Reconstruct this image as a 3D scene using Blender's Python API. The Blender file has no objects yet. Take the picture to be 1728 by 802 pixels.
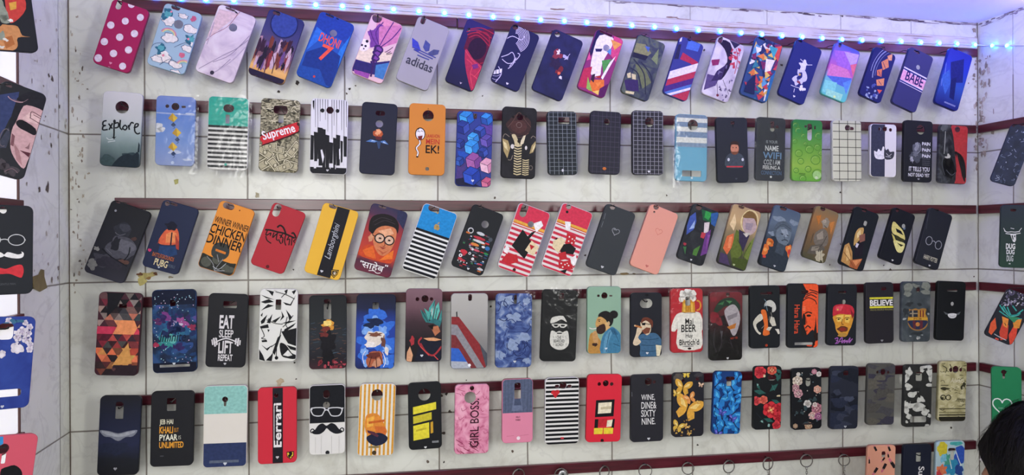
import bpy, math, random
from mathutils import Matrix, Vector
from mathutils.geometry import tessellate_polygon

col = bpy.context.scene.collection
PI = math.pi
GAIN = 0.80

# ---------------------------------------------------------------- colour and materials
def lin(h, g=None):
    h = h.lstrip('#')
    out = []
    for i in (0, 2, 4):
        c = int(h[i:i+2], 16) / 255.0
        c = c / 12.92 if c <= 0.04045 else ((c + 0.055) / 1.055) ** 2.4
        out.append(min(0.92, c * (GAIN if g is None else g)))
    if g is None:                       # printed inks: a little less saturated than a screen colour
        y = .25 * out[0] + .6 * out[1] + .15 * out[2]
        out = [v + (y - v) * .04 for v in out]
    return (out[0], out[1], out[2], 1.0)

class NT:
    def __init__(self, name, rough=0.5, spec=0.4):
        self.m = bpy.data.materials.new(name)
        self.m.use_nodes = True
        self.t = self.m.node_tree
        self.b = self.t.nodes['Principled BSDF']
        self.b.inputs['Roughness'].default_value = rough
        self.b.inputs['Specular IOR Level'].default_value = spec
    def n(self, typ, **kw):
        nd = self.t.nodes.new(typ)
        for k, v in kw.items():
            if k.startswith('i_'):
                nd.inputs[k[2:]].default_value = v
            else:
                setattr(nd, k, v)
        return nd
    def l(self, a, b):
        self.t.links.new(a, b)
    def math(self, op, a, b=None):
        nd = self.n('ShaderNodeMath', operation=op)
        for i, v in enumerate((a, b)):
            if v is None:
                continue
            if isinstance(v, (int, float)):
                nd.inputs[i].default_value = v
            else:
                self.l(v, nd.inputs[i])
        return nd.outputs[0]
    def mix(self, fac, a, b):
        nd = self.n('ShaderNodeMix', data_type='RGBA')
        for sock, v in ((nd.inputs[0], fac), (nd.inputs[6], a), (nd.inputs[7], b)):
            if isinstance(v, (int, float, tuple)):
                sock.default_value = v
            else:
                self.l(v, sock)
        return nd.outputs[2]
    def ramp(self, fac, stops, interp='LINEAR'):
        nd = self.n('ShaderNodeValToRGB')
        cr = nd.color_ramp
        cr.interpolation = interp
        while len(cr.elements) < len(stops):
            cr.elements.new(0.5)
        for e, (p, c) in zip(cr.elements, sorted(stops)):
            e.position = p
            e.color = c if isinstance(c, tuple) else lin(c)
        self.l(fac, nd.inputs[0])
        return nd.outputs[0]

def plain(name, hexc, rough=0.5, metal=0.0, spec=0.4, var=0.06, scale=60, g=None):
    t = NT(name, rough, spec)
    c = lin(hexc, g)
    t.b.inputs['Metallic'].default_value = metal
    tc = t.n('ShaderNodeTexCoord')
    nz = t.n('ShaderNodeTexNoise', i_Scale=scale, i_Detail=3.0)
    t.l(tc.outputs['Object'], nz.inputs['Vector'])
    d = tuple(v * (1 - var * 2) for v in c[:3]) + (1,)
    t.l(t.mix(nz.outputs[0], d, c), t.b.inputs['Base Color'])
    return t.m

def case_material(spec, w, h):
    if isinstance(spec, str):
        return plain('case_plastic', spec, 0.5, spec=0.17, var=0.03, scale=25)
    t = NT('printed_case_plastic', 0.5, 0.17)
    tc = t.n('ShaderNodeTexCoord')
    mp = t.n('ShaderNodeMapping')
    mp.inputs['Scale'].default_value = (1 / w, 1 / h, 1)
    t.l(tc.outputs['Object'], mp.inputs['Vector'])
    if spec[0] == 'grad':
        sep = t.n('ShaderNodeSeparateXYZ')
        t.l(mp.outputs[0], sep.inputs[0])
        v = t.math('SUBTRACT', 1.0, sep.outputs[1])
        nz = t.n('ShaderNodeTexNoise', i_Scale=spec[3] if len(spec) > 3 else 4.0, i_Detail=5.0)
        t.l(mp.outputs[0], nz.inputs['Vector'])
        amp = spec[2] if len(spec) > 2 else 0.04
        v = t.math('ADD', v, t.math('MULTIPLY', t.math('SUBTRACT', nz.outputs[0], 0.5), amp))
        c = t.ramp(v, spec[1])
    elif spec[0] == 'noise':
        nz = t.n('ShaderNodeTexNoise', i_Scale=spec[1], i_Detail=6.0, i_Distortion=spec[3] if len(spec) > 3 else 0.0)
        mp.inputs['Scale'].default_value = (1 / w, 1 / w, 1)
        t.l(mp.outputs[0], nz.inputs['Vector'])
        c = t.ramp(nz.outputs[0], spec[2], spec[4] if len(spec) > 4 else 'LINEAR')
    elif spec[0] == 'vor':
        nz = t.n('ShaderNodeTexVoronoi', i_Scale=spec[1])
        mp.inputs['Scale'].default_value = (1 / w, 1 / w, 1)
        t.l(mp.outputs[0], nz.inputs['Vector'])
        sp = t.n('ShaderNodeSeparateColor')
        t.l(nz.outputs['Color'], sp.inputs[0])
        c = t.ramp(sp.outputs[0], spec[2], 'LINEAR')
    t.l(c, t.b.inputs['Base Color'])
    return t.m

def ink_material():
    t = NT('printed_ink', 0.5, 0.12)
    a = t.n('ShaderNodeAttribute', attribute_name='Col')
    tc = t.n('ShaderNodeTexCoord')
    nz = t.n('ShaderNodeTexNoise', i_Scale=170.0, i_Detail=4.0); t.l(tc.outputs['Object'], nz.inputs['Vector'])
    hs = t.n('ShaderNodeHueSaturation'); t.l(a.outputs['Color'], hs.inputs['Color'])
    t.l(t.math('ADD', .62, t.math('MULTIPLY', nz.outputs[0], .74)), hs.inputs['Value'])
    t.l(hs.outputs[0], t.b.inputs['Base Color'])
    return t.m
INK = ink_material()

# ---------------------------------------------------------------- objects
def link(o, parent=None):
    col.objects.link(o)
    if parent is not None:
        o.parent = parent
    return o

def tag(o, label=None, cat=None, group=None, kind=None):
    if label: o['label'] = label
    if cat: o['category'] = cat
    if group: o['group'] = group
    if kind: o['kind'] = kind
    return o

def empty(name, mat):
    o = bpy.data.objects.new(name, None)
    o.empty_display_size = 0.02
    col.objects.link(o)
    o.matrix_world = mat
    return o

def mesh_obj(name, verts, faces, mat, parent=None, smooth=False, colors=None):
    me = bpy.data.meshes.new(name)
    me.from_pydata([tuple(v) for v in verts], [], faces)
    me.materials.append(mat)
    if colors is not None:
        at = me.color_attributes.new('Col', 'FLOAT_COLOR', 'CORNER')
        i = 0
        for p, c in zip(me.polygons, colors):
            for _ in p.vertices:
                at.data[i].color = c
                i += 1
    if smooth:
        for p in me.polygons:
            p.use_smooth = True
    me.update()
    return link(bpy.data.objects.new(name, me), parent)

class MB:
    """collects simple solids into one mesh"""
    def __init__(self):
        self.v, self.f = [], []
    def add(self, vs, fs):
        o = len(self.v)
        self.v += [Vector(p) for p in vs]
        self.f += [[i + o for i in f] for f in fs]
    def box(self, x0, y0, z0, x1, y1, z1, b=0.0):
        if b <= 0:
            self.prism([(x0, y0), (x1, y0), (x1, y1), (x0, y1)], z0, z1)
        else:
            self.slab([(x0, y0), (x1, y0), (x1, y1), (x0, y1)], z0, z1, b)
    def prism(self, pts, z0, z1):
        n = len(pts)
        self.add([(x, y, z0) for x, y in pts] + [(x, y, z1) for x, y in pts],
                 [list(range(n))[::-1], [i + n for i in range(n)]] + [[i, (i + 1) % n, (i + 1) % n + n, i + n] for i in range(n)])
    def slab(self, pts, z0, z1, b):
        cx = sum(p[0] for p in pts) / len(pts); cy = sum(p[1] for p in pts) / len(pts)
        ins = [(x - math.copysign(b, x - cx), y - math.copysign(b, y - cy)) for x, y in pts]
        n = len(pts)
        vs = [(x, y, z0) for x, y in pts] + [(x, y, z1 - b) for x, y in pts] + [(x, y, z1) for x, y in ins]
        fs = [list(range(n))[::-1], [i + 2 * n for i in range(n)]]
        for k in (0, 1):
            fs += [[i + k * n, (i + 1) % n + k * n, (i + 1) % n + (k + 1) * n, i + (k + 1) * n] for i in range(n)]
        self.add(vs, fs)
    def tube(self, pts, r, n=8, closed=False, cap=True):
        pts = [Vector(p) for p in pts]
        m = len(pts)
        rings = []
        ref = None
        for i, p in enumerate(pts):
            a = pts[(i - 1) % m] if (closed or i > 0) else p
            b = pts[(i + 1) % m] if (closed or i < m - 1) else p
            d = (b - a).normalized()
            if ref is None:
                ref = d.orthogonal().normalized()
            ref = (ref - d * ref.dot(d)).normalized()
            q = d.cross(ref)
            rr = r[i] if isinstance(r, (list, tuple)) else r
            rings.append([p + (ref * math.cos(2 * PI * k / n) + q * math.sin(2 * PI * k / n)) * rr for k in range(n)])
        vs = [v for rg in rings for v in rg]
        fs = []
        for i in range(m if closed else m - 1):
            j = (i + 1) % m
            fs += [[i * n + k, i * n + (k + 1) % n, j * n + (k + 1) % n, j * n + k] for k in range(n)]
        if cap and not closed:
            fs += [list(range(n))[::-1], [(m - 1) * n + k for k in range(n)]]
        self.add(vs, fs)
    def lathe(self, prof, n=16, axis_mat=None):
        vs, fs = [], []
        for r, z in prof:
            vs += [Vector((r * math.cos(2 * PI * k / n), r * math.sin(2 * PI * k / n), z)) for k in range(n)]
        for i in range(len(prof) - 1):
            fs += [[i * n + k, i * n + (k + 1) % n, (i + 1) * n + (k + 1) % n, (i + 1) * n + k] for k in range(n)]
        fs += [list(range(n))[::-1], [(len(prof) - 1) * n + k for k in range(n)]]
        if axis_mat:
            vs = [axis_mat @ v for v in vs]
        self.add(vs, fs)
    def build(self, name, mat, parent=None, smooth=False):
        return mesh_obj(name, self.v, self.f, mat, parent, smooth)

# ---------------------------------------------------------------- camera and the frames of the walls
FPX, HZ, CZ = 1234.7, 401.9, 1.95
TH, ROLL = 0.19739, -0.005175
_c, _s = math.cos(ROLL), math.sin(ROLL)
CAM_M = Matrix(((_c, -_s, 0, 0), (0, 0, -1, 0), (_s, _c, 0, CZ), (0, 0, 0, 1)))
U = Vector((math.cos(TH), math.sin(TH), 0)); N = Vector((math.sin(TH), -math.cos(TH), 0)); Z = Vector((0, 0, 1))

def frame(origin, x, y, z):
    return Matrix(((x.x, y.x, z.x, origin.x), (x.y, y.y, z.y, origin.y), (x.z, y.z, z.z, origin.z), (0, 0, 0, 1)))

BACK = frame(Vector((0, 1.67635, CZ)), U, Z, N)          # x right along the wall, y up, z out of the wall

def ray(px, py):
    return (CAM_M.to_3x3() @ Vector(((px - 864) / FPX, -(py - HZ) / FPX, -1))).normalized()

def hit(px, py, fr, off=0.0):
    """where the sight line through a photo point meets the plane z=off of a frame, in that frame"""
    inv = fr.inverted()
    o = inv @ Vector((0, 0, CZ)); d = inv.to_3x3() @ ray(px, py)
    t = (off - o.z) / d.z
    return o + d * t

uL = hit(116, 400, BACK).x
uR = hit(1651, 400, BACK).x
PL = BACK @ Vector((uL, 0, 0)); PR = BACK @ Vector((uR, 0, 0))
LEFT = frame(PL, -N, Z, U)         # x runs from the room into the corner (0 at the corner), z out of the left wall
RIGHT = frame(PR, N, Z, -U)        # x runs from the corner towards the room

cam_d = bpy.data.cameras.new('camera')
cam_d.sensor_fit = 'HORIZONTAL'; cam_d.sensor_width = 36.0
cam_d.lens = FPX / 1728 * 36.0
cam_d.shift_y = (HZ - 401.0) / 1728
cam_d.clip_start = 0.05
cam = bpy.data.objects.new('camera', cam_d)
col.objects.link(cam)
cam.matrix_world = CAM_M
bpy.context.scene.camera = cam

# ---------------------------------------------------------------- 2D clipping
def clip_convex(poly, clip):
    out = poly
    n = len(clip)
    for i in range(n):
        ax, ay = clip[i]; bx, by = clip[(i + 1) % n]
        ex, ey = bx - ax, by - ay
        res = []
        m = len(out)
        for j in range(m):
            p, q = out[j], out[(j + 1) % m]
            dp = ex * (p[1] - ay) - ey * (p[0] - ax)
            dq = ex * (q[1] - ay) - ey * (q[0] - ax)
            if dp >= 0: res.append(p)
            if (dp > 0 and dq < 0) or (dp < 0 and dq > 0):
                t = dp / (dp - dq)
                res.append((p[0] + (q[0] - p[0]) * t, p[1] + (q[1] - p[1]) * t))
        out = res
        if len(out) < 3: return []
    return out

def half(poly, ax, ay, ex, ey, sgn):
    res = []
    m = len(poly)
    for j in range(m):
        p, q = poly[j], poly[(j + 1) % m]
        dp = sgn * (ex * (p[1] - ay) - ey * (p[0] - ax)); dq = sgn * (ex * (q[1] - ay) - ey * (q[0] - ax))
        if dp >= 0: res.append(p)
        if (dp > 0 and dq < 0) or (dp < 0 and dq > 0):
            t = dp / (dp - dq)
            res.append((p[0] + (q[0] - p[0]) * t, p[1] + (q[1] - p[1]) * t))
    return res if len(res) > 2 else []

def cut_hole(polys, hole):
    hx0 = min(p[0] for p in hole); hx1 = max(p[0] for p in hole); hy0 = min(p[1] for p in hole); hy1 = max(p[1] for p in hole)
    out = []
    n = len(hole)
    for poly, c in polys:
        if max(p[0] for p in poly) <= hx0 or min(p[0] for p in poly) >= hx1 or max(p[1] for p in poly) <= hy0 or min(p[1] for p in poly) >= hy1:
            out.append((poly, c)); continue
        rest = poly
        for i in range(n):
            ax, ay = hole[i]; ex, ey = hole[(i + 1) % n][0] - ax, hole[(i + 1) % n][1] - ay
            o = half(rest, ax, ay, ex, ey, -1)
            if o: out.append((o, c))
            rest = half(rest, ax, ay, ex, ey, 1)
            if not rest: break
    return out

def tris(poly):
    if len(poly) == 3: return [poly]
    return [[poly[i] for i in t] for t in tessellate_polygon([[Vector((x, y, 0)) for x, y in poly]])]

def rrect(cx, cy, w, h, r, n=5):
    r = min(r, w / 2 - 1e-6, h / 2 - 1e-6)
    pts = []
    for k, (sx, sy) in enumerate(((1, 1), (-1, 1), (-1, -1), (1, -1))):
        for i in range(n + 1):
            a = PI / 2 * (k + i / n)
            pts.append((cx + sx * (w / 2 - r) + r * math.cos(a), cy + sy * (h / 2 - r) + r * math.sin(a)))
    return pts      # anticlockwise

# ---------------------------------------------------------------- text
_txt = {}
def text_tris(s, bold, shear):
    key = (s, bold, shear)
    if key not in _txt:
        cu = bpy.data.curves.new('lettering_outline', 'FONT')
        cu.body = s; cu.resolution_u = 3; cu.offset = bold; cu.shear = shear
        ob = bpy.data.objects.new('lettering_outline', cu)
        me = ob.to_mesh()
        res = [[(me.vertices[i].co.x, me.vertices[i].co.y) for i in p.vertices] for p in me.polygons]
        ob.to_mesh_clear()
        bpy.data.objects.remove(ob); bpy.data.curves.remove(cu)
        xs = [p[0] for t in res for p in t]; ys = [p[1] for t in res for p in t]
        _txt[key] = (res, min(xs), max(xs), min(ys), max(ys)) if xs else (res, 0, 1, 0, 1)
    return _txt[key]

# ---------------------------------------------------------------- phone cases
CROPS = {'A': (0, 0, 4.01), 'B': (400, 0, 4.01), 'C': (740, 0, 4.01), 'D': (1100, 0, 4.01), 'E': (1380, 0, 4.009),
         'F': (0, 140, 4.01), 'G': (400, 140, 4.01), 'H': (750, 150, 4.01), 'I': (1110, 160, 4.456), 'J': (1390, 170, 4.456),
         'K': (0, 320, 4.01), 'L': (400, 320, 4.01), 'M': (750, 320, 4.01), 'N': (1110, 320, 4.456), 'O': (1390, 320, 4.456),
         'P': (0, 460, 4.01), 'Q': (400, 460, 4.01), 'R': (750, 460, 4.01), 'S': (1110, 460, 4.456), 'T': (1390, 460, 4.456),
         'U': (0, 602, 4.01), 'V': (400, 602, 4.01), 'W': (750, 602, 4.01), 'X': (1110, 602, 4.01), 'Y': (1390, 602, 4.009),
         'Z': (415, 335, 5.53), '1': (0, 0, 1.0)}
FRONT = 0.062        # the printed face hangs this far off the wall
C = None
PEGS = []

class Case:
    pass

def start(crop, quad, label, base='#222222', holes=(), rad=0.009, group=None, fr=None, sleeve=False, off=FRONT, depth=0.009):
    global C
    C = Case()
    C.crop, C.label, C.base, C.group, C.sleeve, C.depth = crop, label, base, group, sleeve, depth
    C.fr = fr or BACK
    C.off = off
    x0, y0, s = CROPS[crop]
    P4 = [hit(x0 + quad[i] / s, y0 + quad[i + 1] / s, C.fr, off) for i in (0, 2, 4, 6)]
    P4 = [Vector((p.x, p.y)) for p in P4]
    TL, TR, BR, BL = P4
    xv = (TR - TL + BR - BL) / 2; yv = (TL - BL + TR - BR) / 2
    a1 = math.atan2(xv.y, xv.x); a2 = math.atan2(-yv.x, yv.y)
    C.w, C.h = xv.length, yv.length
    C.ang = (a1 + a2) / 2 if abs(a1) > 0.09 else a1 * 0.35 + a2 * 0.65
    ctr = (TL + TR + BR + BL) / 4
    rot = Matrix.Rotation(C.ang, 4, 'Z')
    C.m = C.fr @ Matrix.Translation((ctr.x, ctr.y, off)) @ rot @ Matrix.Translation((0, -C.h / 2, 0))
    C.inv = (Matrix.Translation((ctr.x, ctr.y, 0)) @ rot @ Matrix.Translation((0, -C.h / 2, 0))).inverted()
    wpx = (math.hypot(quad[2] - quad[0], quad[3] - quad[1]) + math.hypot(quad[4] - quad[6], quad[5] - quad[7])) / 2
    hpx = (math.hypot(quad[6] - quad[0], quad[7] - quad[1]) + math.hypot(quad[4] - quad[2], quad[5] - quad[3])) / 2
    C.kx, C.ky = C.w / wpx, C.h / hpx
    C.rad = min(rad, C.w * 0.3)
    C.art, C.text, C.layer = [], [], 0
    C.holes = [hole_poly(h) for h in holes]
    C.peg = None
    if holes:
        h0 = holes[0]
        x, y = cv(h0[1], h0[2])
        hh = (h0[3] if h0[0] == 'c' else h0[4] / 2) * C.ky
        C.peg = (x, y + hh * 0.35, min(.004, hh * .25))

def use(crop):
    C.crop = crop

def cv(x, y):
    x0, y0, s = CROPS[C.crop]
    p = hit(x0 + x / s, y0 + y / s, C.fr, C.off)
    q = C.inv @ Vector((p.x, p.y, 0))
    return (q.x, q.y)

def hole_poly(h):
    x, y = cv(h[1], h[2])
    if h[0] == 'c':
        r = h[3] * C.kx
        return [(x + r * math.cos(2 * PI * k / 20), y + r * math.sin(2 * PI * k / 20)) for k in range(20)]
    w, hh = h[3] * C.kx, h[4] * C.ky
    return rrect(x, y, w, hh, (h[5] if len(h) > 5 else 99) * C.kx, 4)

def _lay(polys, c, z=None):
    C.layer += 1
    c = lin(c) if isinstance(c, str) else c
    for p in polys:
        C.art.append((p, c, C.layer))

def P(c, *pts):                     # polygon through photo points, rounded when it has many corners
    q = [cv(x, y) for x, y in pts]
    if len(q) >= 6:
        v = [Vector(a) for a in q]; n = len(v); out = []
        for i in range(n):
            p0, p1, p2, p3 = v[i - 1], v[i], v[(i + 1) % n], v[(i + 2) % n]
            for t in (0, .34, .67):
                out.append(p1 + t * .5 * (p2 - p0) * (1 - t) * (1 - t) + (3 * t * t - 2 * t ** 3) * (p2 - p1) - .5 * (p3 - p1) * t * t * (1 - t))
        q = [tuple(a) for a in out]
    _lay([q], c)
def PM(c, polys):
    _lay([[cv(x, y) for x, y in p] for p in polys], c)
def D(c, *pts):                     # polygon in percent of the case
    _lay([[((x / 100 - .5) * C.w, (1 - y / 100) * C.h) for x, y in pts]], c)
def Q(c, x0, y0, x1, y1):           # band in percent of the case
    D(c, (x0, y0), (x1, y0), (x1, y1), (x0, y1))
def ell(x, y, rx, ry, rot=0, n=22):
    cx, cy = cv(x, y)
    a, b = rx * C.kx, ry * C.ky
    cr, sr = math.cos(math.radians(rot)), math.sin(math.radians(rot))
    return [(cx + a * math.cos(2 * PI * k / n) * cr - b * math.sin(2 * PI * k / n) * sr, cy + a * math.cos(2 * PI * k / n) * sr + b * math.sin(2 * PI * k / n) * cr) for k in range(n)]
def E(c, x, y, rx, ry=None, rot=0):
    _lay([ell(x, y, rx, rx if ry is None else ry, rot)], c)
def EM(c, lst):
    _lay([ell(e[0], e[1], e[2], e[3] if len(e) > 3 else e[2], e[4] if len(e) > 4 else 0, 14) for e in lst], c)
def blob_pts(x, y, r, seed, jag=.3, ry=None, n=14):
    rn = random.Random(seed)
    cx, cy = cv(x, y)
    ra = [1 + jag * (rn.random() * 2 - 1) for _ in range(n)]
    out = []
    for k in range(n * 2):
        q = ra[k // 2] if k % 2 == 0 else (ra[k // 2] + ra[(k // 2 + 1) % n]) / 2
        a = PI * k / n
        out.append((cx + r * C.kx * q * math.cos(a), cy + (ry or r) * C.ky * q * math.sin(a)))
    return out
def B(c, x, y, r, seed=1, jag=.3, ry=None):
    _lay([blob_pts(x, y, r, seed, jag, ry)], c)
def BM(c, lst, jag=.3):
    _lay([blob_pts(b[0], b[1], b[2], i * 7 + int(b[0] * 3 + b[1]), jag, b[3] if len(b) > 3 else None, 9) for i, b in enumerate(lst)], c)
def stroke(pts, w, closed=False):
    """quads along a local polyline"""
    pts = [Vector(p) for p in pts]
    m = len(pts)
    ls, rs = [], []
    for i in range(m):
        a = pts[i - 1] if (closed or i > 0) else pts[i]
        b = pts[(i + 1) % m] if (closed or i < m - 1) else pts[i]
        d = b - a
        if d.length < 1e-9: d = Vector((1, 0))
        d.normalize()
        nrm = Vector((-d.y, d.x))
        ww = (w[i] if isinstance(w, (list, tuple)) else w) / 2
        ls.append(pts[i] + nrm * ww); rs.append(pts[i] - nrm * ww)
    q = []
    for i in range(m if closed else m - 1):
        j = (i + 1) % m
        q.append([tuple(ls[i]), tuple(rs[i]), tuple(rs[j]), tuple(ls[j])])
    return q
def smooth(pts, k=4):
    pts = [Vector(p) for p in pts]
    if len(pts) < 3: return pts
    out = []
    for i in range(len(pts) - 1):
        p0, p1, p2, p3 = pts[max(0, i - 1)], pts[i], pts[i + 1], pts[min(len(pts) - 1, i + 2)]
        for j in range(k):
            t = j / k
            out.append(0.5 * ((2 * p1) + (p2 - p0) * t + (2 * p0 - 5 * p1 + 4 * p2 - p3) * t * t + (3 * p1 - p0 - 3 * p2 + p3) * t ** 3))
    out.append(pts[-1])
    return out
def L(c, w, *pts, closed=False, taper=False):
    q = [cv(x, y) for x, y in pts]
    if not closed: q = smooth(q)
    ww = w * (C.kx + C.ky) / 2
    if taper:
        n = len(q)
        ww = [ww * max(.15, math.sin(PI * (i + .3) / n)) for i in range(n)]
    _lay(stroke(q, ww, closed), c)
def LM(c, w, lst):
    polys = []
    for pts in lst:
        polys += stroke(smooth([cv(x, y) for x, y in pts]), w * (C.kx + C.ky) / 2)
    _lay(polys, c)
def ring(c, w, x, y, rx, ry=None, a0=0, a1=360):
    cx, cy = cv(x, y)
    ry = rx if ry is None else ry
    n = 26
    pts = [(cx + rx * C.kx * math.cos(math.radians(a0 + (a1 - a0) * k / n)), cy + ry * C.ky * math.sin(math.radians(a0 + (a1 - a0) * k / n))) for k in range(n + 1)]
    _lay(stroke(pts, w * (C.kx + C.ky) / 2), c)
def T(c, s, x, y, w, h, rot=0, bold=0.0, shear=0.0):
    res, x0, x1, y0, y1 = text_tris(s, bold * .6, shear)
    cx, cy = cv(x, y)
    if abs(rot) in (90, 270): sx, sy = w * C.ky / (x1 - x0), h * C.kx / (y1 - y0)
    else: sx, sy = w * C.kx / (x1 - x0), h * C.ky / (y1 - y0)
    cr, sr = math.cos(math.radians(rot)), math.sin(math.radians(rot))
    C.layer += 1
    cc = lin(c)
    for t in res:
        q = []
        for px, py in t:
            a, b = (px - (x0 + x1) / 2) * sx, (py - (y0 + y1) / 2) * sy
            q.append((cx + a * cr - b * sr, cy + a * sr + b * cr))
        C.text.append((q, cc, C.layer))
def heart_pts(x, y, r):
    cx, cy = cv(x, y)
    out = []
    for k in range(28):
        t = 2 * PI * k / 28
        out.append((cx + r * C.kx * math.sin(t) ** 3, cy + r * C.ky * (13 * math.cos(t) - 5 * math.cos(2 * t) - 2 * math.cos(3 * t) - math.cos(4 * t)) / 16))
    return out
def H(c, x, y, r):
    _lay([heart_pts(x, y, r)], c)
def HO(c, w, x, y, r):
    _lay(stroke(heart_pts(x, y, r), w * C.kx, True), c)
def scatter(cols, n, x0, y0, x1, y1, r0, r1, seed, jag=.4, stretch=1.0):
    rn = random.Random(seed)
    for c in cols:
        BM(c, [(rn.uniform(x0, x1), rn.uniform(y0, y1), rn.uniform(r0, r1), rn.uniform(r0, r1) * stretch) for _ in range(n)], jag)
def facets(cols, n, x0, y0, x1, y1, r, seed):
    rn = random.Random(seed)
    for i in range(n):
        cx, cy = rn.uniform(x0, x1), rn.uniform(y0, y1)
        a = rn.uniform(0, 6.28)
        P(cols[i % len(cols)], *[(cx + r * rn.uniform(.5, 1.2) * math.cos(a + k * 2.1), cy + r * rn.uniform(.5, 1.2) * math.sin(a + k * 2.1)) for k in range(3)])
def flower(x, y, r, c, c2, seed=0, n=6):
    rn = random.Random(seed)
    a0 = rn.uniform(0, 6)
    EM(c, [(x + r * .55 * math.cos(a0 + 2 * PI * k / n), y + r * .55 * math.sin(a0 + 2 * PI * k / n), r * .5) for k in range(n)])
    EM(c2, [(x + r * .3 * math.cos(a0 + .5 + 2 * PI * k / 4), y + r * .3 * math.sin(a0 + .5 + 2 * PI * k / 4), r * .17) for k in range(4)])
def butterfly(x, y, r, a, c, c2):
    def q(u, v):
        ca, sa = math.cos(a), math.sin(a)
        return (x + r * (u * ca - v * sa), y + r * (u * sa + v * ca))
    for s in (-1, 1):
        P(c, q(0, -.1), q(.35 * s, -.75), q(.95 * s, -.95), q(1.05 * s, -.5), q(.7 * s, -.05), q(0, .1))
        P(c, q(0, 0), q(.6 * s, .05), q(.75 * s, .5), q(.4 * s, .85), q(.12 * s, .45))
        P(c2, q(.1 * s, -.1), q(.5 * s, -.6), q(.8 * s, -.7), q(.6 * s, -.2))
    P('#2a2018', q(-.06, -.35), q(.06, -.35), q(.04, .5), q(-.04, .5))

SLEEVE = None
def sleeve_material():
    t = NT('clear_film')
    for nd in list(t.t.nodes):
        if nd.type != 'OUTPUT_MATERIAL': t.t.nodes.remove(nd)
    out = t.t.nodes['Material Output']
    tr = t.n('ShaderNodeBsdfTransparent'); gl = t.n('ShaderNodeBsdfGlossy')
    gl.inputs['Roughness'].default_value = 0.16
    fr = t.n('ShaderNodeFresnel', i_IOR=1.35)
    tc = t.n('ShaderNodeTexCoord'); nz = t.n('ShaderNodeTexNoise', i_Scale=45.0, i_Detail=2.0)
    bp = t.n('ShaderNodeBump', i_Strength=0.6, i_Distance=0.004)
    t.l(tc.outputs['Object'], nz.inputs['Vector']); t.l(nz.outputs[0], bp.inputs['Height'])
    t.l(bp.outputs[0], gl.inputs['Normal']); t.l(bp.outputs[0], fr.inputs['Normal'])
    mx = t.n('ShaderNodeMixShader')
    t.l(fr.outputs[0], mx.inputs[0]); t.l(tr.outputs[0], mx.inputs[1]); t.l(gl.outputs[0], mx.inputs[2])
    t.l(mx.outputs[0], out.inputs[0])
    return t.m

def flat_mesh(name, items, zbase, outline, safe, holes, parent):
    polys = []
    for poly, c, ly in items:
        for t in (tris(poly) if len(poly) > 4 else [poly]):
            a = sum(t[i][0] * t[(i + 1) % len(t)][1] - t[(i + 1) % len(t)][0] * t[i][1] for i in range(len(t)))
            if abs(a) < 1e-12: continue
            if a < 0: t = t[::-1]
            if any(abs(p[0]) > safe[0] or p[1] < safe[1] or p[1] > safe[2] for p in t):
                if len(t) > 3:
                    for tt in tris(t):
                        aa = sum(tt[i][0] * tt[(i + 1) % 3][1] - tt[(i + 1) % 3][0] * tt[i][1] for i in range(3))
                        q = clip_convex(tt if aa > 0 else tt[::-1], outline)
                        if q: polys.append((q, (c, ly)))
                    continue
                t = clip_convex(t, outline)
                if not t: continue
            polys.append((t, (c, ly)))
    for h in holes:
        polys = cut_hole(polys, h)
    vs, fs, cs = [], [], []
    for poly, (c, ly) in polys:
        o = len(vs)
        vs += [(x, y, zbase + ly * 2.2e-5) for x, y in poly]
        fs.append(list(range(o, o + len(poly)))); cs.append(c)
    if not fs: return None
    return mesh_obj(name, vs, fs, INK, parent, colors=cs)

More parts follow.
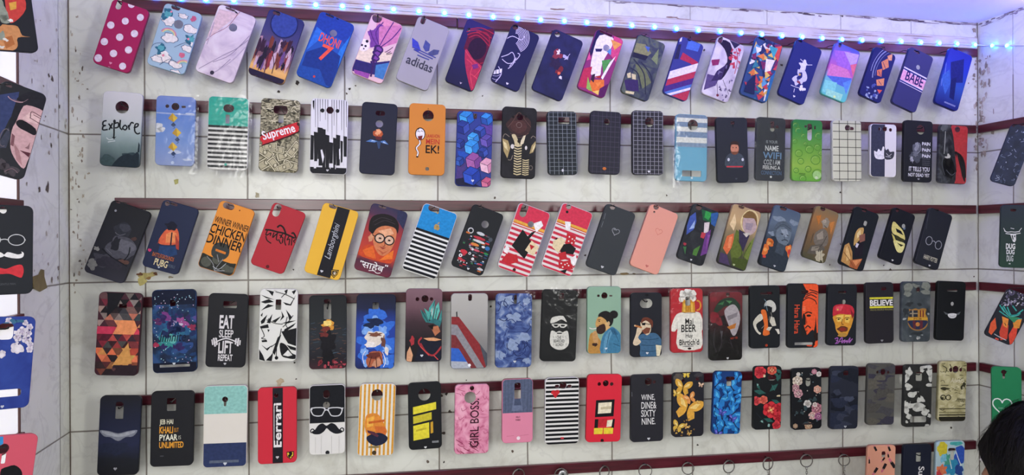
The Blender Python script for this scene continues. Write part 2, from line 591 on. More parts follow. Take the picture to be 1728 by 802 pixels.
def done():
    global SLEEVE
    w, h, r, dp = C.w, C.h, C.rad, C.depth
    root = empty('phone_case', C.m)
    tag(root, C.label, 'phone case', C.group)
    mat = case_material(C.base, w, h)
    # shell: holed plate, rounded rim, hole walls
    prof = [(.0011, 0), (.0005, -.0002), (.00012, -.0007), (0, -.0016), (0, -dp)]
    vs, fs = [], []
    plate = rrect(0, h / 2, w - .0022, h - .0022, r - .0011)
    polys = [(plate, None)]
    for hp in C.holes:
        polys = cut_hole(polys, hp)
    for poly, _ in polys:
        o = len(vs); vs += [(x, y, 0) for x, y in poly]; fs.append(list(range(o, o + len(poly))))
    nflat = len(fs)
    rings = []
    for ins, z in prof:
        o = len(vs)
        pts = rrect(0, h / 2, w - 2 * ins, h - 2 * ins, max(.001, r - ins))
        vs += [(x, y, z) for x, y in pts]
        rings.append((o, len(pts)))
    o = len(vs)                                  # inner lip
    pts = rrect(0, h / 2, w - .003, h - .003, max(.001, r - .0015))
    vs += [(x, y, -dp) for x, y in pts]; rings.append((o, len(pts)))
    o = len(vs)
    vs += [(x, y, -.0015) for x, y in pts]; rings.append((o, len(pts)))
    for (a, n), (b, _) in zip(rings, rings[1:]):
        fs += [[a + i, b + i, b + (i + 1) % n, a + (i + 1) % n] for i in range(n)]
    inner = [(plate, None)]
    for hp in C.holes:
        inner = cut_hole(inner, hp)
        o = len(vs); n = len(hp)
        vs += [(x, y, 0) for x, y in hp] + [(x, y, -.0015) for x, y in hp]
        fs += [[o + i, o + (i + 1) % n, o + n + (i + 1) % n, o + n + i] for i in range(n)]
    for poly, _ in inner:
        o = len(vs); vs += [(x, y, -.0015) for x, y in poly]; fs.append(list(range(o, o + len(poly)))[::-1])
    sh = mesh_obj('shell', vs, fs, mat, root)
    for p in sh.data.polygons[nflat:nflat + 5 * rings[0][1]]:
        p.use_smooth = True
    outline = rrect(0, h / 2, w - .0020, h - .0020, r - .001)
    safe = (w / 2 - r, r, h - r)
    if C.art: flat_mesh('printed_artwork', C.art, 1.2e-4, outline, safe, C.holes, root)
    if C.text: flat_mesh('lettering', C.text, 1.5e-4, outline, safe, C.holes, root)
    if C.sleeve:
        if SLEEVE is None: SLEEVE = sleeve_material()
        rn = random.Random(C.label)
        nx, ny = 8, 14
        sv = []
        for j in range(ny + 1):
            for i in range(nx + 1):
                edge = abs(i / nx - .5) * 2
                sv.append(((i / nx - .5) * (w + .014), -.016 + (h + .022) * j / ny, .0032 - .005 * max(0, edge - .7) + rn.uniform(-.0006, .0006)))
        sf = [[j * (nx + 1) + i, j * (nx + 1) + i + 1, (j + 1) * (nx + 1) + i + 1, (j + 1) * (nx + 1) + i] for j in range(ny) for i in range(nx)]
        mesh_obj('plastic_sleeve', sv, sf, SLEEVE, root, smooth=True)
        root.children[-1]['label'] = 'clear plastic sleeve'
    if C.peg:
        PEGS.append((C.m @ Vector((C.peg[0], C.peg[1], 0 if C.sleeve else .004)), C.group, C.peg[2]))
    return root
KEY, KEY2, KEY3, BLUE, WORLD, LEDE = 8.0, 23.5, 17.5, 0.85, 0.28, 42.0
# ================================================================ top row (tilted, lit blue by the light strip, some of that blue put into the colours)
G1 = 'phone cases tilted on the top rail'
W_ = '#e6e2e4'
start('A', (765,-10,1015,70,870,500,620,420), 'crimson phone case with white polka dots, leftmost on the top rail', '#ac1458', [('r',805,30,38,70)], group=G1)
EM('#e9d9ea', [(890,30,24),(950,118,24),(848,143,24),(750,170,25),(910,228,25),(810,252,25),(706,282,25),(870,338,25),(768,362,25),(665,393,26),(830,448,24),(735,466,20,14)])
H('#e78bb0', 748, 427, 10)
done()
start('A', (1115,20,1380,95,1235,510,990,430), 'pale blue phone case printed with pastel clouds, rainbows and ponies', '#a3c0d4', [('r',1190,50,64,34),('c',1208,165,33)], group=G1)
for x, y, r, s in ((1140,150,40,1),(1290,200,48,2),(1110,390,52,3),(1195,440,45,4),(1150,260,50,5),(1270,330,38,6),(1060,400,40,7),(1240,110,30,8),(1190,495,36,9)):
    B('#47587c', x, y, r + 5, s, .25, r * .62); B('#efe6e2', x, y, r, s, .25, r * .55)
for x, y in ((1140,235),(1245,450)):
    ring('#d98aa6', 8, x, y, 52, 42, 10, 170); ring('#e9cf8a', 8, x, y, 42, 33, 10, 170); ring('#8fc3c9', 8, x, y, 33, 25, 10, 170)
for x, y, s in ((1090,330,3),(1130,100,5),(1290,270,8)):
    B('#2f6c86', x, y, 34, s, .45); B('#57a7b0', x + 6, y - 4, 22, s + 1, .4); B('#f3ece8', x + 26, y + 34, 26, s, .2, 18)
EM('#e58aa0', [(1105,375,9),(1275,265,8),(1160,80,7)])
B('#d96c8a', 1235, 375, 20, 4); B('#c95f86', 1310, 130, 18, 5); LM('#47587c', 3, [[(1010,360),(1040,300),(1100,290)],[(1080,440),(1150,400),(1200,430)],[(1180,320),(1260,290),(1300,330)]])
done()
start('A', (1485,30,1740,115,1570,575,1315,470), 'pale pink marble phone case with thin grey and red veins', ('noise',1.6,[(.3,'#b9a6bd'),(.5,'#dccbd6'),(.7,'#e8dfe4')],1.5), [('r',1560,57,70,26),('c',1577,187,29)], group=G1)
P('#dfc0c4', (1485,60),(1620,95),(1440,235),(1400,250)); LM('#8e4258', 3, [[(1610,95),(1540,180),(1440,235),(1375,295)],[(1635,70),(1600,105)]])
LM('#8d7f98', 4, [[(1690,262),(1600,330),(1500,380),(1345,465)],[(1700,230),(1560,370),(1440,420)],[(1560,400),(1480,470),(1420,500)]]); LM('#b9a9bd', 7, [[(1660,320),(1560,420),(1400,520)],[(1450,150),(1400,300)]])
E('#3a3346', 1435, 492, 14); E('#2b2538', 1598, 84, 14, 5, -18)
done()
start('B', (215,55,462,140,310,585,75,490), 'navy phone case with a dark blue disc over a sunset crowd print', ('grad',[(0,'#262a66'),(.3,'#3a3a72'),(.5,'#574468'),(.72,'#8a5a60'),(.84,'#edb565'),(.92,'#e0a455'),(1,'#2a1c3c')],.1,6.0), [('r',268,90,54,26)], group=G1)
rn = random.Random(5)
for i in range(46):
    x = rn.uniform(110, 400); y = rn.uniform(285, 440) - (x - 240) * -.12
    B(['#3a2038','#8a3038','#6a4a86','#241a30','#b58a9a','#7a3a30','#c9a8b8'][i % 7], x, y, rn.uniform(8, 20), i, .4, rn.uniform(25, 60))
P('#241a38', (75,455),(330,545),(320,590),(60,500)); LM('#3a2030', 5, [[(215,360),(200,430),(175,530)],[(240,360),(250,430),(235,500)]])
E('#1c2258', 320, 165, 95); E('#344795', 320, 165, 88)
done()
start('B', (560,78,810,165,620,605,400,500), 'blue jersey style phone case with a red number 7', '#1552ae', [('r',628,105,60,20),('r',680,127,20,10),('c',652,225,25)], group=G1)
P('#1d3f9c', (560,70),(810,150),(760,330),(690,260),(520,210)); P('#2276cc', (800,200),(700,330),(640,450),(690,470)); P('#173684', (470,350),(600,310),(700,380),(650,600),(420,490)); P('#1a4a9e', (430,440),(560,470),(610,600),(400,500)); P('#2a6fd0', (540,180),(600,230),(470,340))
T('#f0563f', 'DHONI', 628, 275, 148, 62, bold=.02); T('#f0563f', '7', 600, 362, 78, 112, bold=.04); E('#c8433c', 522, 518, 8)
done()
start('B', (905,82,1130,175,975,575,780,490), 'pink phone case showing long braided hair from behind', '#e6bcc0', [('c',948,122,34)], group=G1)
P('#ecd6b8', (800,340),(900,330),(1060,370),(1030,420),(790,420)); E('#f2e4e4', 858,305,38,42); EM('#231d2c', [(835,280,10),(880,280,10),(845,305,8),(870,312,8),(858,330,5)])
E('#df8fa6', 1035, 200, 98, 105); B('#7a3f92', 950, 240, 60, 3, .3, 75); P('#cf7aa4', (960,180),(1120,170),(1080,290),(960,330)); LM('#5a2a78', 7, [[(990,150),(940,220),(960,300)],[(1060,150),(1010,230),(965,310)],[(1110,190),(1050,260),(970,320)],[(900,200),(920,260),(955,320)]])
for i, (x, y) in enumerate(((955,335),(945,365),(935,395),(925,425),(918,455),(912,485))):
    B('#3b1d5c', x, y, 32 - i * 3, i, .2); B('#7c3f94', x + 4, y, 18 - i * 2, i, .3)
D('#33246e', (0,78),(100,72),(100,86),(0,86)); P('#2d2466', (785,412),(900,428),(1035,412),(1010,520),(780,480)); P('#9a4a9c', (790,470),(900,500),(880,550),(800,510)); P('#3f7ab4', (940,440),(1030,425),(990,540),(930,520)); LM('#3b1d5c', 12, [[(930,400),(915,470),(905,520)]])
P('#e7b9a2', (800,505),(900,545),(980,575),(960,600),(820,560))
LM('#2a1a30', 4, [[(1000,355),(1020,345),(1055,320)],[(1010,365),(1040,350)],[(1010,372),(1050,360)]])
done()
start('B', (1225,105,1445,190,1285,625,1075,530), 'grey phone case with a three-leaf sports logo in blue', '#a6a2a6', [('r',1262,132,32,66)], group=G1)
P('#3d45b0', (1185,255),(1225,285),(1245,345),(1215,350),(1185,310)); P('#474e8c', (1275,270),(1308,300),(1300,345),(1275,350),(1258,320)); P('#4b507c', (1370,340),(1330,335),(1290,360),(1320,380),(1360,368))
LM('#41468c', 8, [[(1185,318),(1265,355),(1345,392)],[(1195,335),(1265,372),(1325,400)],[(1220,372),(1260,390),(1300,405)]])
T('#3f3f4c', 'adidas', 1237, 432, 188, 62, bold=.03)
done()
start('C', (195,118,385,200,235,630,45,545), 'navy phone case with a red ribboned swirl print', ('grad',[(0,'#241a5c'),(.4,'#1b1a52'),(1,'#15143c')],.1), [('c',205,200,10)], group=G1)
P('#5c1030', (205,220),(380,190),(300,470),(170,330)); E('#2a0f2c', 262, 330, 62, 75)
LM('#a82038', 6, [[(190,215),(270,205),(360,260)],[(195,235),(270,222),(350,290)],[(205,255),(270,240),(340,310)],[(200,200),(290,190),(375,230)],[(255,215),(340,240),(330,400),(280,430)]])
P('#b2284a', (185,330),(235,400),(300,460),(275,540),(240,620),(215,600),(180,440)); LM('#e04858', 4, [[(180,340),(230,410),(285,460),(240,520)],[(190,400),(230,440),(215,500),(230,600)],[(215,500),(265,540),(240,600)]])
P('#7a2a72', (225,440),(265,430),(270,460),(235,470))
T('#d8c4d8', 'v', 150, 563, 16, 12, bold=.05)
done()
start('C', (500,155,680,240,545,635,355,540), 'dark indigo phone case with white curved line art', '#191b4a', [('c',520,182,20)], group=G1)
for k in range(8):
    ring('#cfc6de', 4, 520 + k * 2, 262, 24 + k * 8, 38 + k * 8, -50, 120)
LM('#cfc6de', 5, [[(450,270),(500,245),(560,270),(585,240)],[(425,385),(470,370),(500,355),(515,400),(480,450)],[(430,400),(470,430),(520,420)],[(535,360),(550,370),(540,390),(520,410)],[(470,465),(500,440),(525,390)],[(405,450),(425,500),(385,555)]])
PM('#e2dce8', [[(370,478),(385,474),(388,500),(372,502)],[(390,472),(408,470),(408,498),(392,500)],[(412,468),(430,464),(428,490),(412,496)]]); LM('#b9aed0', 3, [[(362,510),(395,515),(425,500)],[(362,530),(390,540),(415,525)]]); H('#e2dce8', 465, 566, 9)
done()
start('C', (775,195,985,275,830,700,635,595), 'plain midnight blue phone case with tiny red and white sparks', ('noise',2.5,[(.3,'#15173a'),(.7,'#232659')],.3), [('c',805,232,18)], group=G1)
B('#8a3040', 800, 375, 26, 2, .6, 34); B('#f0e2e2', 812, 350, 12, 3, .6, 16); B('#b8b0d8', 868, 390, 20, 4, .7, 16); LM('#cfc9ea', 3, [[(850,405),(870,388),(890,365)],[(862,380),(875,405)]]); B('#7a2430', 815, 470, 22, 6, .4, 34); B('#e8e0ee', 824, 525, 12, 7, .4); B('#e86a4a', 815, 495, 10, 8, .4); B('#2c2040', 790, 430, 40, 9, .4)
done()
start('C', (1070,195,1255,265,1120,675,940,590), 'phone case with a bright pop art facet print in magenta, orange and white', '#8e2a6e', [('r',1135,222,90,30,6),('c',1135,325,22)], group=G1)
P('#241c4c', (1060,190),(1130,215),(1080,300),(1030,380),(1010,370)); P('#f0e6e0', (1090,240),(1190,270),(1110,420),(1090,520),(1030,500),(1040,380)); P('#d4457a', (1190,240),(1255,270),(1200,420),(1160,370)); P('#e89a4a', (1165,265),(1240,300),(1190,340)); P('#4f9a4c', (1105,410),(1170,400),(1115,500)); P('#c02a50', (960,470),(1040,450),(1010,600),(945,585)); P('#e8742c', (1030,540),(1120,540),(1120,640),(1010,610)); P('#8cb850', (1010,520),(1040,620),(1000,600)); P('#f2c25a', (1040,620),(1115,605),(1090,650)); P('#5a1a58', (1090,600),(1160,560),(1125,675),(1080,650)); P('#f2ece8', (1160,420),(1200,380),(1110,540),(1100,525)); P('#2a2458', (1060,330),(1110,330),(1100,350),(1065,350)); P('#5b8fc4', (1130,340),(1170,330),(1165,375)); P('#e0508a', (975,420),(1020,340),(1030,400)); P('#b02a30', (1050,520),(1100,510),(1095,530)); P('#3a1c3c', (1040,505),(1060,500),(1050,560),(1030,540)); P('#f08a3c', (1060,560),(1100,555),(1080,590))
done()
start('C', (1350,222,1540,300,1415,695,1240,620), 'phone case with a dark grey green wrinkled abstract print', ('noise',2.2,[(.3,'#242848'),(.45,'#3d4452'),(.6,'#5d6656'),(.75,'#3a4064')],1.2), [('r',1400,240,60,18)], group=G1)
P('#8a8a5c', (1330,290),(1400,300),(1440,360),(1390,400),(1320,350)); P('#23243a', (1310,350),(1420,380),(1400,410),(1310,385)); P('#6d7450', (1330,430),(1400,470),(1440,560),(1380,600)); LM('#2a2e40', 8, [[(1320,400),(1390,500),(1400,640)],[(1370,420),(1440,520),(1430,640)],[(1300,460),(1350,500),(1370,600)]]); P('#3a2a5c', (1255,540),(1350,540),(1355,620),(1270,610)); PM('#d8ca98', [[(1275,498),(1300,490),(1302,525),(1280,528)],[(1306,498),(1335,505),(1335,540),(1310,535)],[(1265,615),(1325,622),(1320,640),(1265,630)]]); P('#4a66b0', (1395,310),(1430,320),(1420,355)); P('#7d8a5e', (1440,400),(1490,330),(1480,440))
done()
start('D', (178,228,350,310,236,698,96,630), 'navy phone case with a bold red, white and blue print', '#343a86', [('c',255,262,16)], group=G1)
P('#d8d4e4', (160,225),(210,230),(200,280),(160,290)); P('#26264c', (140,300),(200,300),(180,400),(120,400)); P('#4a6ec2', (250,270),(330,300),(310,350),(230,330)); P('#b02a4c', (210,355),(310,420),(330,480),(260,430),(190,400))
P('#e6dce2', (60,500),(340,420),(340,470),(60,550)); P('#b8324e', (60,550),(340,470),(300,560),(60,620)); P('#4a2c7c', (60,590),(310,520),(300,560),(60,630)); P('#4f74bc', (60,630),(300,560),(290,600),(60,670)); P('#e6dce2', (60,645),(290,585),(288,600),(60,662)); P('#b8324e', (60,670),(290,600),(260,720),(60,730))
done()
start('D', (446,240,630,308,515,712,343,622), 'white phone case with dark ink wash, purple smear and red speckles', ('noise',2.0,[(.35,'#b3a8b4'),(.6,'#dcd4d8')],.6), [('r',465,268,30,50)], group=G1)
P('#241c38', (440,270),(530,290),(540,420),(470,540),(440,500),(510,420),(490,330)); P('#5a4a78', (375,500),(460,520),(430,580),(350,610)); P('#8e2a5c', (400,405),(460,400),(450,440),(410,445)); P('#3a2c58', (440,480),(500,440),(470,540),(400,550)); P('#2e2848', (520,260),(600,300),(560,330)); scatter(['#c23a50'], 16, 530, 320, 600, 500, 3, 14, 4, .5); scatter(['#6f6488','#4a4060'], 9, 450, 420, 590, 690, 3, 11, 8, .6); LM('#b02c48', 4, [[(570,330),(580,400),(560,500)],[(600,330),(590,380)]]); LM('#4a4058', 3, [[(440,560),(445,650)],[(480,540),(520,640)]]); E('#7a3040', 444, 645, 9)
done()
start('D', (700,235,890,310,770,710,610,630), 'phone case covered in small red, teal and white paint facets', '#2e4a7c', [('r',745,262,50,18)], group=G1)
facets(['#c23c4c','#2f7a8c','#e8e2dc','#e07a3a','#24305c','#5a9ac0','#7a2c5c','#e2b85a'], 96, 640, 270, 850, 680, 34, 3); P('#ece4e2', (770,400),(830,410),(800,480),(760,490)); P('#d24a44', (800,330),(880,310),(850,420)); P('#3ba0a8', (790,310),(850,330),(820,400)); P('#20264e', (640,560),(700,500),(690,640),(620,620)); P('#2a6a9c', (800,520),(840,480),(790,680),(760,690))
done()
start('D', (975,255,1160,340,1020,720,865,635), 'dark blue phone case with a small white splash drawing', '#20296e', [('c',1005,275,14)], group=G1)
B('#dcd8e6', 1025, 440, 26, 3, .5, 34); B('#cfcade', 1003, 530, 40, 5, .5, 44); B('#20296e', 1000, 520, 14, 5, .5, 24); B('#8a3a4a', 992, 556, 16, 7, .4, 10); B('#c6a64c', 1000, 505, 8, 8); LM('#dcd8e6', 4, [[(1005,400),(1030,425),(1040,445)],[(1050,440),(1085,440)],[(940,575),(975,590),(1020,600)],[(965,600),(960,625)]]); B('#e8e4ee', 1015, 600, 18, 2, .6); H('#e8e4ee', 962, 652, 8)
done()
start('E', (120,290,300,342,178,708,25,622), 'phone case with translucent pink, violet and teal facets', ('grad',[(0,'#4a5ab8'),(.25,'#8a62c4'),(.5,'#c45aa4'),(.68,'#6fb4c0'),(1,'#58c0b8')],.1), [('r',152,300,20,44)], group=G1)
P('#a468c8', (110,340),(220,350),(230,480),(130,440)); P('#d47ab0', (90,430),(200,470),(230,530),(60,510)); P('#e06a80', (220,440),(270,430),(240,530)); P('#4f6cc4', (60,510),(230,530),(200,600),(110,560)); P('#7fd2c8', (50,540),(130,560),(110,640),(30,620)); P('#9adcc0', (60,600),(170,640),(150,690),(50,650)); P('#5a8ed8', (170,560),(230,540),(190,640)); E('#d8f0a0', 112, 655, 9); P('#c0a0e0', (180,350),(280,370),(260,430),(220,440))
done()
start('E', (385,315,535,372,420,712,285,630), 'navy phone case with grey arcs and glowing orange shards', '#1a2060', [('r',440,325,34,14)], group=G1)
ring('#8d93b4', 7, 480, 500, 108, 168, 75, 205); ring('#6f7698', 4, 480, 500, 92, 150, 80, 200); ring('#a8aecb', 3, 475, 500, 120, 185, 90, 190)
P('#e0895a', (430,420),(475,395),(480,455),(440,475)); P('#d87850', (400,475),(435,465),(430,520),(400,510)); P('#e4925f', (395,540),(450,530),(445,580),(400,580)); P('#e05a44', (400,605),(435,610),(415,635)); P('#e8a070', (470,380),(505,365),(500,410),(480,410)); LM('#1a2060', 4, [[(440,420),(460,470)],[(410,480),(425,515)],[(410,545),(430,575)]]); scatter(['#9aa6c0','#4e5aa0'], 8, 330, 570, 410, 680, 4, 12, 6)
done()
start('E', (622,310,785,388,660,775,510,690), 'indigo phone case with a pink band reading BABE', '#36376a', [('r',670,352,44,16),('c',680,455,15)], group=G1)
P('#e6dce8', (568,440),(755,538),(720,635),(545,545)); P('#292c74', (572,452),(752,546),(750,556),(570,462)); P('#eaa8be', (570,466),(748,560),(728,615),(550,530)); P('#292c74', (548,532),(724,622),(722,632),(545,541))
T('#2a2460', 'BABE', 655, 535, 128, 66, bold=.03)
done()
start('E', (895,315,1045,380,950,765,795,690), 'royal blue phone case with faint dark shapes, rightmost on the top rail', ('grad',[(0,'#202a9c'),(.3,'#2038b0'),(.6,'#2a52a8'),(1,'#1a2070')],.12), [('r',930,330,34,12)], group=G1)
P('#1c2470', (900,420),(990,400),(980,560),(900,560)); P('#3a66b8', (830,520),(890,470),(900,560),(860,640)); P('#17205e', (900,540),(940,520),(920,680),(890,660)); LM('#7f96dc', 3, [[(870,420),(860,500)],[(840,530),(835,580)]]); T('#c4cdf0', 'ooooooooooo', 893, 705, 80, 10)
done()

# ================================================================ second row (upright)
G2 = 'phone cases hanging upright on the second rail'
start('F', (705,60,975,65,935,572,665,560), 'misty grey phone case lettered Explore above a dark forest edge', ('grad',[(0,'#d2d0d2'),(.35,'#c3c6c6'),(.55,'#9fb0ae'),(.75,'#6d8280'),(1,'#22303a')],.14,3.0), [('c',826,165,46)], group=G2)
B('#3d5152', 720, 525, 60, 3, .3, 40); B('#2f4247', 880, 530, 70, 5, .4, 46); P('#1d2a33', (790,520),(830,490),(870,480),(900,490),(935,470),(945,580),(760,580)); P('#1d2a33', (938,400),(946,420),(950,470),(930,470)); LM('#c8d2d0', 6, [[(720,370),(740,385),(770,378)],[(730,400),(780,392)]])
LM('#1b1e22', 10, [[(722,255),(700,262),(697,285),(715,288),(698,295),(697,318),(730,315)],[(735,275),(760,310)],[(762,272),(738,318)],[(775,250),(772,290),(772,340),(770,372)],[(775,275),(800,270),(800,298),(778,305)],[(815,250),(812,300),(828,318)],[(845,285),(830,305),(848,318),(860,300),(845,284)],[(868,285),(876,318)],[(874,296),(890,268),(905,275)],[(905,305),(930,295),(935,278),(915,282),(912,325),(930,345),(948,338)]])
P('#1b1e22', (755,365),(772,382),(788,362),(772,370)); E('#1b1e22', 775, 680-420, 9, 12)
done()
start('F', (1060,85,1325,95,1310,565,1045,555), 'sky blue phone case with three small yellow and blue shapes between clouds', ('grad',[(0,'#7f94da'),(.25,'#5f87d8'),(.6,'#7497da'),(1,'#8f9fd0')],.06), [('c',1187,160,27),('c',1132,157,13),('r',1243,162,30,16)], group=G2, sleeve=True)
D('#a8b8e4', (0,24),(100,25),(100,27),(0,26)); BM('#dfe0e8', [(1075,290,26,20),(1095,315,24,16),(1070,320,28,14)]); BM('#c2cce8', [(1290,210,30,6),(1180,470,40,14),(1270,520,30,8)])
for x, y in ((1172,240),(1198,340),(1172,436)):
    P('#edc22e', (x - 5,y - 36),(x + 30,y - 2),(x + 2,y + 26),(x - 34,y)); P('#c89a20', (x - 5,y - 36),(x + 2,y + 26),(x - 34,y)); P('#28406e', (x + 2,y + 26),(x + 20,y + 46),(x - 2,y + 58),(x - 16,y + 44)); LM('#28406e', 3, [[(x,y + 50),(x + 10,y + 62),(x - 2,y + 70)]])
E('#c4d2ee', 1168, 540, 11)
done()
start('F', (1415,92,1690,97,1668,592,1395,585), 'phone case with a teal top over black and white stripes', '#e8e6e6', [('r',1548,172,74,54),('r',1540,245,27,60,6)], group=G2, sleeve=True)
Q('#1fb2a2', 0, 0, 100, 39.5)
for k in range(10): Q('#15161d', 0, 39.5 + k * 6.05, 100, 42.6 + k * 6.05)
EM('#0d1418', []); EM('#1fb2a2', [(1527,552,9)])
done()
start('G', (165,105,435,115,405,608,142,595), 'phone case covered in banknotes with a red slanted slogan box', ('noise',7,[(.32,'#2a271f'),(.45,'#6b6650'),(.6,'#b0a888'),(.75,'#d2caa8')],2.0), [('r',295,182,96,56,20),('r',298,235,36,70,8)], group=G2)
rn = random.Random(12)
for i in range(46):
    x, y = rn.uniform(165, 430), rn.uniform(115, 270)
    LM(['#26241c','#d8d0b0'][i % 2], 5, [[(x - 20, y + rn.uniform(-8, 8)), (x, y + rn.uniform(-8, 8)), (x + 22, y + rn.uniform(-8, 8))]])
for x, y, a, w in ((200,540,-.5,70),(190,470,.6,60),(330,490,-.25,60),(260,560,.9,60),(370,560,.3,60),(385,450,-.9,55),(270,450,.2,50),(320,570,-.4,50),(225,430,-.1,46)):
    def q(u, v): return (x + w * (u * math.cos(a) - v * math.sin(a)), y + w * (u * math.sin(a) + v * math.cos(a)))
    P('#3b3728', q(-1.05,-.52), q(1.05,-.52), q(1.05,.52), q(-1.05,.52)); P('#d6ceac', q(-1,-.46), q(1,-.46), q(1,.46), q(-1,.46)); P('#5d5741', q(-.88,-.36), q(.88,-.36), q(.88,.36), q(-.88,.36)); P('#b5ad8c', q(-.8,-.3), q(.8,-.3), q(.8,.3), q(-.8,.3)); E('#6a654e', x, y, w * .26, w * .3, math.degrees(-a)); E('#c8c0a0', x, y, w * .16, w * .2)
P('#40121a', (168,365),(165,350),(408,268),(420,335),(182,425),(172,415)); P('#cc2430', (168,358),(390,272),(404,282),(413,330),(186,414),(176,408))
T('#f2eef0', 'Supreme', 284, 340, 228, 78, rot=19, bold=.03)
done()
start('G', (503,108,755,112,740,625,488,612), 'white phone case with black dripping lines above dark shapes', '#e4e2e6', [('c',629,185,25)], group=G2)
for i, x in enumerate((528,545,560,577,596,612,640,655,672,690,706,722,738)):
    P('#1b1c22', (x,108),(x + 4,108),(x + 3,[300,330,260,190,250,330,380,290,350,190,320,390,300][i]),(x + 1,[300,330,260,190,250,330,380,290,350,190,320,390,300][i]))
Q('#17181e', 0, 91, 100, 100)
for x0, x1, y0, y1 in ((492,520,350,520),(520,548,330,530),(545,580,300,560),(575,600,310,600),(598,625,350,600),(622,650,400,545),(650,672,370,600),(670,698,350,560),(700,716,390,540),(720,752,360,500),(505,740,575,605)):
    P('#1a1b21', (x0,y0),(x1,y0 + 6),(x1 - 3,y1),(x0 + 2,y1))
PM('#e4e2e6', [[(520,530),(535,530),(535,578),(520,578)],[(543,515),(552,515),(552,570),(541,570)],[(706,540),(722,530),(722,572),(708,572)],[(565,455),(576,450),(590,500),(580,545)],[(690,450),(700,440),(702,500),(692,520)],[(628,560),(634,560),(632,583),(629,583)],[(662,556),(668,556),(668,584),(664,584)]])
EM('#1b1c22', [(578,187,14),(680,190,13)]); P('#1b1c22', (512,120),(524,118),(522,185),(514,160)); H('#c9c6cc', 612, 592, 9)
done()
start('G', (850,130,1092,140,1062,625,822,612), 'plain navy phone case with a small orange glow on blue wings', '#1a1e32', [('r',970,205,66,34),('c',963,277,25)], group=G2)
B('#b8542a', 960, 345, 34, 4, .3, 28); B('#e8a070', 955, 335, 18, 5, .4); B('#5c2028', 958, 372, 20, 6, .3, 12); P('#4e7ab8', (955,395),(905,382),(872,396),(930,404)); P('#a8c4e4', (915,385),(940,395),(905,396)); P('#4e7ab8', (965,395),(1000,390),(1025,418),(985,408)); P('#c4d8ee', (990,396),(1014,412),(988,405)); P('#31486e', (945,395),(975,395),(965,445),(955,445))
done()
start('G', (1168,138,1415,145,1402,630,1158,618), 'orange phone case with a laughing tadpole cartoon and red and black slogan', '#d6842a', [('c',1294,222,38),('c',1287,582,13)], group=G2)
EM('#2a1a14', [(1240,345,35,44),(1243,316,12)]); E('#efe8ea', 1240, 346, 29, 38); LM('#2a1a14', 14, [[(1232,385),(1240,410),(1212,440),(1225,470),(1218,505)]]); LM('#efe8ea', 8, [[(1232,380),(1238,410),(1214,440),(1225,470),(1219,495)]]); P('#7a2420', (1222,362),(1256,356),(1250,388),(1230,388)); LM('#2a1a14', 3, [[(1222,330),(1230,324),(1236,334)],[(1244,330),(1250,324),(1258,332)]]); LM('#2a1a14', 4, [[(1225,318),(1232,308)]])
T('#bf3327', 'LAAKHON', 1326, 360, 92, 24, bold=.03); T('#bf3327', 'MEIN', 1324, 398, 92, 36, bold=.03); T('#1d1413', 'EK!', 1322, 450, 92, 56, bold=.03)
E('#8a5a1c', 1294, 175, 4)
done()
start('H', (95,150,328,158,315,668,65,655), 'phone case printed with blue, purple and pink cubes', '#2b3c8c', [('r',208,185,24,36,6)], group=G2)
P('#1a1c3c', (60,560),(200,640),(260,670),(60,670)); P('#4a3a7c', (90,480),(150,500),(130,600),(75,610)); P('#5a3f94', (250,240),(330,250),(330,330),(250,330)); P('#1f4fb0', (90,420),(180,430),(190,470),(100,480))
def cube(x, y, r, a, b, c):
    q = [(x + r * math.cos(PI / 3 * k + .35), y + r * math.sin(PI / 3 * k + .35)) for k in range(6)]
    P(a, (x, y), q[3], q[4], q[5]); P(b, (x, y), q[5], q[0], q[1]); P(c, (x, y), q[1], q[2], q[3]); LM('#151d40', 3, [[q[0], q[1]], [q[1], q[2]], [q[2], q[3]], [q[3], q[4]], [q[4], q[5]], [q[5], q[0]], [(x, y), q[1]], [(x, y), q[3]], [(x, y), q[5]]])
cube(150,195,55,'#2a86d0','#1c62b8','#3aa4e0'); cube(285,205,45,'#2f8ad8','#2268b8','#2450a0'); cube(125,260,50,'#283c8c','#3a4fa8','#22307c'); cube(285,350,48,'#5a4ba0','#463a8c','#6a58b0'); cube(240,290,44,'#3a58b4','#2c4498','#22387c'); cube(195,335,44,'#3aa0e6','#2a80d0','#5ab8f0'); cube(185,395,56,'#2f94e0','#2478c8','#48aaec'); cube(105,370,36,'#2a3f94','#22347c','#3450ac'); cube(100,490,36,'#2850a4','#204090','#3460b4'); cube(200,490,62,'#94509a','#7a4290','#a862a4'); cube(290,520,56,'#e0a0b8','#cf88a6','#eab8c8'); cube(185,590,66,'#2547b0','#1d3a98','#2d54c0'); cube(290,640,46,'#c85a80','#b04870','#d87494'); cube(260,430,38,'#2c4298','#3a54b0','#22367c')
H('#dcdce8', 190, 622, 10)
done()
start('H', (397,120,628,128,612,612,380,600), 'black phone case with a gold elephant head and striped trunk', ('noise',3.0,[(.35,'#101014'),(.65,'#1d1c22')],.5), [('c',512,192,21)], group=G2)
B('#3c2826', 505, 245, 85, 3, .1, 72); B('#4e302c', 508, 255, 55, 4, .15, 48); EM('#14100f', [(465,190,8),(552,187,8)]); ring('#8a7a70', 2, 505, 245, 18); LM('#6a4a40', 3, [[(430,260),(470,210),(505,160),(545,210),(585,260)],[(445,300),(505,330),(570,300)]])
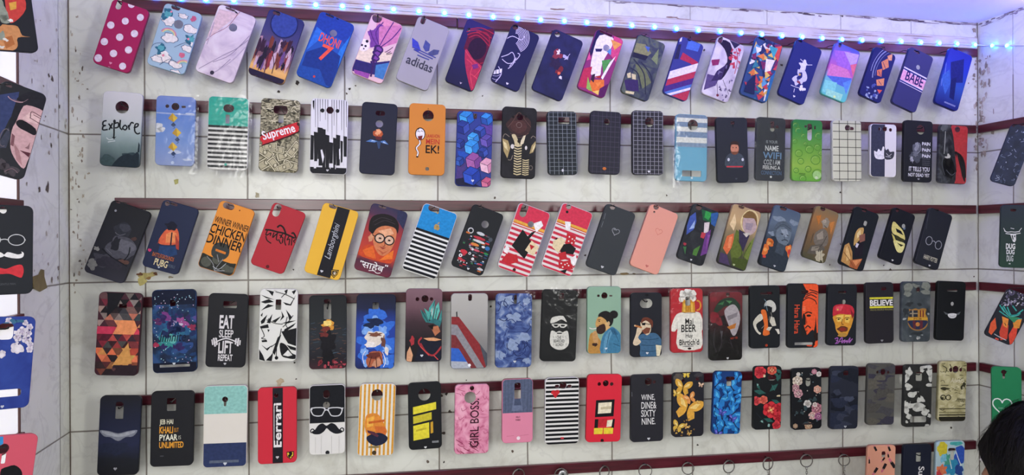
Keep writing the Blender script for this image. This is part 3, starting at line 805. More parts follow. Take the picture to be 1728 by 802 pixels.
P('#c9b98a', (455,312),(480,310),(500,355),(510,390),(480,385),(470,350)); P('#e0d4ac', (550,315),(535,318),(515,355),(512,385),(535,370)); P('#a89460', (392,335),(430,350),(445,400),(425,470),(400,420)); P('#dccb94', (395,350),(420,370),(430,420),(405,395)); P('#a89460', (620,350),(590,385),(575,440),(600,430),(615,390)); P('#dccb94', (618,365),(598,395),(590,430),(612,400)); EM('#d8d2c8', [(460,390,12,16),(552,400,8,14)]); LM('#8d8070', 4, [[(395,330),(410,305),(440,325)],[(620,335),(600,320),(585,335)],[(430,480),(450,480),(460,450)]]); E('#2a2018', 505, 355, 12)
for k in range(12): D('#cdbd8c', *[((46 if k < 6 else 46) + dx, 53 + k * 3.6 + dy) for dx, dy in ((-10,0),(0,1.6),(12,0),(12,1.7),(0,3.3),(-10,1.7))])
for k in range(8): D('#cdbd8c', *[(70 + dx, 73 + k * 2.9 + dy) for dx, dy in ((-9,0),(0,1),(10,-.3),(10,1.2),(0,2.4),(-9,1.4))])
ring('#8d8070', 3, 583, 535, 12, 14)
done()
start('H', (697,152,890,152,905,583,700,583), 'black phone case with a thin white grid, narrow and leftmost of the grid cases', '#1d2429', [('r',808,214,76,46,8)], group=G2)
for k in range(7): Q('#8d959a', 5 + k * 15.2, 0, 6.3 + k * 15.2, 100)
for k in range(16): Q('#7d858a', 0, 2 + k * 6.5, 100, 2.6 + k * 6.5)
E('#d0d0d0', 800, 552, 7, 10)
done()
start('H', (997,150,1198,155,1185,580,972,575), 'charcoal phone case with a faint purple grid and an orange dot near its foot', '#24242f', [('c',1100,222,20)], group=G2)
for k in range(7): Q('#4a4558', 10 + k * 14, 0, 11 + k * 14, 100)
for k in range(12): Q('#4f4a5c', 0, 8 + k * 8, 100, 8.5 + k * 8)
E('#c9702e', 1082, 540, 13, 10)
done()
start('H', (1272,145,1480,150,1483,585,1272,580), 'dark grey phone case with a dense white grid, nearest the blue striped case', '#2c2c33', [('c',1387,225,30)], group=G2)
for k in range(8): Q('#a0a0a8', 3 + k * 13.4, 0, 4.3 + k * 13.4, 100)
for k in range(16): Q('#96969e', 0, 2 + k * 6.4, 100, 2.6 + k * 6.4)
H('#e0e0e0', 1383, 560, 9)
done()
start('I', (140,145,378,152,365,655,132,645), 'sky blue phone case with white stripes across its upper half', '#73b8dc', [('c',264,228,39),('r',255,593,144,46,6)], group=G2, sleeve=True)
Q('#7f96bc', 0, 0, 100, 44)
for a, b in ((5.5,11.8),(19,26),(34.5,42.5)): Q('#e9eaec', 0, a, 100, b)
Q('#8aa0c0', 0, 42.5, 100, 49); E('#dfeef6', 256, 626, 8)
done()
start('I', (435,168,668,172,688,665,455,658), 'charcoal phone case with a small bearded man drawn in flat colours', '#262a32', [('r',562,212,30,24,4)], group=G2)
P('#434b53', (545,440),(612,440),(650,480),(640,545),(515,545),(510,480)); E('#c48262', 578, 405, 31, 42); P('#7a4a34', (548,420),(560,428),(596,428),(609,418),(600,442),(578,452),(556,442)); P('#3a2a24', (545,398),(550,358),(580,348),(608,362),(610,400),(600,378),(556,376)); EM('#2a1d1a', [(566,398,4),(590,398,4)]); P('#c03a42', (516,536),(640,536),(638,546),(518,546)); EM('#c9ccd0', [(532,488,9,12),(638,488,9,12)]); P('#12151a', (550,200),(578,200),(564,250)); H('#50565e', 590, 632, 8)
done()
start('I', (748,168,965,175,950,652,735,642), 'slate phone case lettered with a white and blue joke about a connection', '#353a46', [('r',862,218,30,36,5),('c',862,258,18),('c',898,243,13)], group=G2, sleeve=True)
ring('#23272f', 5, 870, 310, 20, 24, -90, 90)
T('#a8b0b8', 'IS YOUR', 858, 355, 86, 22, bold=.01); T('#dfe3e8', 'NAME', 858, 403, 100, 40, bold=.02); T('#6f97c4', 'WIFI', 860, 458, 138, 50, bold=.02); T('#c9ced4', 'COZ I AM', 858, 508, 122, 38, bold=.01); T('#e4e6ea', 'FEELING A', 855, 548, 130, 28, bold=.02); T('#55739c', 'CONNECTION', 853, 588, 152, 30, bold=.02); E('#dfe3e8', 850, 618, 8)
done()
start('I', (1015,185,1242,192,1228,655,1010,645), 'green phone case with a pattern of bubbles', ('grad',[(0,'#2c8a50'),(.2,'#3a9a50'),(.5,'#7ab848'),(.75,'#9cc850'),(1,'#68b83c')],.1), [('r',1143,282,36,125),('r',1142,232,38,30),('c',1112,238,9),('r',1182,247,13,28)], group=G2, sleeve=True)
for x, y, r in ((1060,270,26),(1095,310,16),(1210,310,28),(1030,350,18),(1140,410,30),(1200,395,24),(1060,440,26),(1075,500,22),(1185,490,34),(1040,570,18),(1200,600,38),(1130,560,22),(1090,630,24),(1225,440,18),(1035,230,20),(1110,370,14)):
    ring('#5a9a3c', 5, x, y, r, r); ring('#b8dc80', 3, x - r * .1, y + r * .1, r * .72, r * .72, 60, 200)
E('#b4e09a', 1195, 605, 32); E('#e2f0d8', 1192, 625, 12); T('#3c6a28', 'mmm', 1085, 596, 46, 12)
done()
start('J', (65,145,278,150,290,612,70,600), 'white phone case with a thin black grid', '#e6e5df', [('r',180,205,42,46),('r',210,210,36,26)], group=G2, sleeve=True)
for x in (22, 51, 79): Q('#3a3c3e', x, 0, x + 2, 100)
for k in range(8): Q('#2e3032', 0, 5 + k * 13, 100, 6 + k * 13)
E('#1c1e22', 180, 195, 12)
done()
start('J', (355,175,548,178,545,580,350,570), 'half grey half white phone case with a split paint crown', '#e2dfdb', [('c',460,213,17),('c',420,213,11),('c',503,220,12)], group=G2)
Q('#3a3d4e', 0, 0, 55, 100)
P('#e9e7e4', (378,378),(400,385),(412,362),(432,380),(445,345),(457,360),(457,434),(392,434)); P('#3d3f46', (457,350),(468,372),(485,362),(497,385),(530,385),(516,436),(457,436)); LM('#c4c4c8', 3, [[(390,395),(410,415),(430,400)],[(400,420),(445,410)]]); LM('#e2dfdb', 3, [[(470,395),(490,415),(510,400)],[(465,420),(505,425)]])
done()
start('J', (610,148,825,152,810,618,600,605), 'black phone case with a white motto in block capitals beside a grey statue', '#1e2025', [('c',730,218,32)], group=G2)
B('#5d6168', 705, 360, 30, 4, .4, 45); B('#8a8d92', 700, 350, 16, 5, .5, 28); B('#4c5056', 690, 420, 40, 6, .5, 40); B('#a9abb0', 660, 440, 14, 7, .5, 24); B('#6d7177', 690, 400, 18, 8, .4, 22); LM('#8f9298', 4, [[(690,330),(720,320),(730,370),(700,400)],[(650,430),(670,470)]])
for k, y in enumerate((326, 372, 417)): T('#e4e4e6', 'PAIN', 770, y, 62, 26, bold=.04)
for y in (350, 396): T('#9a9ca0', 'pain', 768, y, 56, 9)
for k in range(4): T('#6f7278', 'HHHHHHHH', 768, 440 + k * 15, 58, 9)
T('#e4e4e6', 'IT TELLS YOU', 717, 515, 154, 34, bold=.03); T('#9a9ca0', "YOU'RE", 712, 538, 40, 8); LM('#9a9ca0', 2, [[(650,538),(685,538)],[(740,540),(780,541)]]); T('#e4e4e6', 'NOT DEAD YET', 715, 560, 160, 26, bold=.03); H('#a0a0a4', 712, 590, 8)
done()
start('J', (878,180,1088,188,1070,632,862,615), 'phone case split diagonally into dark smoke and red with black curves', ('noise',3.0,[(.35,'#1d1f28'),(.55,'#3a3d48'),(.72,'#6a6d78')],1.0), [('c',1005,216,19)], group=G2, sleeve=True)
P('#d8404c', (965,180),(1095,180),(1085,640),(985,640),(1000,560),(990,430),(975,270)); P('#1c1a22', (985,380),(1040,420),(1060,480),(1062,610),(1040,570),(1010,470)); LM('#1c1a22', 8, [[(985,385),(1030,410),(1058,470),(1066,580)]]); P('#cf3a46', (1000,400),(1030,520),(1050,630),(990,640)); B('#e8e6ea', 935, 425, 20, 3, .6, 24); P('#121218', (890,440),(960,430),(1000,530),(960,590),(900,560)); LM('#5c606c', 6, [[(900,420),(890,480),(910,560)],[(920,520),(960,560),(990,540)]]); LM('#c9ccd4', 5, [[(915,230),(910,330),(905,400)]]); B('#6f7380', 905, 200, 26, 5, .4)
done()

# ================================================================ third row (tilted)
G3 = 'phone cases tilted on the third rail'
start('K', (755,70,1035,155,825,645,565,550), 'near black phone case with smoky grey shapes, leftmost on the third rail', ('grad',[(0,'#14161c'),(.5,'#1f2029'),(.8,'#26262f'),(1,'#30303c')],.12), [('r',800,85,30,14)], group=G3)
B('#2d2f38', 830, 275, 60, 3, .15, 55); B('#3d3f49', 850, 260, 38, 4, .2, 30); B('#4c4c56', 820, 400, 100, 5, .18, 75); B('#62626c', 850, 385, 62, 6, .2, 46); B('#23242c', 780, 370, 30, 7, .3, 55); B('#41414b', 700, 480, 70, 8, .3, 50); B('#8a8a86', 655, 400, 20, 9, .3, 14); B('#7b7b78', 625, 505, 34, 10, .3, 34); B('#2f2d38', 740, 500, 90, 11, .3, 40); B('#5c4038', 840, 490, 34, 12, .3, 18); B('#4a3430', 905, 335, 20, 13, .4, 14); LM('#1a1b22', 8, [[(690,400),(760,460),(860,520)],[(880,390),(870,440),(840,480)]]); LM('#6f6f78', 3, [[(780,290),(810,310),(850,300)],[(720,400),(760,440)]]); E('#8d8f98', 783, 143, 8)
done()
start('K', (1105,70,1355,130,1195,585,955,510), 'dark blue phone case with an orange paint patch above small cream capitals', '#1b2544', [('c',1132,95,17),('r',1178,100,50,18)], group=G3)
P('#d8603a', (1110,285),(1150,262),(1200,268),(1212,340),(1195,370),(1115,375),(1070,355)); P('#e88a50', (1125,300),(1160,285),(1195,295),(1190,360),(1120,360)); P('#a83c30', (1185,300),(1212,360),(1210,410),(1190,400)); P('#a83c30', (1085,330),(1062,370),(1080,350)); P('#1f3e6a', (1080,380),(1190,385),(1200,440),(1130,460),(1070,425)); P('#10182e', (1160,290),(1168,290),(1160,375),(1150,375)); B('#15182a', 1160, 245, 42, 3, .3, 28); B('#c8366a', 1015, 410, 12, 4)
T('#b8642c', 'BATTLEGROUNDS', 1105, 455, 150, 28, rot=0, bold=.02); T('#e0d0a0', 'PUBG', 1090, 498, 92, 48, bold=.03); T('#5c6a78', 'MOBILE', 1160, 520, 50, 20); H('#b0b8c4', 1075, 526, 8)
done()
start('K', (1495,75,1730,140,1570,595,1330,515), 'orange phone case with three lines of black dinner slogan lettering', '#ea9128', [('r',1547,112,80,44)], group=G3)
E('#7a3a18', 1622, 142, 5)
P('#2b2c26', (1330,520),(1360,430),(1420,450),(1470,470),(1560,500),(1600,510),(1570,600)); BM('#54564c', [(1400,490,40,30),(1540,540,45,26),(1470,470,36,30)]); P('#3a3c3a', (1430,440),(1450,370),(1500,360),(1550,385),(1545,450),(1490,480)); LM('#86888a', 5, [[(1400,450),(1440,500),(1450,545)],[(1470,440),(1480,490)],[(1510,470),(1470,520),(1450,550)]]); LM('#c8ccd0', 3, [[(1440,520),(1480,540),(1530,500)],[(1450,550),(1520,550)]]); P('#d87a20', (1460,400),(1530,425),(1525,440),(1458,415))
T('#1c1712', 'WINNER WINNER', 1570, 235, 240, 44, bold=.02); T('#1c1712', 'CHICKEN', 1545, 293, 250, 66, bold=.03); T('#1c1712', 'DINNER', 1520, 360, 250, 66, bold=.03)
done()
start('L', (240,85,480,160,300,580,92,500), 'plain dark red phone case with black brush script', '#b4202f', [('r',270,140,48,90)], group=G3)
use('Z')
LM('#1d0d10', 12, [[(180,292),(230,296),(290,312),(345,322)],[(292,272),(318,252),(345,268),(362,300),(372,335)],[(425,330),(442,322),(458,345),(470,378)],[(345,322),(400,345),(455,372)]])
LM('#1d0d10', 8, [[(200,300),(186,340),(205,338),(232,322),(226,350)],[(186,352),(198,392),(236,420)],[(262,318),(250,365),(275,342),(300,322)],[(292,328),(284,378),(300,395)],[(310,345),(328,345),(320,372)],[(345,325),(330,358),(345,368),(338,418)],[(375,332),(360,392),(372,440)],[(402,355),(384,388),(408,380),(400,438)],[(432,352),(424,440)],[(470,380),(445,398),(462,418)],[(305,380),(318,410),(330,425)]])
use('L'); E('#5c101a', 207, 522, 12)
done()
start('L', (590,88,830,150,690,620,445,555), 'yellow phone case with a black band of silver script and a black shield', '#ecb526', [('r',650,112,58,34)], group=G3)
D('#17171f', (39,0),(74,0),(74,100),(37,100)); T('#b9bcc4', 'Lamborghini', 650, 350, 250, 54, rot=90, shear=.35)
P('#151419', (635,540),(690,545),(680,575),(655,600),(634,575)); P('#c89a2a', (640,546),(684,550),(676,573),(655,593),(639,572)); P('#17151a', (644,551),(679,554),(672,571),(655,587),(643,570)); B('#d8c8b0', 660, 566, 9, 3, .5); H('#d0d0d8', 573, 553, 10)
done()
start('L', (915,90,1160,155,1035,605,785,535), 'purple and red phone case with a portrait of a man in round glasses', ('grad',[(0,'#2c2a4a'),(.15,'#4a2a48'),(.35,'#9a2a30'),(.7,'#c03a24'),(.85,'#4a2038'),(1,'#6a2238')],.12), [('r',985,115,54,26)], group=G3)
P('#2c3050', (1090,130),(1165,150),(1130,280),(1080,200)); P('#c8441c', (840,400),(900,370),(1000,420),(1060,440),(1040,500),(930,480),(820,440)); P('#e0641c', (850,410),(920,380),(940,470),(870,450)); P('#e8741f', (1000,450),(1060,410),(1050,470),(960,480))
P('#cf7a4e', (930,270),(1010,245),(1075,270),(1072,340),(1035,420),(985,450),(945,420),(920,350)); P('#e8aa80', (955,280),(1040,262),(1062,300),(1000,320)); P('#b55a38', (945,400),(985,440),(1030,410),(990,425)); P('#9a3f2c', (960,385),(1010,395),(985,405)); B('#d09068', 905, 325, 16, 3, .2, 26)
P('#1a1518', (890,270),(900,210),(930,175),(1000,165),(1065,190),(1095,240),(1085,300),(1070,262),(1000,245),(945,265),(920,300),(905,290)); LM('#3a3038', 4, [[(920,220),(980,190),(1050,210)],[(930,240),(1000,210),(1070,235)]])
for x, y in ((965,330),(1030,345)): E('#d8b094', x, y, 30, 28); ring('#16171c', 8, x, y, 32, 30)
EM('#2a1a18', [(968,330,10,6),(1030,345,10,6)]); LM('#16171c', 6, [[(915,305),(935,318)],[(996,335),(1002,338)]]); LM('#8a3a28', 5, [[(995,345),(1000,380),(985,385)]])
T('#f0ecea', 'साहेब', 920, 520, 150, 62, bold=.01); T('#f0ecea', '"', 845, 487, 20, 12, bold=.02); T('#f0ecea', '"', 1012, 517, 20, 12, bold=.02); L('#e8e0e0', 5, (890,548), (925,550), (945,566), (970,565))
done()
start('L', (1265,90,1500,165,1340,615,1115,535), 'phone case with a bright blue top over slanting black and white stripes', '#e8e8e6', [('r',1332,130,78,44)], group=G3)
Q('#0c88cc', 0, 0, 100, 37)
for k in range(10): Q('#14161d', 0, 37 + k * 6.45, 100, 40.6 + k * 6.45)
EM('#b09458', [(1345,252,12,20),(1360,258,12,20)]); E('#0c88cc', 1374, 250, 8); E('#b09458', 1364, 228, 4, 9, -30); E('#b09458', 1358, 155, 8, 10)
done()
start('M', (190,95,410,170,250,595,50,510), 'charcoal phone case crowded with tiny coloured badges', '#15191f', [('r',245,112,44,20),('c',275,236,25)], group=G3)
E('#1c2026', 300, 135, 10, 5, -18); E('#d8d8da', 178, 277, 20)
rn = random.Random(21)
cc = ['#c8323c','#d8d8dc','#c86a2a','#2f6aa0','#b8425c','#3c7a50','#5a6068','#8a2a3a','#2a4a70','#8f9298']
for i in range(80):
    u, v = rn.uniform(7, 88), rn.uniform(38, 94); w_, h_ = rn.uniform(3, 14), rn.uniform(1, 2.6)
    Q(cc[i % 10] if rn.random() < .75 else '#2a2f38', u, v, min(94, u + w_), v + h_)
for x, y, w_, h_, c in ((245,300,60,22,'#c9ccd0'),(235,330,90,20,'#b83040'),(232,352,90,18,'#d0d0d2'),(205,372,62,20,'#d8823a'),(130,420,52,30,'#c83040'),(310,340,30,30,'#4a5058'),(290,400,34,30,'#2a6ca8'),(215,412,50,16,'#c8566a'),(280,436,36,14,'#2f8a50'),(115,475,60,14,'#c03a4a'),(240,540,44,18,'#c9c9cc')):
    _lay([[(a, b) for a, b in ell(x, y, w_ / 2, h_ / 2, 0, 8)]], c)
EM('#e0e0e2', [(108,445,12),(170,432,9),(190,470,10),(90,478,4),(110,485,4),(130,492,4),(150,498,4),(190,405,8),(262,390,12,8)]); EM('#15191f', [(178,277,13),(108,445,5),(170,432,5)]); H('#c8c8cc', 160, 536, 9); T('#15191f', 'ee', 178, 277, 18, 10, bold=.03)
done()
start('M', (505,85,720,160,570,605,360,520), 'red topped striped phone case with a black and cream print, beside the badge case', '#e6dcd8', [('r',538,140,46,96),('c',585,236,21)], group=G3)
Q('#d22f4c', 0, 0, 100, 26)
for k in range(9): Q('#c82c46', 0, 37.5 + k * 7.4, 100, 41.3 + k * 7.4)
Q('#e2a83a', 0, 26, 100, 29.5); Q('#d2601f', 0, 29.5, 100, 31); Q('#c82c46', 0, 32.5, 100, 34)
P('#17171a', (530,270),(600,370),(540,470),(455,380)); P('#e4cfa4', (590,345),(640,390),(600,450),(545,410)); P('#c0222c', (420,435),(490,440),(500,490),(430,510),(385,480)); P('#f0ecea', (600,230),(655,212),(668,245),(620,290)); P('#17171a', (590,290),(620,280),(560,350),(540,340)); P('#f0ecea', (400,420),(420,370),(440,400),(425,435)); P('#c0222c', (575,370),(610,385),(585,410))
E('#40201a', 472, 543, 11)
done()
start('M', (800,85,1005,160,860,600,655,515), 'red topped striped phone case with a spotted red print, left of the plain black case', '#e6dcd8', [('c',840,115,18),('r',775,155,10,60)], group=G3)
Q('#d22f4c', 0, 0, 100, 26)
for k in range(9): Q('#c82c46', 0, 37.5 + k * 7.4, 100, 41.3 + k * 7.4)
Q('#e2a83a', 0, 26, 100, 29.5); Q('#d2601f', 0, 29.5, 100, 31); Q('#c82c46', 0, 32.5, 100, 34)
E('#17171a', 830, 152, 9); P('#c0222c', (830,290),(890,320),(880,370),(815,385)); EM('#f0e6e4', [(845,320,5),(865,335,5),(840,350,5),(862,362,5),(880,345,4)]); P('#17171a', (770,375),(850,365),(890,400),(870,440),(790,430)); P('#e4cfa4', (735,350),(790,320),(820,350),(770,430),(730,390)); P('#c0222c', (770,430),(820,420),(830,470),(780,480)); P('#c0222c', (770,490),(850,480),(870,540),(775,535)); EM('#f0e6e4', [(790,500,5),(815,508,5),(840,515,5),(800,525,5),(830,500,4)]); P('#f0ecea', (815,215),(855,220),(850,275),(820,270)); P('#f0ecea', (850,470),(890,440),(895,500),(870,520)); P('#17171a', (780,550),(830,540),(815,570)); P('#17171a', (740,335),(765,325),(760,340))
done()
start('M', (1095,95,1300,160,1155,595,960,510), 'plain black phone case with a grey heart outline', '#31363a', [('c',1138,117,19)], group=G3)
HO('#8d9094', 4, 1158, 285, 26); H('#c9c9cc', 1068, 524, 10); B('#75787c', 1150, 270, 6, 2); LM('#6a6d72', 4, [[(1090,160),(1080,200)],[(1075,215),(1062,255)]])
done()
start('M', (1395,95,1585,165,1445,590,1255,505), 'peach pink phone case with a faint heart outline', '#e59c88', [('c',1433,117,19),('c',1420,152,7)], group=G3)
HO('#d2806e', 4, 1450, 285, 24); H('#c06a60', 1370, 518, 11)
done()
start('N', (265,105,470,165,335,590,148,505), 'dark phone case with green, violet and blue paint swirls', ('noise',2.2,[(.3,'#14161c'),(.5,'#23262c'),(.7,'#33383a')],.8), [('c',310,130,24)], group=G3)
P('#3f57a4', (225,215),(285,170),(290,240),(270,300),(215,340)); P('#9ab0dc', (235,300),(280,230),(275,290)); P('#1f5a3a', (330,150),(440,180),(400,250),(340,230)); P('#2f9a48', (360,160),(410,180),(380,230),(350,210)); P('#d8cccc', (350,250),(390,245),(380,320),(345,330)); P('#b83a48', (330,320),(365,330),(345,370),(320,360)); P('#6a3a80', (360,330),(400,300),(370,480),(320,500)); P('#8a4c9a', (375,340),(395,340),(360,460)); P('#4a7a34', (270,450),(320,420),(290,500),(260,490)); P('#2c5a9a', (400,180),(460,170),(430,280),(400,260)); P('#3a7040', (190,430),(215,430),(205,490)); B('#a03040', 205, 410, 12, 4); B('#6a8acc', 440, 300, 14, 6, .4, 50); H('#d0d0d4', 250, 528, 8)
done()
start('N', (565,105,785,170,655,628,452,545), 'tan phone case with a green jacket shape and an orange flame', ('grad',[(0,'#b0926c'),(.25,'#c0a070'),(.45,'#8a7858'),(.7,'#5a5a3a'),(1,'#2a2830')],.16), [('r',630,128,48,32)], group=G3)
ring('#e0cd94', 9, 690, 240, 62, 84); P('#b8a0a0', (650,200),(700,165),(745,220),(735,310),(680,345),(640,290)); P('#7a5c34', (640,200),(690,160),(740,200),(745,280),(725,220),(660,215)); P('#9a8a94', (660,250),(720,255),(700,310),(660,300)); P('#e4c898', (540,260),(580,180),(590,250),(570,310)); P('#d86a3a', (520,350),(570,330),(570,410),(520,490),(490,440)); P('#e88a58', (535,360),(560,350),(545,440),(525,440)); P('#4a3a5c', (470,470),(520,490),(540,570),(460,545)); P('#5f6e2c', (590,300),(640,340),(640,480),(560,560),(545,470)); P('#6c7c34', (735,350),(690,400),(640,500),(700,560),(725,440)); P('#38304a', (610,300),(690,345),(640,470),(610,400)); P('#c8c0b4', (640,330),(700,325),(665,360)); LM('#3c4a20', 5, [[(600,380),(630,450),(620,540)],[(700,400),(650,490),(640,570)]]); P('#44521f', (560,510),(680,530),(650,610),(555,570)); H('#b8c090', 572, 566, 9)
done()
start('N', (875,110,1085,175,950,635,767,555), 'slate blue phone case with a grey turbaned statue garlanded in orange', ('grad',[(0,'#4a5a70'),(.3,'#5a6a7c'),(.55,'#3a4450'),(.8,'#1e2630'),(1,'#151a22')],.14), [('r',945,140,54,36)], group=G3)
BM('#7c8a98', [(910,220,40,16),(1020,250,40,20),(860,330,34,16)], .4)
P('#2c353f', (830,390),(880,350),(990,420),(1020,470),(960,620),(780,560)); P('#697682', (895,300),(945,270),(1000,310),(995,370),(965,420),(915,405),(890,360)); P('#8c98a2', (925,300),(970,300),(985,350),(950,360)); P('#525e6a', (870,310),(900,250),(960,240),(1005,285),(1000,320),(940,280),(895,305),(885,360)); LM('#3a444e', 4, [[(885,300),(940,262),(1000,300)],[(920,330),(945,335)],[(965,340),(985,348)],[(950,345),(955,375)]]); LM('#2b333c', 6, [[(930,385),(955,378),(980,390)]]); EM('#2b333c', [(935,336,8,4),(975,345,7,4)]); P('#3f4a55', (900,395),(960,425),(940,500),(880,470))
BM('#d86f2c', [(800,470,26,28),(815,430,26,24),(840,395,28,22),(985,450,24,30),(990,490,20,26),(850,405,22,20)], .3); BM('#e89a4a', [(810,450,14),(835,405,14),(985,440,12)]); BM('#c83c34', [(990,470,16,20),(800,500,12)]); H('#c8c8cc', 878, 575, 9)
done()
start('N', (1185,115,1365,175,1255,572,1095,495), 'olive brown phone case with a pale seated statue figure', ('grad',[(0,'#7c6a4c'),(.25,'#9a6c3c'),(.5,'#7a5a38'),(1,'#4c4a34')],.25,5.0), [('r',1242,145,40,32)], group=G3)
B('#8d8474', 1262, 250, 30, 3, .3, 36); B('#a89c88', 1256, 240, 14, 4, .3, 16); P('#70685c', (1190,320),(1250,295),(1280,340),(1270,420),(1200,430),(1170,380)); P('#948a7a', (1195,340),(1240,310),(1245,370),(1200,380)); P('#5c564c', (1150,420),(1230,410),(1260,450),(1200,490),(1120,480)); P('#8a8272', (1160,430),(1220,425),(1200,460),(1150,460)); B('#b0a88e', 1215, 500, 30, 8, .4, 44); LM('#c8c0a0', 4, [[(1200,460),(1190,540)],[(1215,460),(1215,545)],[(1230,460),(1240,550)]]); LM('#4a443a', 5, [[(1170,330),(1150,400)],[(1270,350),(1230,420),(1180,440)],[(1250,270),(1270,290)]]); P('#c07a38', (1290,250),(1330,240),(1300,340)); P('#b8702f', (1190,200),(1230,190),(1210,270))
done()
start('O', (240,125,420,185,295,630,118,550), 'black phone case with a gold cloaked figure print', '#141a22', [('r',305,155,40,26),('r',314,255,26,38,10)], group=G3)
P('#b88a4c', (155,420),(190,400),(215,470),(215,590),(130,540)); P('#d8b070', (165,440),(185,420),(200,520),(170,540)); P('#c09a58', (235,340),(260,295),(300,290),(290,350),(250,400),(225,420)); P('#e0c890', (250,330),(275,300),(280,340),(250,370)); P('#8a5a4c', (265,345),(310,330),(310,385),(270,400)); P('#201a26', (235,410),(300,400),(290,500),(230,510)); P('#d2cada', (245,400),(265,410),(250,440),(238,430)); P('#a85c34', (200,530),(290,520),(250,600),(190,590)); P('#d88a54', (215,535),(285,525),(240,575)); LM('#7a4a26', 4, [[(150,470),(200,540),(230,600)],[(180,420),(205,500)]]); E('#cfcfd2', 165, 590, 24, 7, -20)
done()
start('O', (525,130,692,190,580,585,422,505), 'black phone case with yellow brush swirls', '#12151f', [('c',555,155,14),('c',602,275,15)], group=G3)
P('#d8cc78', (525,240),(565,275),(600,320),(610,380),(560,350),(520,330),(510,290)); P('#12151f', (540,290),(580,310),(600,345),(550,320)); P('#e0d88a', (525,380),(570,390),(610,410),(590,470),(555,470),(535,430)); P('#3a3a1c', (540,345),(605,375),(600,395),(545,375)); P('#c8bc60', (510,330),(530,350),(545,390),(525,380)); P('#2a2a18', (550,400),(600,420),(580,430)); B('#6c86a0', 605, 290, 10, 3, .4); H('#d0d0d4', 517, 532, 8)
done()
start('O', (795,130,970,195,860,620,692,545), 'charcoal phone case with round wire spectacles drawn above small capitals', '#22252e', [('r',850,155,30,14)], group=G3)
for x, y in ((792,385),(862,418)): ring('#9a9ca4', 5, x, y, 24, 31)
LM('#9a9ca4', 5, [[(815,390),(830,388),(842,405)]]); T('#c8c4b0', 'HARRY POTTER', 803, 520, 108, 34, bold=.02); H('#c8c8cc', 795, 572, 8); LM('#4a4e58', 3, [[(790,170),(770,300)]])
done()
# ================================================================ fourth row (upright)
G4 = 'phone cases hanging upright on the fourth rail'
start('P', (668,130,962,142,932,705,640,692), 'maroon phone case with orange, pink and grey triangles', '#4a2430', [('r',832,228,54,30,6)], group=G4)
rows = [['#6a4a4c','#1c1c22','#1d1b22','#6d6660','#4a2a34'],['#7a2c3c','#5a2a34','#1c1c20','#8a807a','#5a2832'],['#a88a80','#3a3a40','#231f24','#7a5a54','#2f2428'],['#8a7a74','#5a4a48','#4c4a4c','#c0705a','#3a4446'],['#a89088','#6a3a3c','#ea9a64','#ee9a5c','#4a2a34'],['#d03a56','#d8405a','#f0925a','#e87a54','#5a2a32'],['#6a2434','#5a2030','#3a2a34','#b84a44','#5c2830'],['#8a2a3a','#3a2026','#4a4a48','#7a3438','#9a3838'],['#e8744a','#3a2c2e','#7a4a34','#d8924c','#b84a38'],['#e87c52','#2a2226','#d87a44','#c8a050','#c06040'],['#3a2a2c','#5a2c30','#94603c','#d89450','#8a4a34'],['#7a4236','#2a2024','#8a4c3c','#4a2c38','#3a2230']]
ch = 100 / 12
for j, rw in enumerate(rows):
    for i, c in enumerate(rw):
        x0 = i * 22 - 6 + (11 if j % 2 else 0)
        D(c, (x0, j * ch), (x0 + 22, j * ch), (x0 + 11, (j + 1) * ch)); D(rw[(i * 2 + j) % 5], (x0 + 11, (j + 1) * ch), (x0 + 33, (j + 1) * ch), (x0 + 22, j * ch))
D('#1a1a20', (20,0),(58,0),(45,16),(22,30),(22,12)); D('#f0955c', (38,50),(54,33),(86,33),(94,42),(86,50)); D('#d2385a', (2,41),(42,41),(34,50),(0,50)); D('#d89a50', (55,76),(75,60),(86,85),(40,88)); D('#2e2028', (44,87),(100,87),(100,100),(34,100)); H('#5a3a3c', 772, 655, 14)
done()
start('P', (1025,118,1320,115,1338,675,1035,680), 'galaxy print phone case with a long slot at its foot', ('noise',2.4,[(.3,'#0c1226'),(.45,'#14284a'),(.55,'#1c4a78'),(.66,'#3a4a8c'),(.78,'#7a3a7a')],.8), [('r',1168,208,38,42,8),('r',1183,632,205,18,4)], group=G4)
Q('#0f1830', 0, 0, 100, 18); Q('#0e1428', 0, 88, 100, 100)
for x, y, r, c in ((1180,380,90,'#245a86'),(1150,440,80,'#2a6c8c'),(1180,350,50,'#8a7aa8'),(1230,340,40,'#9a4a8a'),(1130,300,40,'#7a3a80'),(1200,360,30,'#c8b8d0'),(1120,480,50,'#2f8a88'),(1240,500,50,'#2a4a84'),(1070,330,30,'#5a2a5c'),(1300,370,26,'#8a2a4a'),(1050,490,22,'#a02c4c'),(1170,450,40,'#5ab0a8')): B(c, x, y, r, int(r + x), .5, r * .75)
scatter(['#cfd8e8','#9ad0d8','#6aa0c8','#e0b8d8'], 26, 1045, 140, 1315, 610, 2, 4.5, 9, .3)
scatter(['#1a3a68','#32265c','#1c2c58'], 10, 1060, 260, 1310, 560, 12, 30, 10, .6); T('#101a34', 'Infinite', 1170, 435, 180, 66, shear=.3, bold=.01); H('#d0d8e0', 1178, 617, 10)
done()
start('P', (1413,140,1680,148,1658,648,1388,638), 'black phone case lettered EAT SLEEP LIFT REPEAT with a barbell', '#191a1f', [('r',1557,218,92,46,8)], group=G4)
T('#dcd8da', 'EAT', 1535, 335, 98, 92, bold=.05); T('#dcd8da', 'SLEEP', 1531, 415, 96, 52, bold=.03); T('#dcd8da', 'LIFT', 1527, 505, 98, 88, bold=.05); T('#dcd8da', 'REPEAT', 1524, 577, 98, 44, bold=.04)
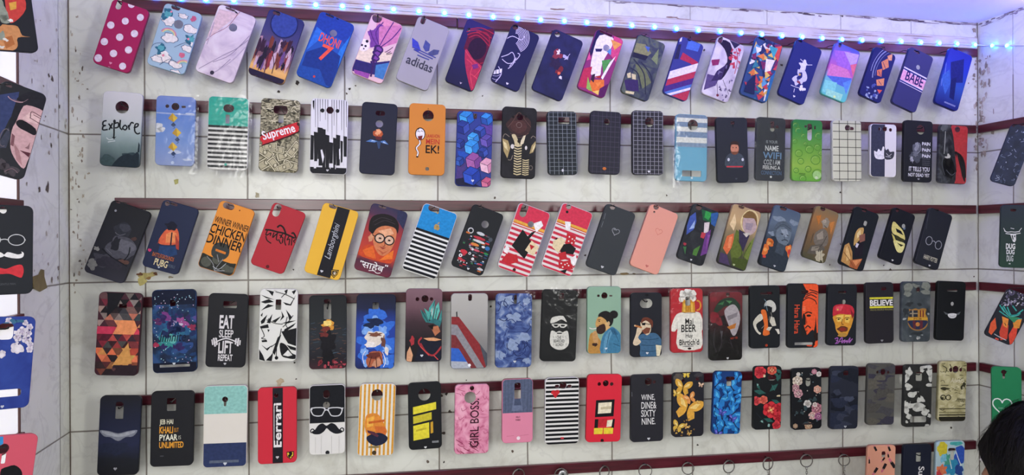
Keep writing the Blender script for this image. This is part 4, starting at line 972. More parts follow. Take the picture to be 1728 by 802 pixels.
L('#191a1f', 16, (1455,478), (1530,452), (1605,478)); L('#dcd8da', 8, (1450,475), (1530,447), (1610,475)); PM('#dcd8da', [[(1440,445),(1452,442),(1462,500),(1450,503)],[(1456,440),(1468,443),(1474,488),(1464,494)],[(1430,455),(1438,453),(1444,490),(1436,492)],[(1608,445),(1620,444),(1614,500),(1602,498)],[(1592,448),(1604,446),(1598,490),(1588,486)],[(1622,458),(1630,460),(1626,492),(1618,490)]]); H('#c8c8cc', 1522, 618, 9)
done()
start('Q', (155,112,413,112,400,605,145,600), 'white phone case covered in bold black ink strokes', '#e4e4de', [('r',280,218,38,70,5),('r',257,121,16,10)], group=G4)
for pts in [((160,150),(200,165),(255,185),(200,175)),((160,200),(215,180),(250,200),(190,210)),((160,260),(210,215),(250,225),(190,245)),((190,115),(250,130),(240,160),(215,130)),((320,125),(345,112),(335,150)),((370,130),(405,112),(385,150)),((310,200),(360,215),(400,150),(365,225),(330,220)),((330,250),(370,300),(355,330),(345,290)),((300,260),(320,300),(290,330),(305,295)),((160,330),(205,285),(185,340),(165,350)),((200,340),(240,280),(225,345)),((235,330),(300,295),(260,340)),((300,345),(350,330),(400,325),(345,345)),((320,385),(400,340),(380,365),(315,410)),((155,365),(210,350),(215,375),(160,380)),((205,385),(222,388),(212,405)),((165,460),(200,455),(205,470),(170,472)),((165,490),(200,515),(240,490),(205,530)),((300,400),(405,375),(405,500),(345,480),(320,440)),((240,540),(275,440),(300,420),(280,480),(255,560)),((290,480),(330,490),(370,545),(400,560),(395,585),(340,580),(300,560)),((150,520),(175,560),(190,600),(150,590)),((195,595),(230,560),(245,540),(235,600)),((335,490),(400,510),(400,530),(360,520)),((310,420),(300,400),(330,440)),((160,290),(175,270),(170,300))]:
    P('#17181c', *pts)
LM('#17181c', 5, [[(165,380),(185,430),(165,445),(195,452)],[(200,320),(260,345),(310,350)],[(300,380),(280,460),(230,505)],[(270,480),(265,570)],[(340,300),(330,350),(345,380)],[(215,310),(210,340)],[(380,290),(350,330),(310,370)],[(260,130),(330,150),(390,180)],[(330,140),(300,170)],[(170,560),(180,590)]]); E('#17181c', 267, 578, 12)
P('#e4e4de', (310,560),(345,525),(375,560),(345,568))
done()
start('Q', (487,160,742,150,742,652,487,655), 'dark phone case with a yellow flame over dim streaks of water', ('grad',[(0,'#15171c'),(.35,'#1d2226'),(.6,'#262a32'),(.85,'#1a1820'),(1,'#3a1a24')],.12), [('r',612,265,50,106,10),('r',612,195,50,30)], group=G4)
B('#d8942c', 618, 355, 42, 3, .35, 36); B('#f0d070', 620, 345, 28, 4, .4, 26); B('#7a3028', 600, 385, 30, 5, .4, 16); rn = random.Random(2)
for i in range(60):
    x, y = rn.uniform(490, 735), rn.uniform(340, 600)
    LM(['#3a4650','#4a3a34','#5a4840','#2e3a4c','#6a4a3c','#3c5060'][i % 6], 4, [[(x, y), (x + rn.uniform(15, 45), y + rn.uniform(-12, 6))]])
B('#17161c', 615, 470, 50, 8, .3, 80); B('#6a2a28', 590, 420, 30, 9, .4, 18); B('#121218', 615, 580, 40, 10, .3, 60); scatter(['#7a2a34','#a8404c'], 8, 500, 600, 735, 645, 4, 14, 3, .6)
done()
start('Q', (808,150,1080,145,1060,655,800,652), 'navy phone case with an electric blue glow around pale and rust patches', ('grad',[(0,'#12162c'),(.2,'#141c40'),(.4,'#1c3c98'),(.7,'#1c3c9c'),(1,'#142050')],.1), [('r',938,225,42,46,6)], group=G4)
for x, y, r in ((930,300,60),(900,360,60),(980,380,70),(880,470,50),(1010,480,55),(860,570,40),(1010,590,50),(930,420,70)): B('#2f6ad0', x, y, r, int(x), .5, r * 1.1)
for x, y, r in ((930,330,36),(890,400,34),(990,400,36),(1010,520,26),(860,540,24),(1000,600,26),(880,610,24)): B('#7aa8ea', x, y, r, int(x + 3), .5)
B('#152448', 925, 345, 56, 5, .55, 26); B('#e0d4c8', 930, 440, 60, 6, .3, 50); B('#ece4e0', 900, 490, 40, 7, .3, 22); B('#7a4a3a', 935, 420, 40, 8, .4, 16); B('#6a4238', 990, 470, 16, 9, .4, 40); B('#e4d8d0', 1012, 530, 14, 10, .3, 26); B('#a85a3c', 930, 590, 56, 11, .25, 58); B('#6a3028', 925, 560, 44, 12, .3, 24); B('#c88a6a', 945, 615, 34, 13, .4, 30); LM('#4a2018', 5, [[(910,570),(890,640)],[(940,570),(945,640)],[(965,560),(985,620)]]); LM('#ece8f0', 4, [[(870,530),(850,570),(860,620)],[(985,540),(1005,600),(990,640)]])
done()
start('Q', (1145,112,1390,108,1385,605,1137,605), 'mauve phone case with teal leaf blades over a black and red lower half', ('grad',[(0,'#80606a'),(.25,'#6a4a54'),(.45,'#3c2830'),(.7,'#1c161c'),(1,'#140f14')],.1), [('c',1272,178,24),('c',1221,181,13),('c',1316,180,12)], group=G4)
for pts, c in ((((1290,320),(1300,240),(1340,182),(1335,260),(1320,320)),'#3f9a94'),(((1330,310),(1345,230),(1365,200),(1372,260),(1350,320)),'#5ab4a8'),(((1360,330),(1385,250),(1388,310),(1375,350)),'#3a8c88'),(((1240,250),(1275,280),(1300,330),(1280,340),(1255,300)),'#2f7a78'),(((1265,240),(1300,270),(1310,320),(1290,310)),'#4aa69c'),(((1285,340),(1330,310),(1385,330),(1370,370),(1330,345)),'#2c6c70'),(((1310,260),(1330,215),(1320,300)),'#c8e0d8')): P(c, *pts)
LM('#173838', 4, [[(1300,330),(1320,250),(1340,190)],[(1340,320),(1355,240)],[(1250,260),(1290,330)]])
P('#b8704c', (1310,370),(1360,360),(1375,400),(1340,430)); P('#14100f', (1290,360),(1330,350),(1325,390)); P('#e0a070', (1260,445),(1330,440),(1385,455),(1310,470)); P('#1a1c2c', (1240,460),(1385,465),(1385,600),(1200,600)); LM('#a83038', 12, [[(1240,480),(1280,540),(1330,560),(1385,500)],[(1250,440),(1230,480),(1300,560)]]); LM('#d84a48', 6, [[(1330,560),(1360,590)],[(1240,500),(1300,560)]]); B('#a83038', 1185, 460, 16, 3, .3, 30); P('#d8a078', (1150,540),(1170,500),(1190,560),(1180,605),(1145,600)); H('#d8d8dc', 1250, 563, 10)
done()
start('Q', (1447,142,1698,142,1695,650,1447,652), 'silver grey phone case with sweeping red, grey and blue bands', ('grad',[(0,'#b4b2ac'),(.3,'#a8a6a2'),(.6,'#8a8886'),(1,'#6a6a6e')],.1,2.5), [('r',1577,170,26,46,12),('c',1577,180,9)], group=G4)
P('#8a2c30', (1440,300),(1500,300),(1700,560),(1700,660),(1440,660)); P('#8b8a90', (1440,350),(1490,355),(1680,660),(1440,660)); P('#7a3034', (1440,420),(1480,425),(1630,660),(1440,660)); P('#2f62c0', (1440,510),(1500,515),(1590,660),(1440,660)); P('#aab0bc', (1440,600),(1555,605),(1590,660),(1440,660)); P('#4a4e58', (1640,480),(1700,560),(1700,660),(1690,660))
P('#2a2c30', (1482,270),(1490,262),(1492,305),(1484,300)); E('#f0f4f8', 1572, 628, 10)
done()
start('R', (348,145,595,142,588,642,345,645), 'blue and white marbled phone case with dark crackle lines', ('noise',2.6,[(.3,'#1a2658'),(.42,'#31488c'),(.55,'#5a74b4'),(.7,'#a8b8d8')],1.6), [('r',480,182,20,62)], group=G4, sleeve=True)
for x, y, r in ((420,190,46),(470,310,44),(530,440,40),(460,490,52),(385,340,32),(560,600,26),(380,560,40),(555,190,26)): B('#98aad0', x, y, r, int(x + y), .4, r * .7)
rn = random.Random(31)
for i in range(34):
    x, y = rn.uniform(350, 585), rn.uniform(150, 630); a = rn.uniform(0, 6.3)
    LM(['#1b2a60','#24387a','#7088c0'][i % 3], 5, [[(x, y), (x + 30 * math.cos(a), y + 30 * math.sin(a)), (x + 60 * math.cos(a + .6), y + 60 * math.sin(a + .6))]])
H('#dfe6f0', 475, 603, 10)
done()
start('R', (665,118,908,115,885,605,647,600), 'black phone case with a white bearded face made of hair, glasses and beard', '#15171b', [('r',793,165,34,50,10)], group=G4, sleeve=True)
P('#e4e2de', (718,325),(730,305),(760,296),(800,294),(815,310),(828,335),(815,330),(790,318),(755,335),(720,345)); P('#e4e2de', (730,348),(825,350),(824,365),(808,375),(785,372),(778,360),(770,370),(748,374),(734,364)); P('#15171b', (738,352),(770,353),(764,366),(745,366)); P('#15171b', (786,354),(818,355),(810,366),(790,366)); P('#e4e2de', (720,400),(745,398),(755,405),(778,396),(800,405),(815,398),(836,402),(842,480),(815,515),(778,524),(740,512),(714,480)); P('#15171b', (758,408),(798,408),(792,416),(764,416))
T('#1b1d22', 'THE', 776, 440, 28, 22, bold=.02); T('#1b1d22', 'BEARDED', 776, 464, 74, 20, bold=.02); T('#1b1d22', 'LORD', 776, 489, 46, 20, bold=.02)
for x in (735, 755, 800, 820): LM('#15171b', 2, [[(x, 430), (x + 3, 445)], [(x + 4, 480), (x + 2, 495)]])
done()
start('R', (965,95,1195,95,1195,550,970,550), 'sage green phone case with a bearded man in a black bun hairstyle and denim jacket', '#8cb096', [('c',1083,157,21),('r',1042,158,17,16,5),('r',1126,158,22,11,5)], group=G4)
P('#b8863e', (985,420),(1020,415),(1070,490),(1060,552),(975,552),(972,520)); P('#c89a58', (1040,300),(1085,290),(1095,360),(1060,400),(1030,375),(1022,345)); P('#d8ac6c', (1085,340),(1120,330),(1120,390),(1080,400)); P('#1e1c1c', (1040,300),(1050,275),(1095,260),(1140,290),(1140,340),(1120,365),(1105,345),(1090,320),(1060,300)); EM('#1e1c1c', [(1145,285,30,28)]); P('#3a2620', (1030,372),(1062,352),(1085,352),(1090,395),(1060,418),(1032,408)); P('#b87a48', (1028,362),(1046,362),(1040,368)); LM('#2a1e1a', 4, [[(1036,322),(1056,318)]]); E('#241a18', 1048, 330, 5, 4); LM('#e8e0d8', 6, [[(980,375),(1000,382),(1028,378)]]); E('#c8a878', 1110, 345, 9, 14)
P('#3d7a9c', (1070,430),(1120,375),(1150,375),(1195,430),(1200,555),(1060,555)); P('#5a94b4', (1085,440),(1120,390),(1140,395),(1110,470),(1100,545),(1075,545)); P('#2c5f80', (1120,380),(1150,378),(1175,420),(1140,420)); LM('#24506c', 4, [[(1120,400),(1105,460),(1095,540)],[(1150,400),(1180,470)],[(1140,480),(1190,500)]])
P('#c4955c', (1005,405),(1025,395),(1040,440),(1035,490),(1010,470),(1000,430)); B('#3a2620', 1022, 488, 18, 4, .4, 14); H('#d0dce4', 1093, 515, 9)
done()
start('R', (1260,140,1472,135,1470,572,1263,572), 'black phone case with a bearded man smoking a cigar in a blue T-shirt', '#1b1d26', [('r',1365,210,86,62)], group=G4)
EM('#0c0d12', [(1370,153,12,8)])
P('#3d6484', (1320,425),(1375,412),(1430,412),(1465,450),(1472,490),(1450,520),(1440,575),(1330,575),(1325,500),(1300,470)); LM('#24455f', 4, [[(1330,450),(1390,455),(1450,445)],[(1330,490),(1390,495),(1440,490)],[(1335,530),(1390,535),(1440,530)]]); P('#d8c4a4', (1325,340),(1370,320),(1395,350),(1395,400),(1370,425),(1345,400)); P('#6a3626', (1330,345),(1340,310),(1375,305),(1410,330),(1405,375),(1390,345),(1360,325)); P('#7a4430', (1335,395),(1365,372),(1395,375),(1385,410),(1355,418)); PM('#14151a', [[(1334,342),(1362,340),(1358,358),(1338,358)],[(1362,345),(1400,350),(1400,354),(1362,350)]]); P('#d8c4a4', (1305,375),(1335,370),(1335,400),(1310,440),(1330,470),(1300,495),(1275,480),(1295,420)); P('#e0d6b4', (1430,490),(1470,495),(1455,570),(1435,565)); L('#b4703a', 12, (1288,360), (1310,366), (1335,374)); E('#e0c090', 1288, 360, 5, 6); H('#d8d8dc', 1372, 546, 9)
done()
start('S', (95,122,338,120,340,600,102,605), 'red phone case with a beer mug above a lettered white T-shirt', '#c21f30', [('r',226,215,38,70,10)], group=G4, sleeve=True)
P('#efece6', (130,330),(180,300),(290,296),(325,320),(348,420),(330,440),(325,570),(152,572),(148,430),(128,445),(98,430)); LM('#b8b4ac', 3, [[(148,430),(145,370)],[(326,430),(322,370)]])
P('#d8981c', (188,200),(275,200),(282,300),(180,302)); P('#eec048', (195,232),(212,232),(210,296),(190,298)); P('#eec048', (242,232),(262,232),(268,296),(246,296)); ring('#e09a30', 12, 296, 248, 26, 36, -100, 100); BM('#f4f2ee', [(190,165,30,28),(225,148,34,24),(262,160,30,26),(180,200,20,26),(272,195,18,24),(230,180,40,30)], .2); LM('#2a1c18', 3, [[(185,300),(235,306),(285,300)],[(165,180),(170,215),(185,230)],[(285,170),(288,210)]]); LM('#8a4c10', 3, [[(228,240),(228,298)],[(212,240),(210,296)],[(244,240),(246,296)]])
T('#1d1a1c', 'Mai', 236, 367, 60, 44, bold=.02); T('#1d1a1c', 'BEER', 232, 420, 112, 56, bold=.03); T('#1d1a1c', 'Huy', 236, 480, 54, 42, bold=.02); T('#1d1a1c', "Bhrtich'd", 236, 524, 148, 46, bold=.03); E('#8d8d8d', 228, 555, 44, 5); E('#2a1214', 238, 572, 14, 8)
done()
start('S', (390,150,638,145,635,660,392,662), 'dark red and black phone case with pale and green paint streaks', ('grad',[(0,'#7a1c28'),(.2,'#6a1a26'),(.45,'#3a161c'),(.65,'#1d171a'),(1,'#141314')],.2,5.0), [('c',527,165,15)], group=G4, sleeve=True)
P('#1f3a2c', (420,290),(470,210),(560,190),(620,250),(600,300),(520,250),(450,300)); P('#3a7a4a', (450,240),(500,215),(490,245)); P('#4c8c58', (510,210),(560,215),(540,235)); BM('#8a2030', [(430,340,40,40),(460,370,30,30),(420,200,30,20)]); P('#b8b0b8', (500,290),(560,240),(600,270),(620,350),(590,460),(560,470),(530,390)); P('#8d858e', (520,330),(600,300),(596,330),(530,362)); P('#c87a2c', (520,410),(590,380),(580,420),(540,430)); P('#22161c', (470,330),(500,320),(520,400),(490,400)); BM('#8a2c1c', [(560,495,16,8),(590,490,10,10)]); LM('#38343a', 8, [[(430,420),(420,520),(440,600)],[(470,430),(480,520),(460,590)],[(540,500),(560,560)]]); P('#5c585e', (470,440),(490,440),(480,500)); H('#d8d8dc', 525, 645, 9)
done()
start('S', (690,100,918,98,920,570,700,570), 'black phone case with a white sketched crouching figure wearing an orange sash', '#181c20', [('r',815,157,90,22,10)], group=G4)
EM('#0b0d10', [(778,158,9),(822,158,14),(858,156,9)])
P('#c8c8bc', (800,250),(815,218),(850,208),(882,235),(888,280),(860,300),(850,260),(820,250)); P('#181c20', (830,258),(860,262),(858,300),(835,295)); LM('#6a8490', 5, [[(800,200),(815,225),(800,260)],[(815,250),(825,290)]]); P('#dc6a24', (775,290),(810,285),(825,350),(830,420),(840,465),(790,470),(800,390)); P('#ccc8b4', (770,310),(790,350),(740,390),(755,440),(775,455),(765,468),(730,430),(718,370)); P('#ccc8b4', (850,330),(875,340),(890,400),(860,405),(840,370)); P('#ccc8b4', (830,410),(860,410),(840,440),(815,430)); P('#d4d0c0', (880,425),(910,425),(918,460),(905,465),(895,445)); LM('#8f8c80', 4, [[(840,330),(835,360)],[(800,400),(780,420)],[(850,300),(860,340)]]); E('#a83a20', 817, 548, 10)
done()
start('S', (980,85,1210,82,1205,568,977,568), 'black phone case with half of a turbaned moustached face in orange', '#1b1e23', [('r',1105,146,54,28),('r',1098,536,138,20,4)], group=G4)
P('#ee5524', (1100,80),(1215,80),(1208,575),(1170,560),(1190,500),(1165,430),(1120,470),(1095,440),(1085,330),(1090,220),(1120,150),(1105,110)); LM('#23201f', 7, [[(1090,215),(1130,190),(1180,210),(1195,240)],[(1105,190),(1150,168),(1195,190)],[(1115,170),(1160,150),(1200,165)],[(1140,130),(1180,140),(1205,150)]]); LM('#23201f', 9, [[(1105,310),(1130,298),(1160,308)],[(1108,420),(1128,402),(1150,420)]]); EM('#2a1814', [(1135,325,18,9)]); P('#23201f', (1090,320),(1108,320),(1112,390),(1098,400),(1120,470),(1080,470)); P('#b83a18', (1112,330),(1124,380),(1110,390)); P('#23201f', (1188,330),(1196,470),(1170,450),(1182,400)); P('#23201f', (1105,440),(1128,436),(1120,446)); PM('#f0906a', [[(1090,258),(1110,258),(1110,263),(1090,263)],[(1090,270),(1110,270),(1110,275),(1090,275)],[(1090,282),(1110,282),(1110,287),(1090,287)]]); BM('#2a1a18', [(1190,480,14,30),(1165,540,16,16)], .5); BM('#d84820', [(1140,545,20,12)])
T('#d84a28', 'Hara Hara', 1046, 352, 218, 40, rot=270, bold=.02)
done()
start('T', (35,88,250,90,245,552,25,548), 'black phone case with a shouting man in a red bandana', '#1a1d24', [('r',140,148,64,18),('r',152,222,30,34,12)], group=G4)
P('#d8962c', (75,320),(215,310),(212,390),(190,440),(170,480),(130,480),(95,440),(85,390)); P('#f0c85c', (95,325),(150,320),(140,370),(100,370)); P('#ecc050', (160,320),(205,318),(190,380),(160,375)); P('#c42838', (68,300),(80,250),(150,238),(215,255),(228,310),(190,318),(120,312),(72,328)); P('#de4c58', (90,258),(150,245),(130,290),(90,290)); P('#8a1c2c', (200,270),(228,320),(215,350),(205,310)); LM('#5c3414', 5, [[(90,345),(115,340),(130,348)],[(155,345),(175,338),(195,345)],[(140,350),(135,385),(150,392)]]); EM('#2c1c10', [(112,352,9,5),(175,352,9,5)]); B('#6a3a20', 142, 425, 42, 3, .15, 22); E('#8a2c24', 142, 428, 24, 14); B('#b88a3a', 140, 470, 34, 5, .2, 14); EM('#e8c84a', [(105,280,6)])
use('T'); L('#a05ab0', 7, (82,500), (105,492), (98,525), (85,535), (110,528), (125,500), (140,492), (135,530), (160,505), (152,530), (175,510), (172,532), (198,490), (190,530), (215,498)); L('#c884c8', 3, (90,508), (120,520), (150,512), (185,522), (210,504))
done()
start('T', (315,78,522,72,530,535,322,532), 'black phone case with a yellow bordered BELIEVE print', '#242228', [('r',452,122,42,26)], group=G4)
P('#d8d02c', (345,188),(520,184),(520,198),(345,202)); P('#d8d02c', (345,256),(524,252),(525,266),(345,270)); T('#e8e6e2', 'BELIEVE', 433, 228, 172, 44, bold=.05); T('#8f8a52', 'PROVE PEOPLE WRONG', 435, 280, 170, 12, bold=.02); H('#8a8a8e', 438, 512, 10)
done()
start('T', (592,70,805,68,800,522,587,522), 'grey phone case with a football club crest in gold and dark red', ('noise',2.6,[(.35,'#3a434c'),(.55,'#4c555e'),(.75,'#6a7278')],.8), [('r',710,130,28,40)], group=G4, sleeve=True)
BM('#8d918c', [(640,110,40,30),(770,100,34,34),(760,150,40,16),(625,160,26,20),(690,100,30,14)], .5); BM('#2e363e', [(640,240,30,16),(720,240,20,12),(620,300,20,24),(780,300,14,30),(700,460,40,16)], .5); BM('#aab0b4', [(610,350,14,12),(785,312,8,8),(650,480,10,5),(710,490,12,10),(740,470,10,5)], .5)
P('#b8823a', (640,275),(660,280),(690,270),(712,278),(740,270),(772,276),(765,310),(782,345),(778,400),(745,430),(706,438),(665,428),(636,395),(632,345),(648,310)); P('#2a3040', (648,285),(706,285),(706,335),(640,335)); P('#b4a48a', (664,285),(674,285),(674,335),(664,335)); P('#b4a48a', (648,305),(706,305),(706,313),(645,313)); PM('#d8a02c', [[(712,285),(722,285),(722,335),(712,335)],[(732,285),(742,285),(742,335),(732,335)],[(752,285),(762,285),(766,335),(752,335)]]); PM('#7a2430', [[(722,285),(732,285),(732,335),(722,335)],[(742,285),(752,285),(752,335),(742,335)]]); P('#e8b42c', (634,340),(780,338),(780,358),(634,360)); P('#243058', (640,362),(774,362),(770,395),(742,422),(706,430),(668,420),(644,392)); PM('#6a2436', [[(668,362),(690,362),(690,426),(672,420)],[(722,362),(745,362),(742,420),(722,426)]]); E('#d88a3a', 706, 390, 16); T('#7a2a1c', 'FCB', 706, 349, 60, 12, bold=.04); H('#dcdcdc', 705, 498, 9)
done()
start('T', (860,65,1075,68,1050,515,845,510), 'black phone case with a tiny white winged mark, rightmost on the fourth rail', '#14171a', [('r',968,135,80,16),('c',968,236,13)], group=G4)
P('#5c6166', (900,292),(925,305),(950,312),(940,322),(915,315)); P('#5c6166', (1030,295),(1008,305),(985,312),(992,322),(1018,318)); P('#dcdcdc', (932,318),(950,308),(985,308),(1000,318),(985,342),(948,342)); LM('#8a8e92', 3, [[(945,325),(968,332),(990,325)]])
done()

# ================================================================ fifth row (upright)
G5 = 'phone cases hanging upright on the fifth rail'
start('U', (680,270,960,262,930,802,652,808), 'dark navy phone case with a pale spread emblem across its middle', ('grad',[(0,'#1a1c24'),(.3,'#1c2138'),(.6,'#222846'),(.8,'#171a24'),(1,'#121318')],.1), [('r',808,370,54,106,6),('r',808,322,50,30)], group=G5)
P('#7d828e', (675,500),(740,505),(800,520),(865,505),(930,498),(900,540),(850,545),(800,572),(745,545),(705,540)); P('#a0a4ac', (690,505),(745,512),(800,528),(860,512),(915,504),(890,525),(800,545),(710,525)); B('#23293f', 800, 620, 100, 4, .4, 50); H('#9a9aa0', 780, 760, 12)
done()
start('U', (1025,238,1312,232,1308,738,1012,748), 'black phone case lettered in white and orange about an empty pocket', '#1b1c21', [('r',1160,325,62,88,8)], group=G5)
T('#e0dcc0', 'JEB HAI', 1126, 447, 92, 44, bold=.03); T('#eba22c', 'KHALI', 1125, 497, 92, 46, bold=.04); T('#c08428', 'BUT', 1194, 497, 30, 28, bold=.02); T('#ecead4', 'PYAAR', 1140, 548, 122, 42, bold=.04); T('#b0b0a0', 'IS', 1216, 547, 18, 26, bold=.01); T('#eba22c', 'UNLIMITED', 1160, 598, 164, 42, bold=.04); E('#4a4c52', 1095, 674, 14, 4)
done()
start('U', (1380,200,1675,192,1670,745,1372,752), 'phone case in three bands of pale teal, cream and navy', '#e4ded4', [('c',1523,290,20),('r',1523,315,18,44)], group=G5)
Q('#8cc4bc', 0, 0, 100, 34.5); Q('#2c3860', 0, 70.5, 100, 100)
D('#5a6478', (15,91.4),(82,91.4),(82,94.6),(15,94.6)); H('#cfd4dc', 1523, 725, 12)
done()
start('V', (135,212,402,205,405,720,145,728), 'red phone case with a black centre band, vertical racing lettering and a yellow shield', '#d2253a', [('c',265,262,15)], group=G5)
Q('#1f1c24', 38, 0, 64.5, 100); T('#e8e4e4', 'Ferrari', 274, 464, 300, 52, rot=90, bold=.04); LM('#e8e4e4', 4, [[(251,320),(251,610)]]); PM('#e8e4e4', [[(290,575),(302,575),(302,612),(290,612)]])
P('#1b1a18', (335,645),(385,640),(385,670),(362,696),(338,680)); P('#e8c22c', (340,650),(380,646),(380,668),(362,690),(342,676)); B('#1b1712', 360, 664, 12, 5, .6, 16); LM('#1b1712', 4, [[(352,655),(362,665),(358,682)],[(366,658),(374,652)],[(362,672),(372,678)]]); H('#c8c0c4', 273, 682, 11)
done()
start('V', (487,195,728,188,735,660,490,665), 'phone case split black over white with spectacles and a curled moustache', '#e2e0dc', [('c',605,328,23),('r',605,255,44,56)], group=G5)
Q('#17191f', 0, 0, 100, 54.5); E('#0c0d11', 605, 255, 26, 30)
for x in (548, 663):
    s = -1 if x < 600 else 1
    pts = [(x - 46, 347), (x + 46, 345), (x + (38 if s < 0 else 44), 385), (x + 22, 404), (x - 22, 404), (x - (44 if s < 0 else 38), 385)]
    P('#cfd0d4', *pts); P('#17191f', *[(x + (a - x) * .84, 374 + (b - 374) * .78) for a, b in pts])
L('#cfd0d4', 7, (590,368), (605,360), (620,368)); LM('#cfd0d4', 8, [[(500,350),(508,362)],[(718,345),(710,358)]])
P('#191b22', (605,468),(580,452),(550,465),(528,495),(505,510),(520,525),(560,525),(590,505),(607,485),(630,505),(665,522),(700,518),(715,505),(690,490),(665,460),(635,450)); ring('#191b22', 7, 510, 504, 12, 13, 0, 250); ring('#191b22', 7, 710, 496, 12, 13, -70, 180)
LM('#b8b6b2', 2, [[(530,545),(530,655)],[(570,535),(570,660)],[(640,535),(640,655)],[(690,535),(690,655)]]); E('#26282c', 612, 650, 14)
done()
start('V', (835,185,1075,182,1060,668,808,675), 'mustard and white striped phone case with an orange and dark blue print', '#e9e2d2', [('c',948,260,39)], group=G5)
for k in range(9): Q('#d8992c', k * 11.6 + .5, 0, k * 11.6 + 6, 100)
Q('#ecd6cc', 52, 0, 56, 100)
P('#e08a2c', (870,410),(905,385),(960,395),(1005,480),(1010,520),(930,560),(870,510)); P('#d06a28', (930,470),(1005,475),(1008,530),(950,540)); P('#f0b040', (880,420),(930,400),(920,470),(878,480)); P('#20243c', (880,540),(960,515),(1018,545),(1000,585),(940,605),(890,580)); P('#5a2c3c', (880,498),(930,510),(960,535),(950,545),(885,515)); P('#c8601f', (890,440),(1000,425),(1000,440),(890,456)); E('#8d7a4a', 928, 612, 40, 8); E('#4a3a24', 928, 651, 15)
done()
start('V', (1155,180,1375,172,1392,622,1165,632), 'black phone case with a bright yellow print in its middle', '#17191d', [('c',1268,258,41)], group=G5)
D('#e2d428', (14,36),(84,30),(84,41),(14,47)); D('#c8ba24', (14,50),(70,45),(70,56),(14,61)); D('#e2d428', (14,64),(62,60),(62,83),(14,86)); D('#c0b020', (22,70),(54,67),(54,70),(22,73)); D('#c89a24', (66,60),(74,59),(74,76),(66,77)); T('#b8bcc0', 'ooooo', 1342, 576, 44, 14, bold=.02); H('#d8d8d8', 1275, 614, 9)
done()
start('V', (1475,190,1705,188,1705,655,1472,662), 'pink marbled phone case lettered GIRL BOSS up its side', ('noise',2.4,[(.32,'#b44f78'),(.45,'#da86a4'),(.6,'#e8a2ba'),(.75,'#eeb4c6')],1.6), [('c',1590,214,15),('c',1577,277,39)], group=G5)
rn = random.Random(77)
for i in range(22):
    x, y = rn.uniform(1480, 1690), rn.uniform(210, 640)
    LM('#a83f66', 3, [[(x, y), (x + rn.uniform(5, 30), y + rn.uniform(5, 25)), (x + rn.uniform(20, 50), y + rn.uniform(-5, 40))]])
for i in range(14):
    x, y = rn.uniform(1475, 1600), rn.uniform(560, 650)
    LM('#9a3458', 4, [[(x, y), (x + 22, y + rn.uniform(5, 18)), (x + 45, y + rn.uniform(15, 35))]])
T('#3a1626', 'GIRL BOSS.', 1606, 450, 330, 60, rot=90, bold=.01)
done()
start('W', (390,152,597,150,600,580,392,588), 'phone case with slate wood grain above a pink lower half', '#e287a4', [('r',495,197,42,40,12),('r',495,250,44,70,6)], group=G5)
Q('#56607a', 0, 0, 100, 53)
for i, x in enumerate((8, 18, 30, 41, 62, 72, 84, 94)): D('#46506a', (x, 0), (x + 1.5, 0), (x + (3 if i < 4 else -2), 53), (x + (1.6 if i < 4 else -3.4), 53))
D('#66708c', (38,20),(60,20),(66,50),(30,50)); PM('#46506a', [[(478,280),(512,280),(520,330),(470,330)]])
T('#4a2436', 'HELLO', 497, 409, 28, 11, bold=.02); T('#4a2436', 'THERE', 497, 429, 34, 11, bold=.02); LM('#b8607e', 2, [[(420,540),(470,535)],[(510,535),(570,528)]]); E('#f4e0e6', 500, 552, 12)
done()
start('W', (683,145,910,140,910,590,680,598), 'black and white striped phone case with a red pixel heart', '#e8e6e4', [('c',803,195,24),('r',762,201,30,20),('r',846,200,30,20)], group=G5)
for k in range(16): Q('#141519', 0, k * 6.45 - .4, 100, 3.1 + k * 6.45)
PM('#d02630', [[(722,236),(778,230),(778,252),(722,252)],[(730,228),(746,228),(746,240),(730,240)],[(755,226),(771,226),(771,238),(755,238)],[(730,252),(771,250),(766,264),(736,264)],[(740,264),(760,263),(756,280),(746,280)]]); P('#c83a44', (785,546),(808,545),(806,558),(786,558))
done()
start('W', (972,122,1198,120,1195,578,955,580), 'bright red phone case with a black, cream and yellow print', '#de2038', [('c',1092,181,20),('c',1048,186,12),('c',1132,186,12)], group=G5)
D('#17171b', (26,38),(80,37),(78,62),(24,63)); D('#ece2c4', (33,42),(72,41),(70,57),(32,58)); D('#c8bc9a', (40,48),(72,47),(71,51),(40,52)); D('#c0222c', (34,66),(60,65),(60,76),(34,77)); D('#17171b', (24,66),(34,66),(33,80),(23,80)); D('#ece2c4', (60,68),(76,67),(74,77),(58,78)); D('#17171b', (76,66),(82,66),(80,80),(72,80)); D('#e8cf2c', (22,79),(48,79),(47,88),(22,88)); D('#e8cf2c', (50,79),(78,79),(77,88),(50,88)); E('#2a1014', 1067, 568, 11)
done()
start('W', (1260,125,1482,120,1482,575,1265,578), 'black phone case with four lines of white dining slogan lettering', '#27272e', [('c',1380,170,24),('c',1420,172,11)], group=G5)
T('#e6e4e4', 'WINE,', 1378, 278, 92, 44, bold=.01); T('#e6e4e4', 'DINE&', 1383, 330, 102, 46, bold=.01); T('#e6e4e4', 'SIXTY', 1380, 384, 98, 46, bold=.01); T('#e6e4e4', 'NINE.', 1381, 438, 92, 44, bold=.01); H('#c8c8cc', 1382, 556, 10); LM('#6a6c72', 4, [[(1268,240),(1269,270)]])
done()
start('X', (103,110,312,108,312,538,100,548), 'black phone case with golden butterflies', '#22222a', [('c',268,150,13),('c',172,162,10)], group=G5)
B('#56504a', 135, 140, 40, 3, .4, 30); B('#3e3c40', 280, 120, 30, 5, .4, 20)
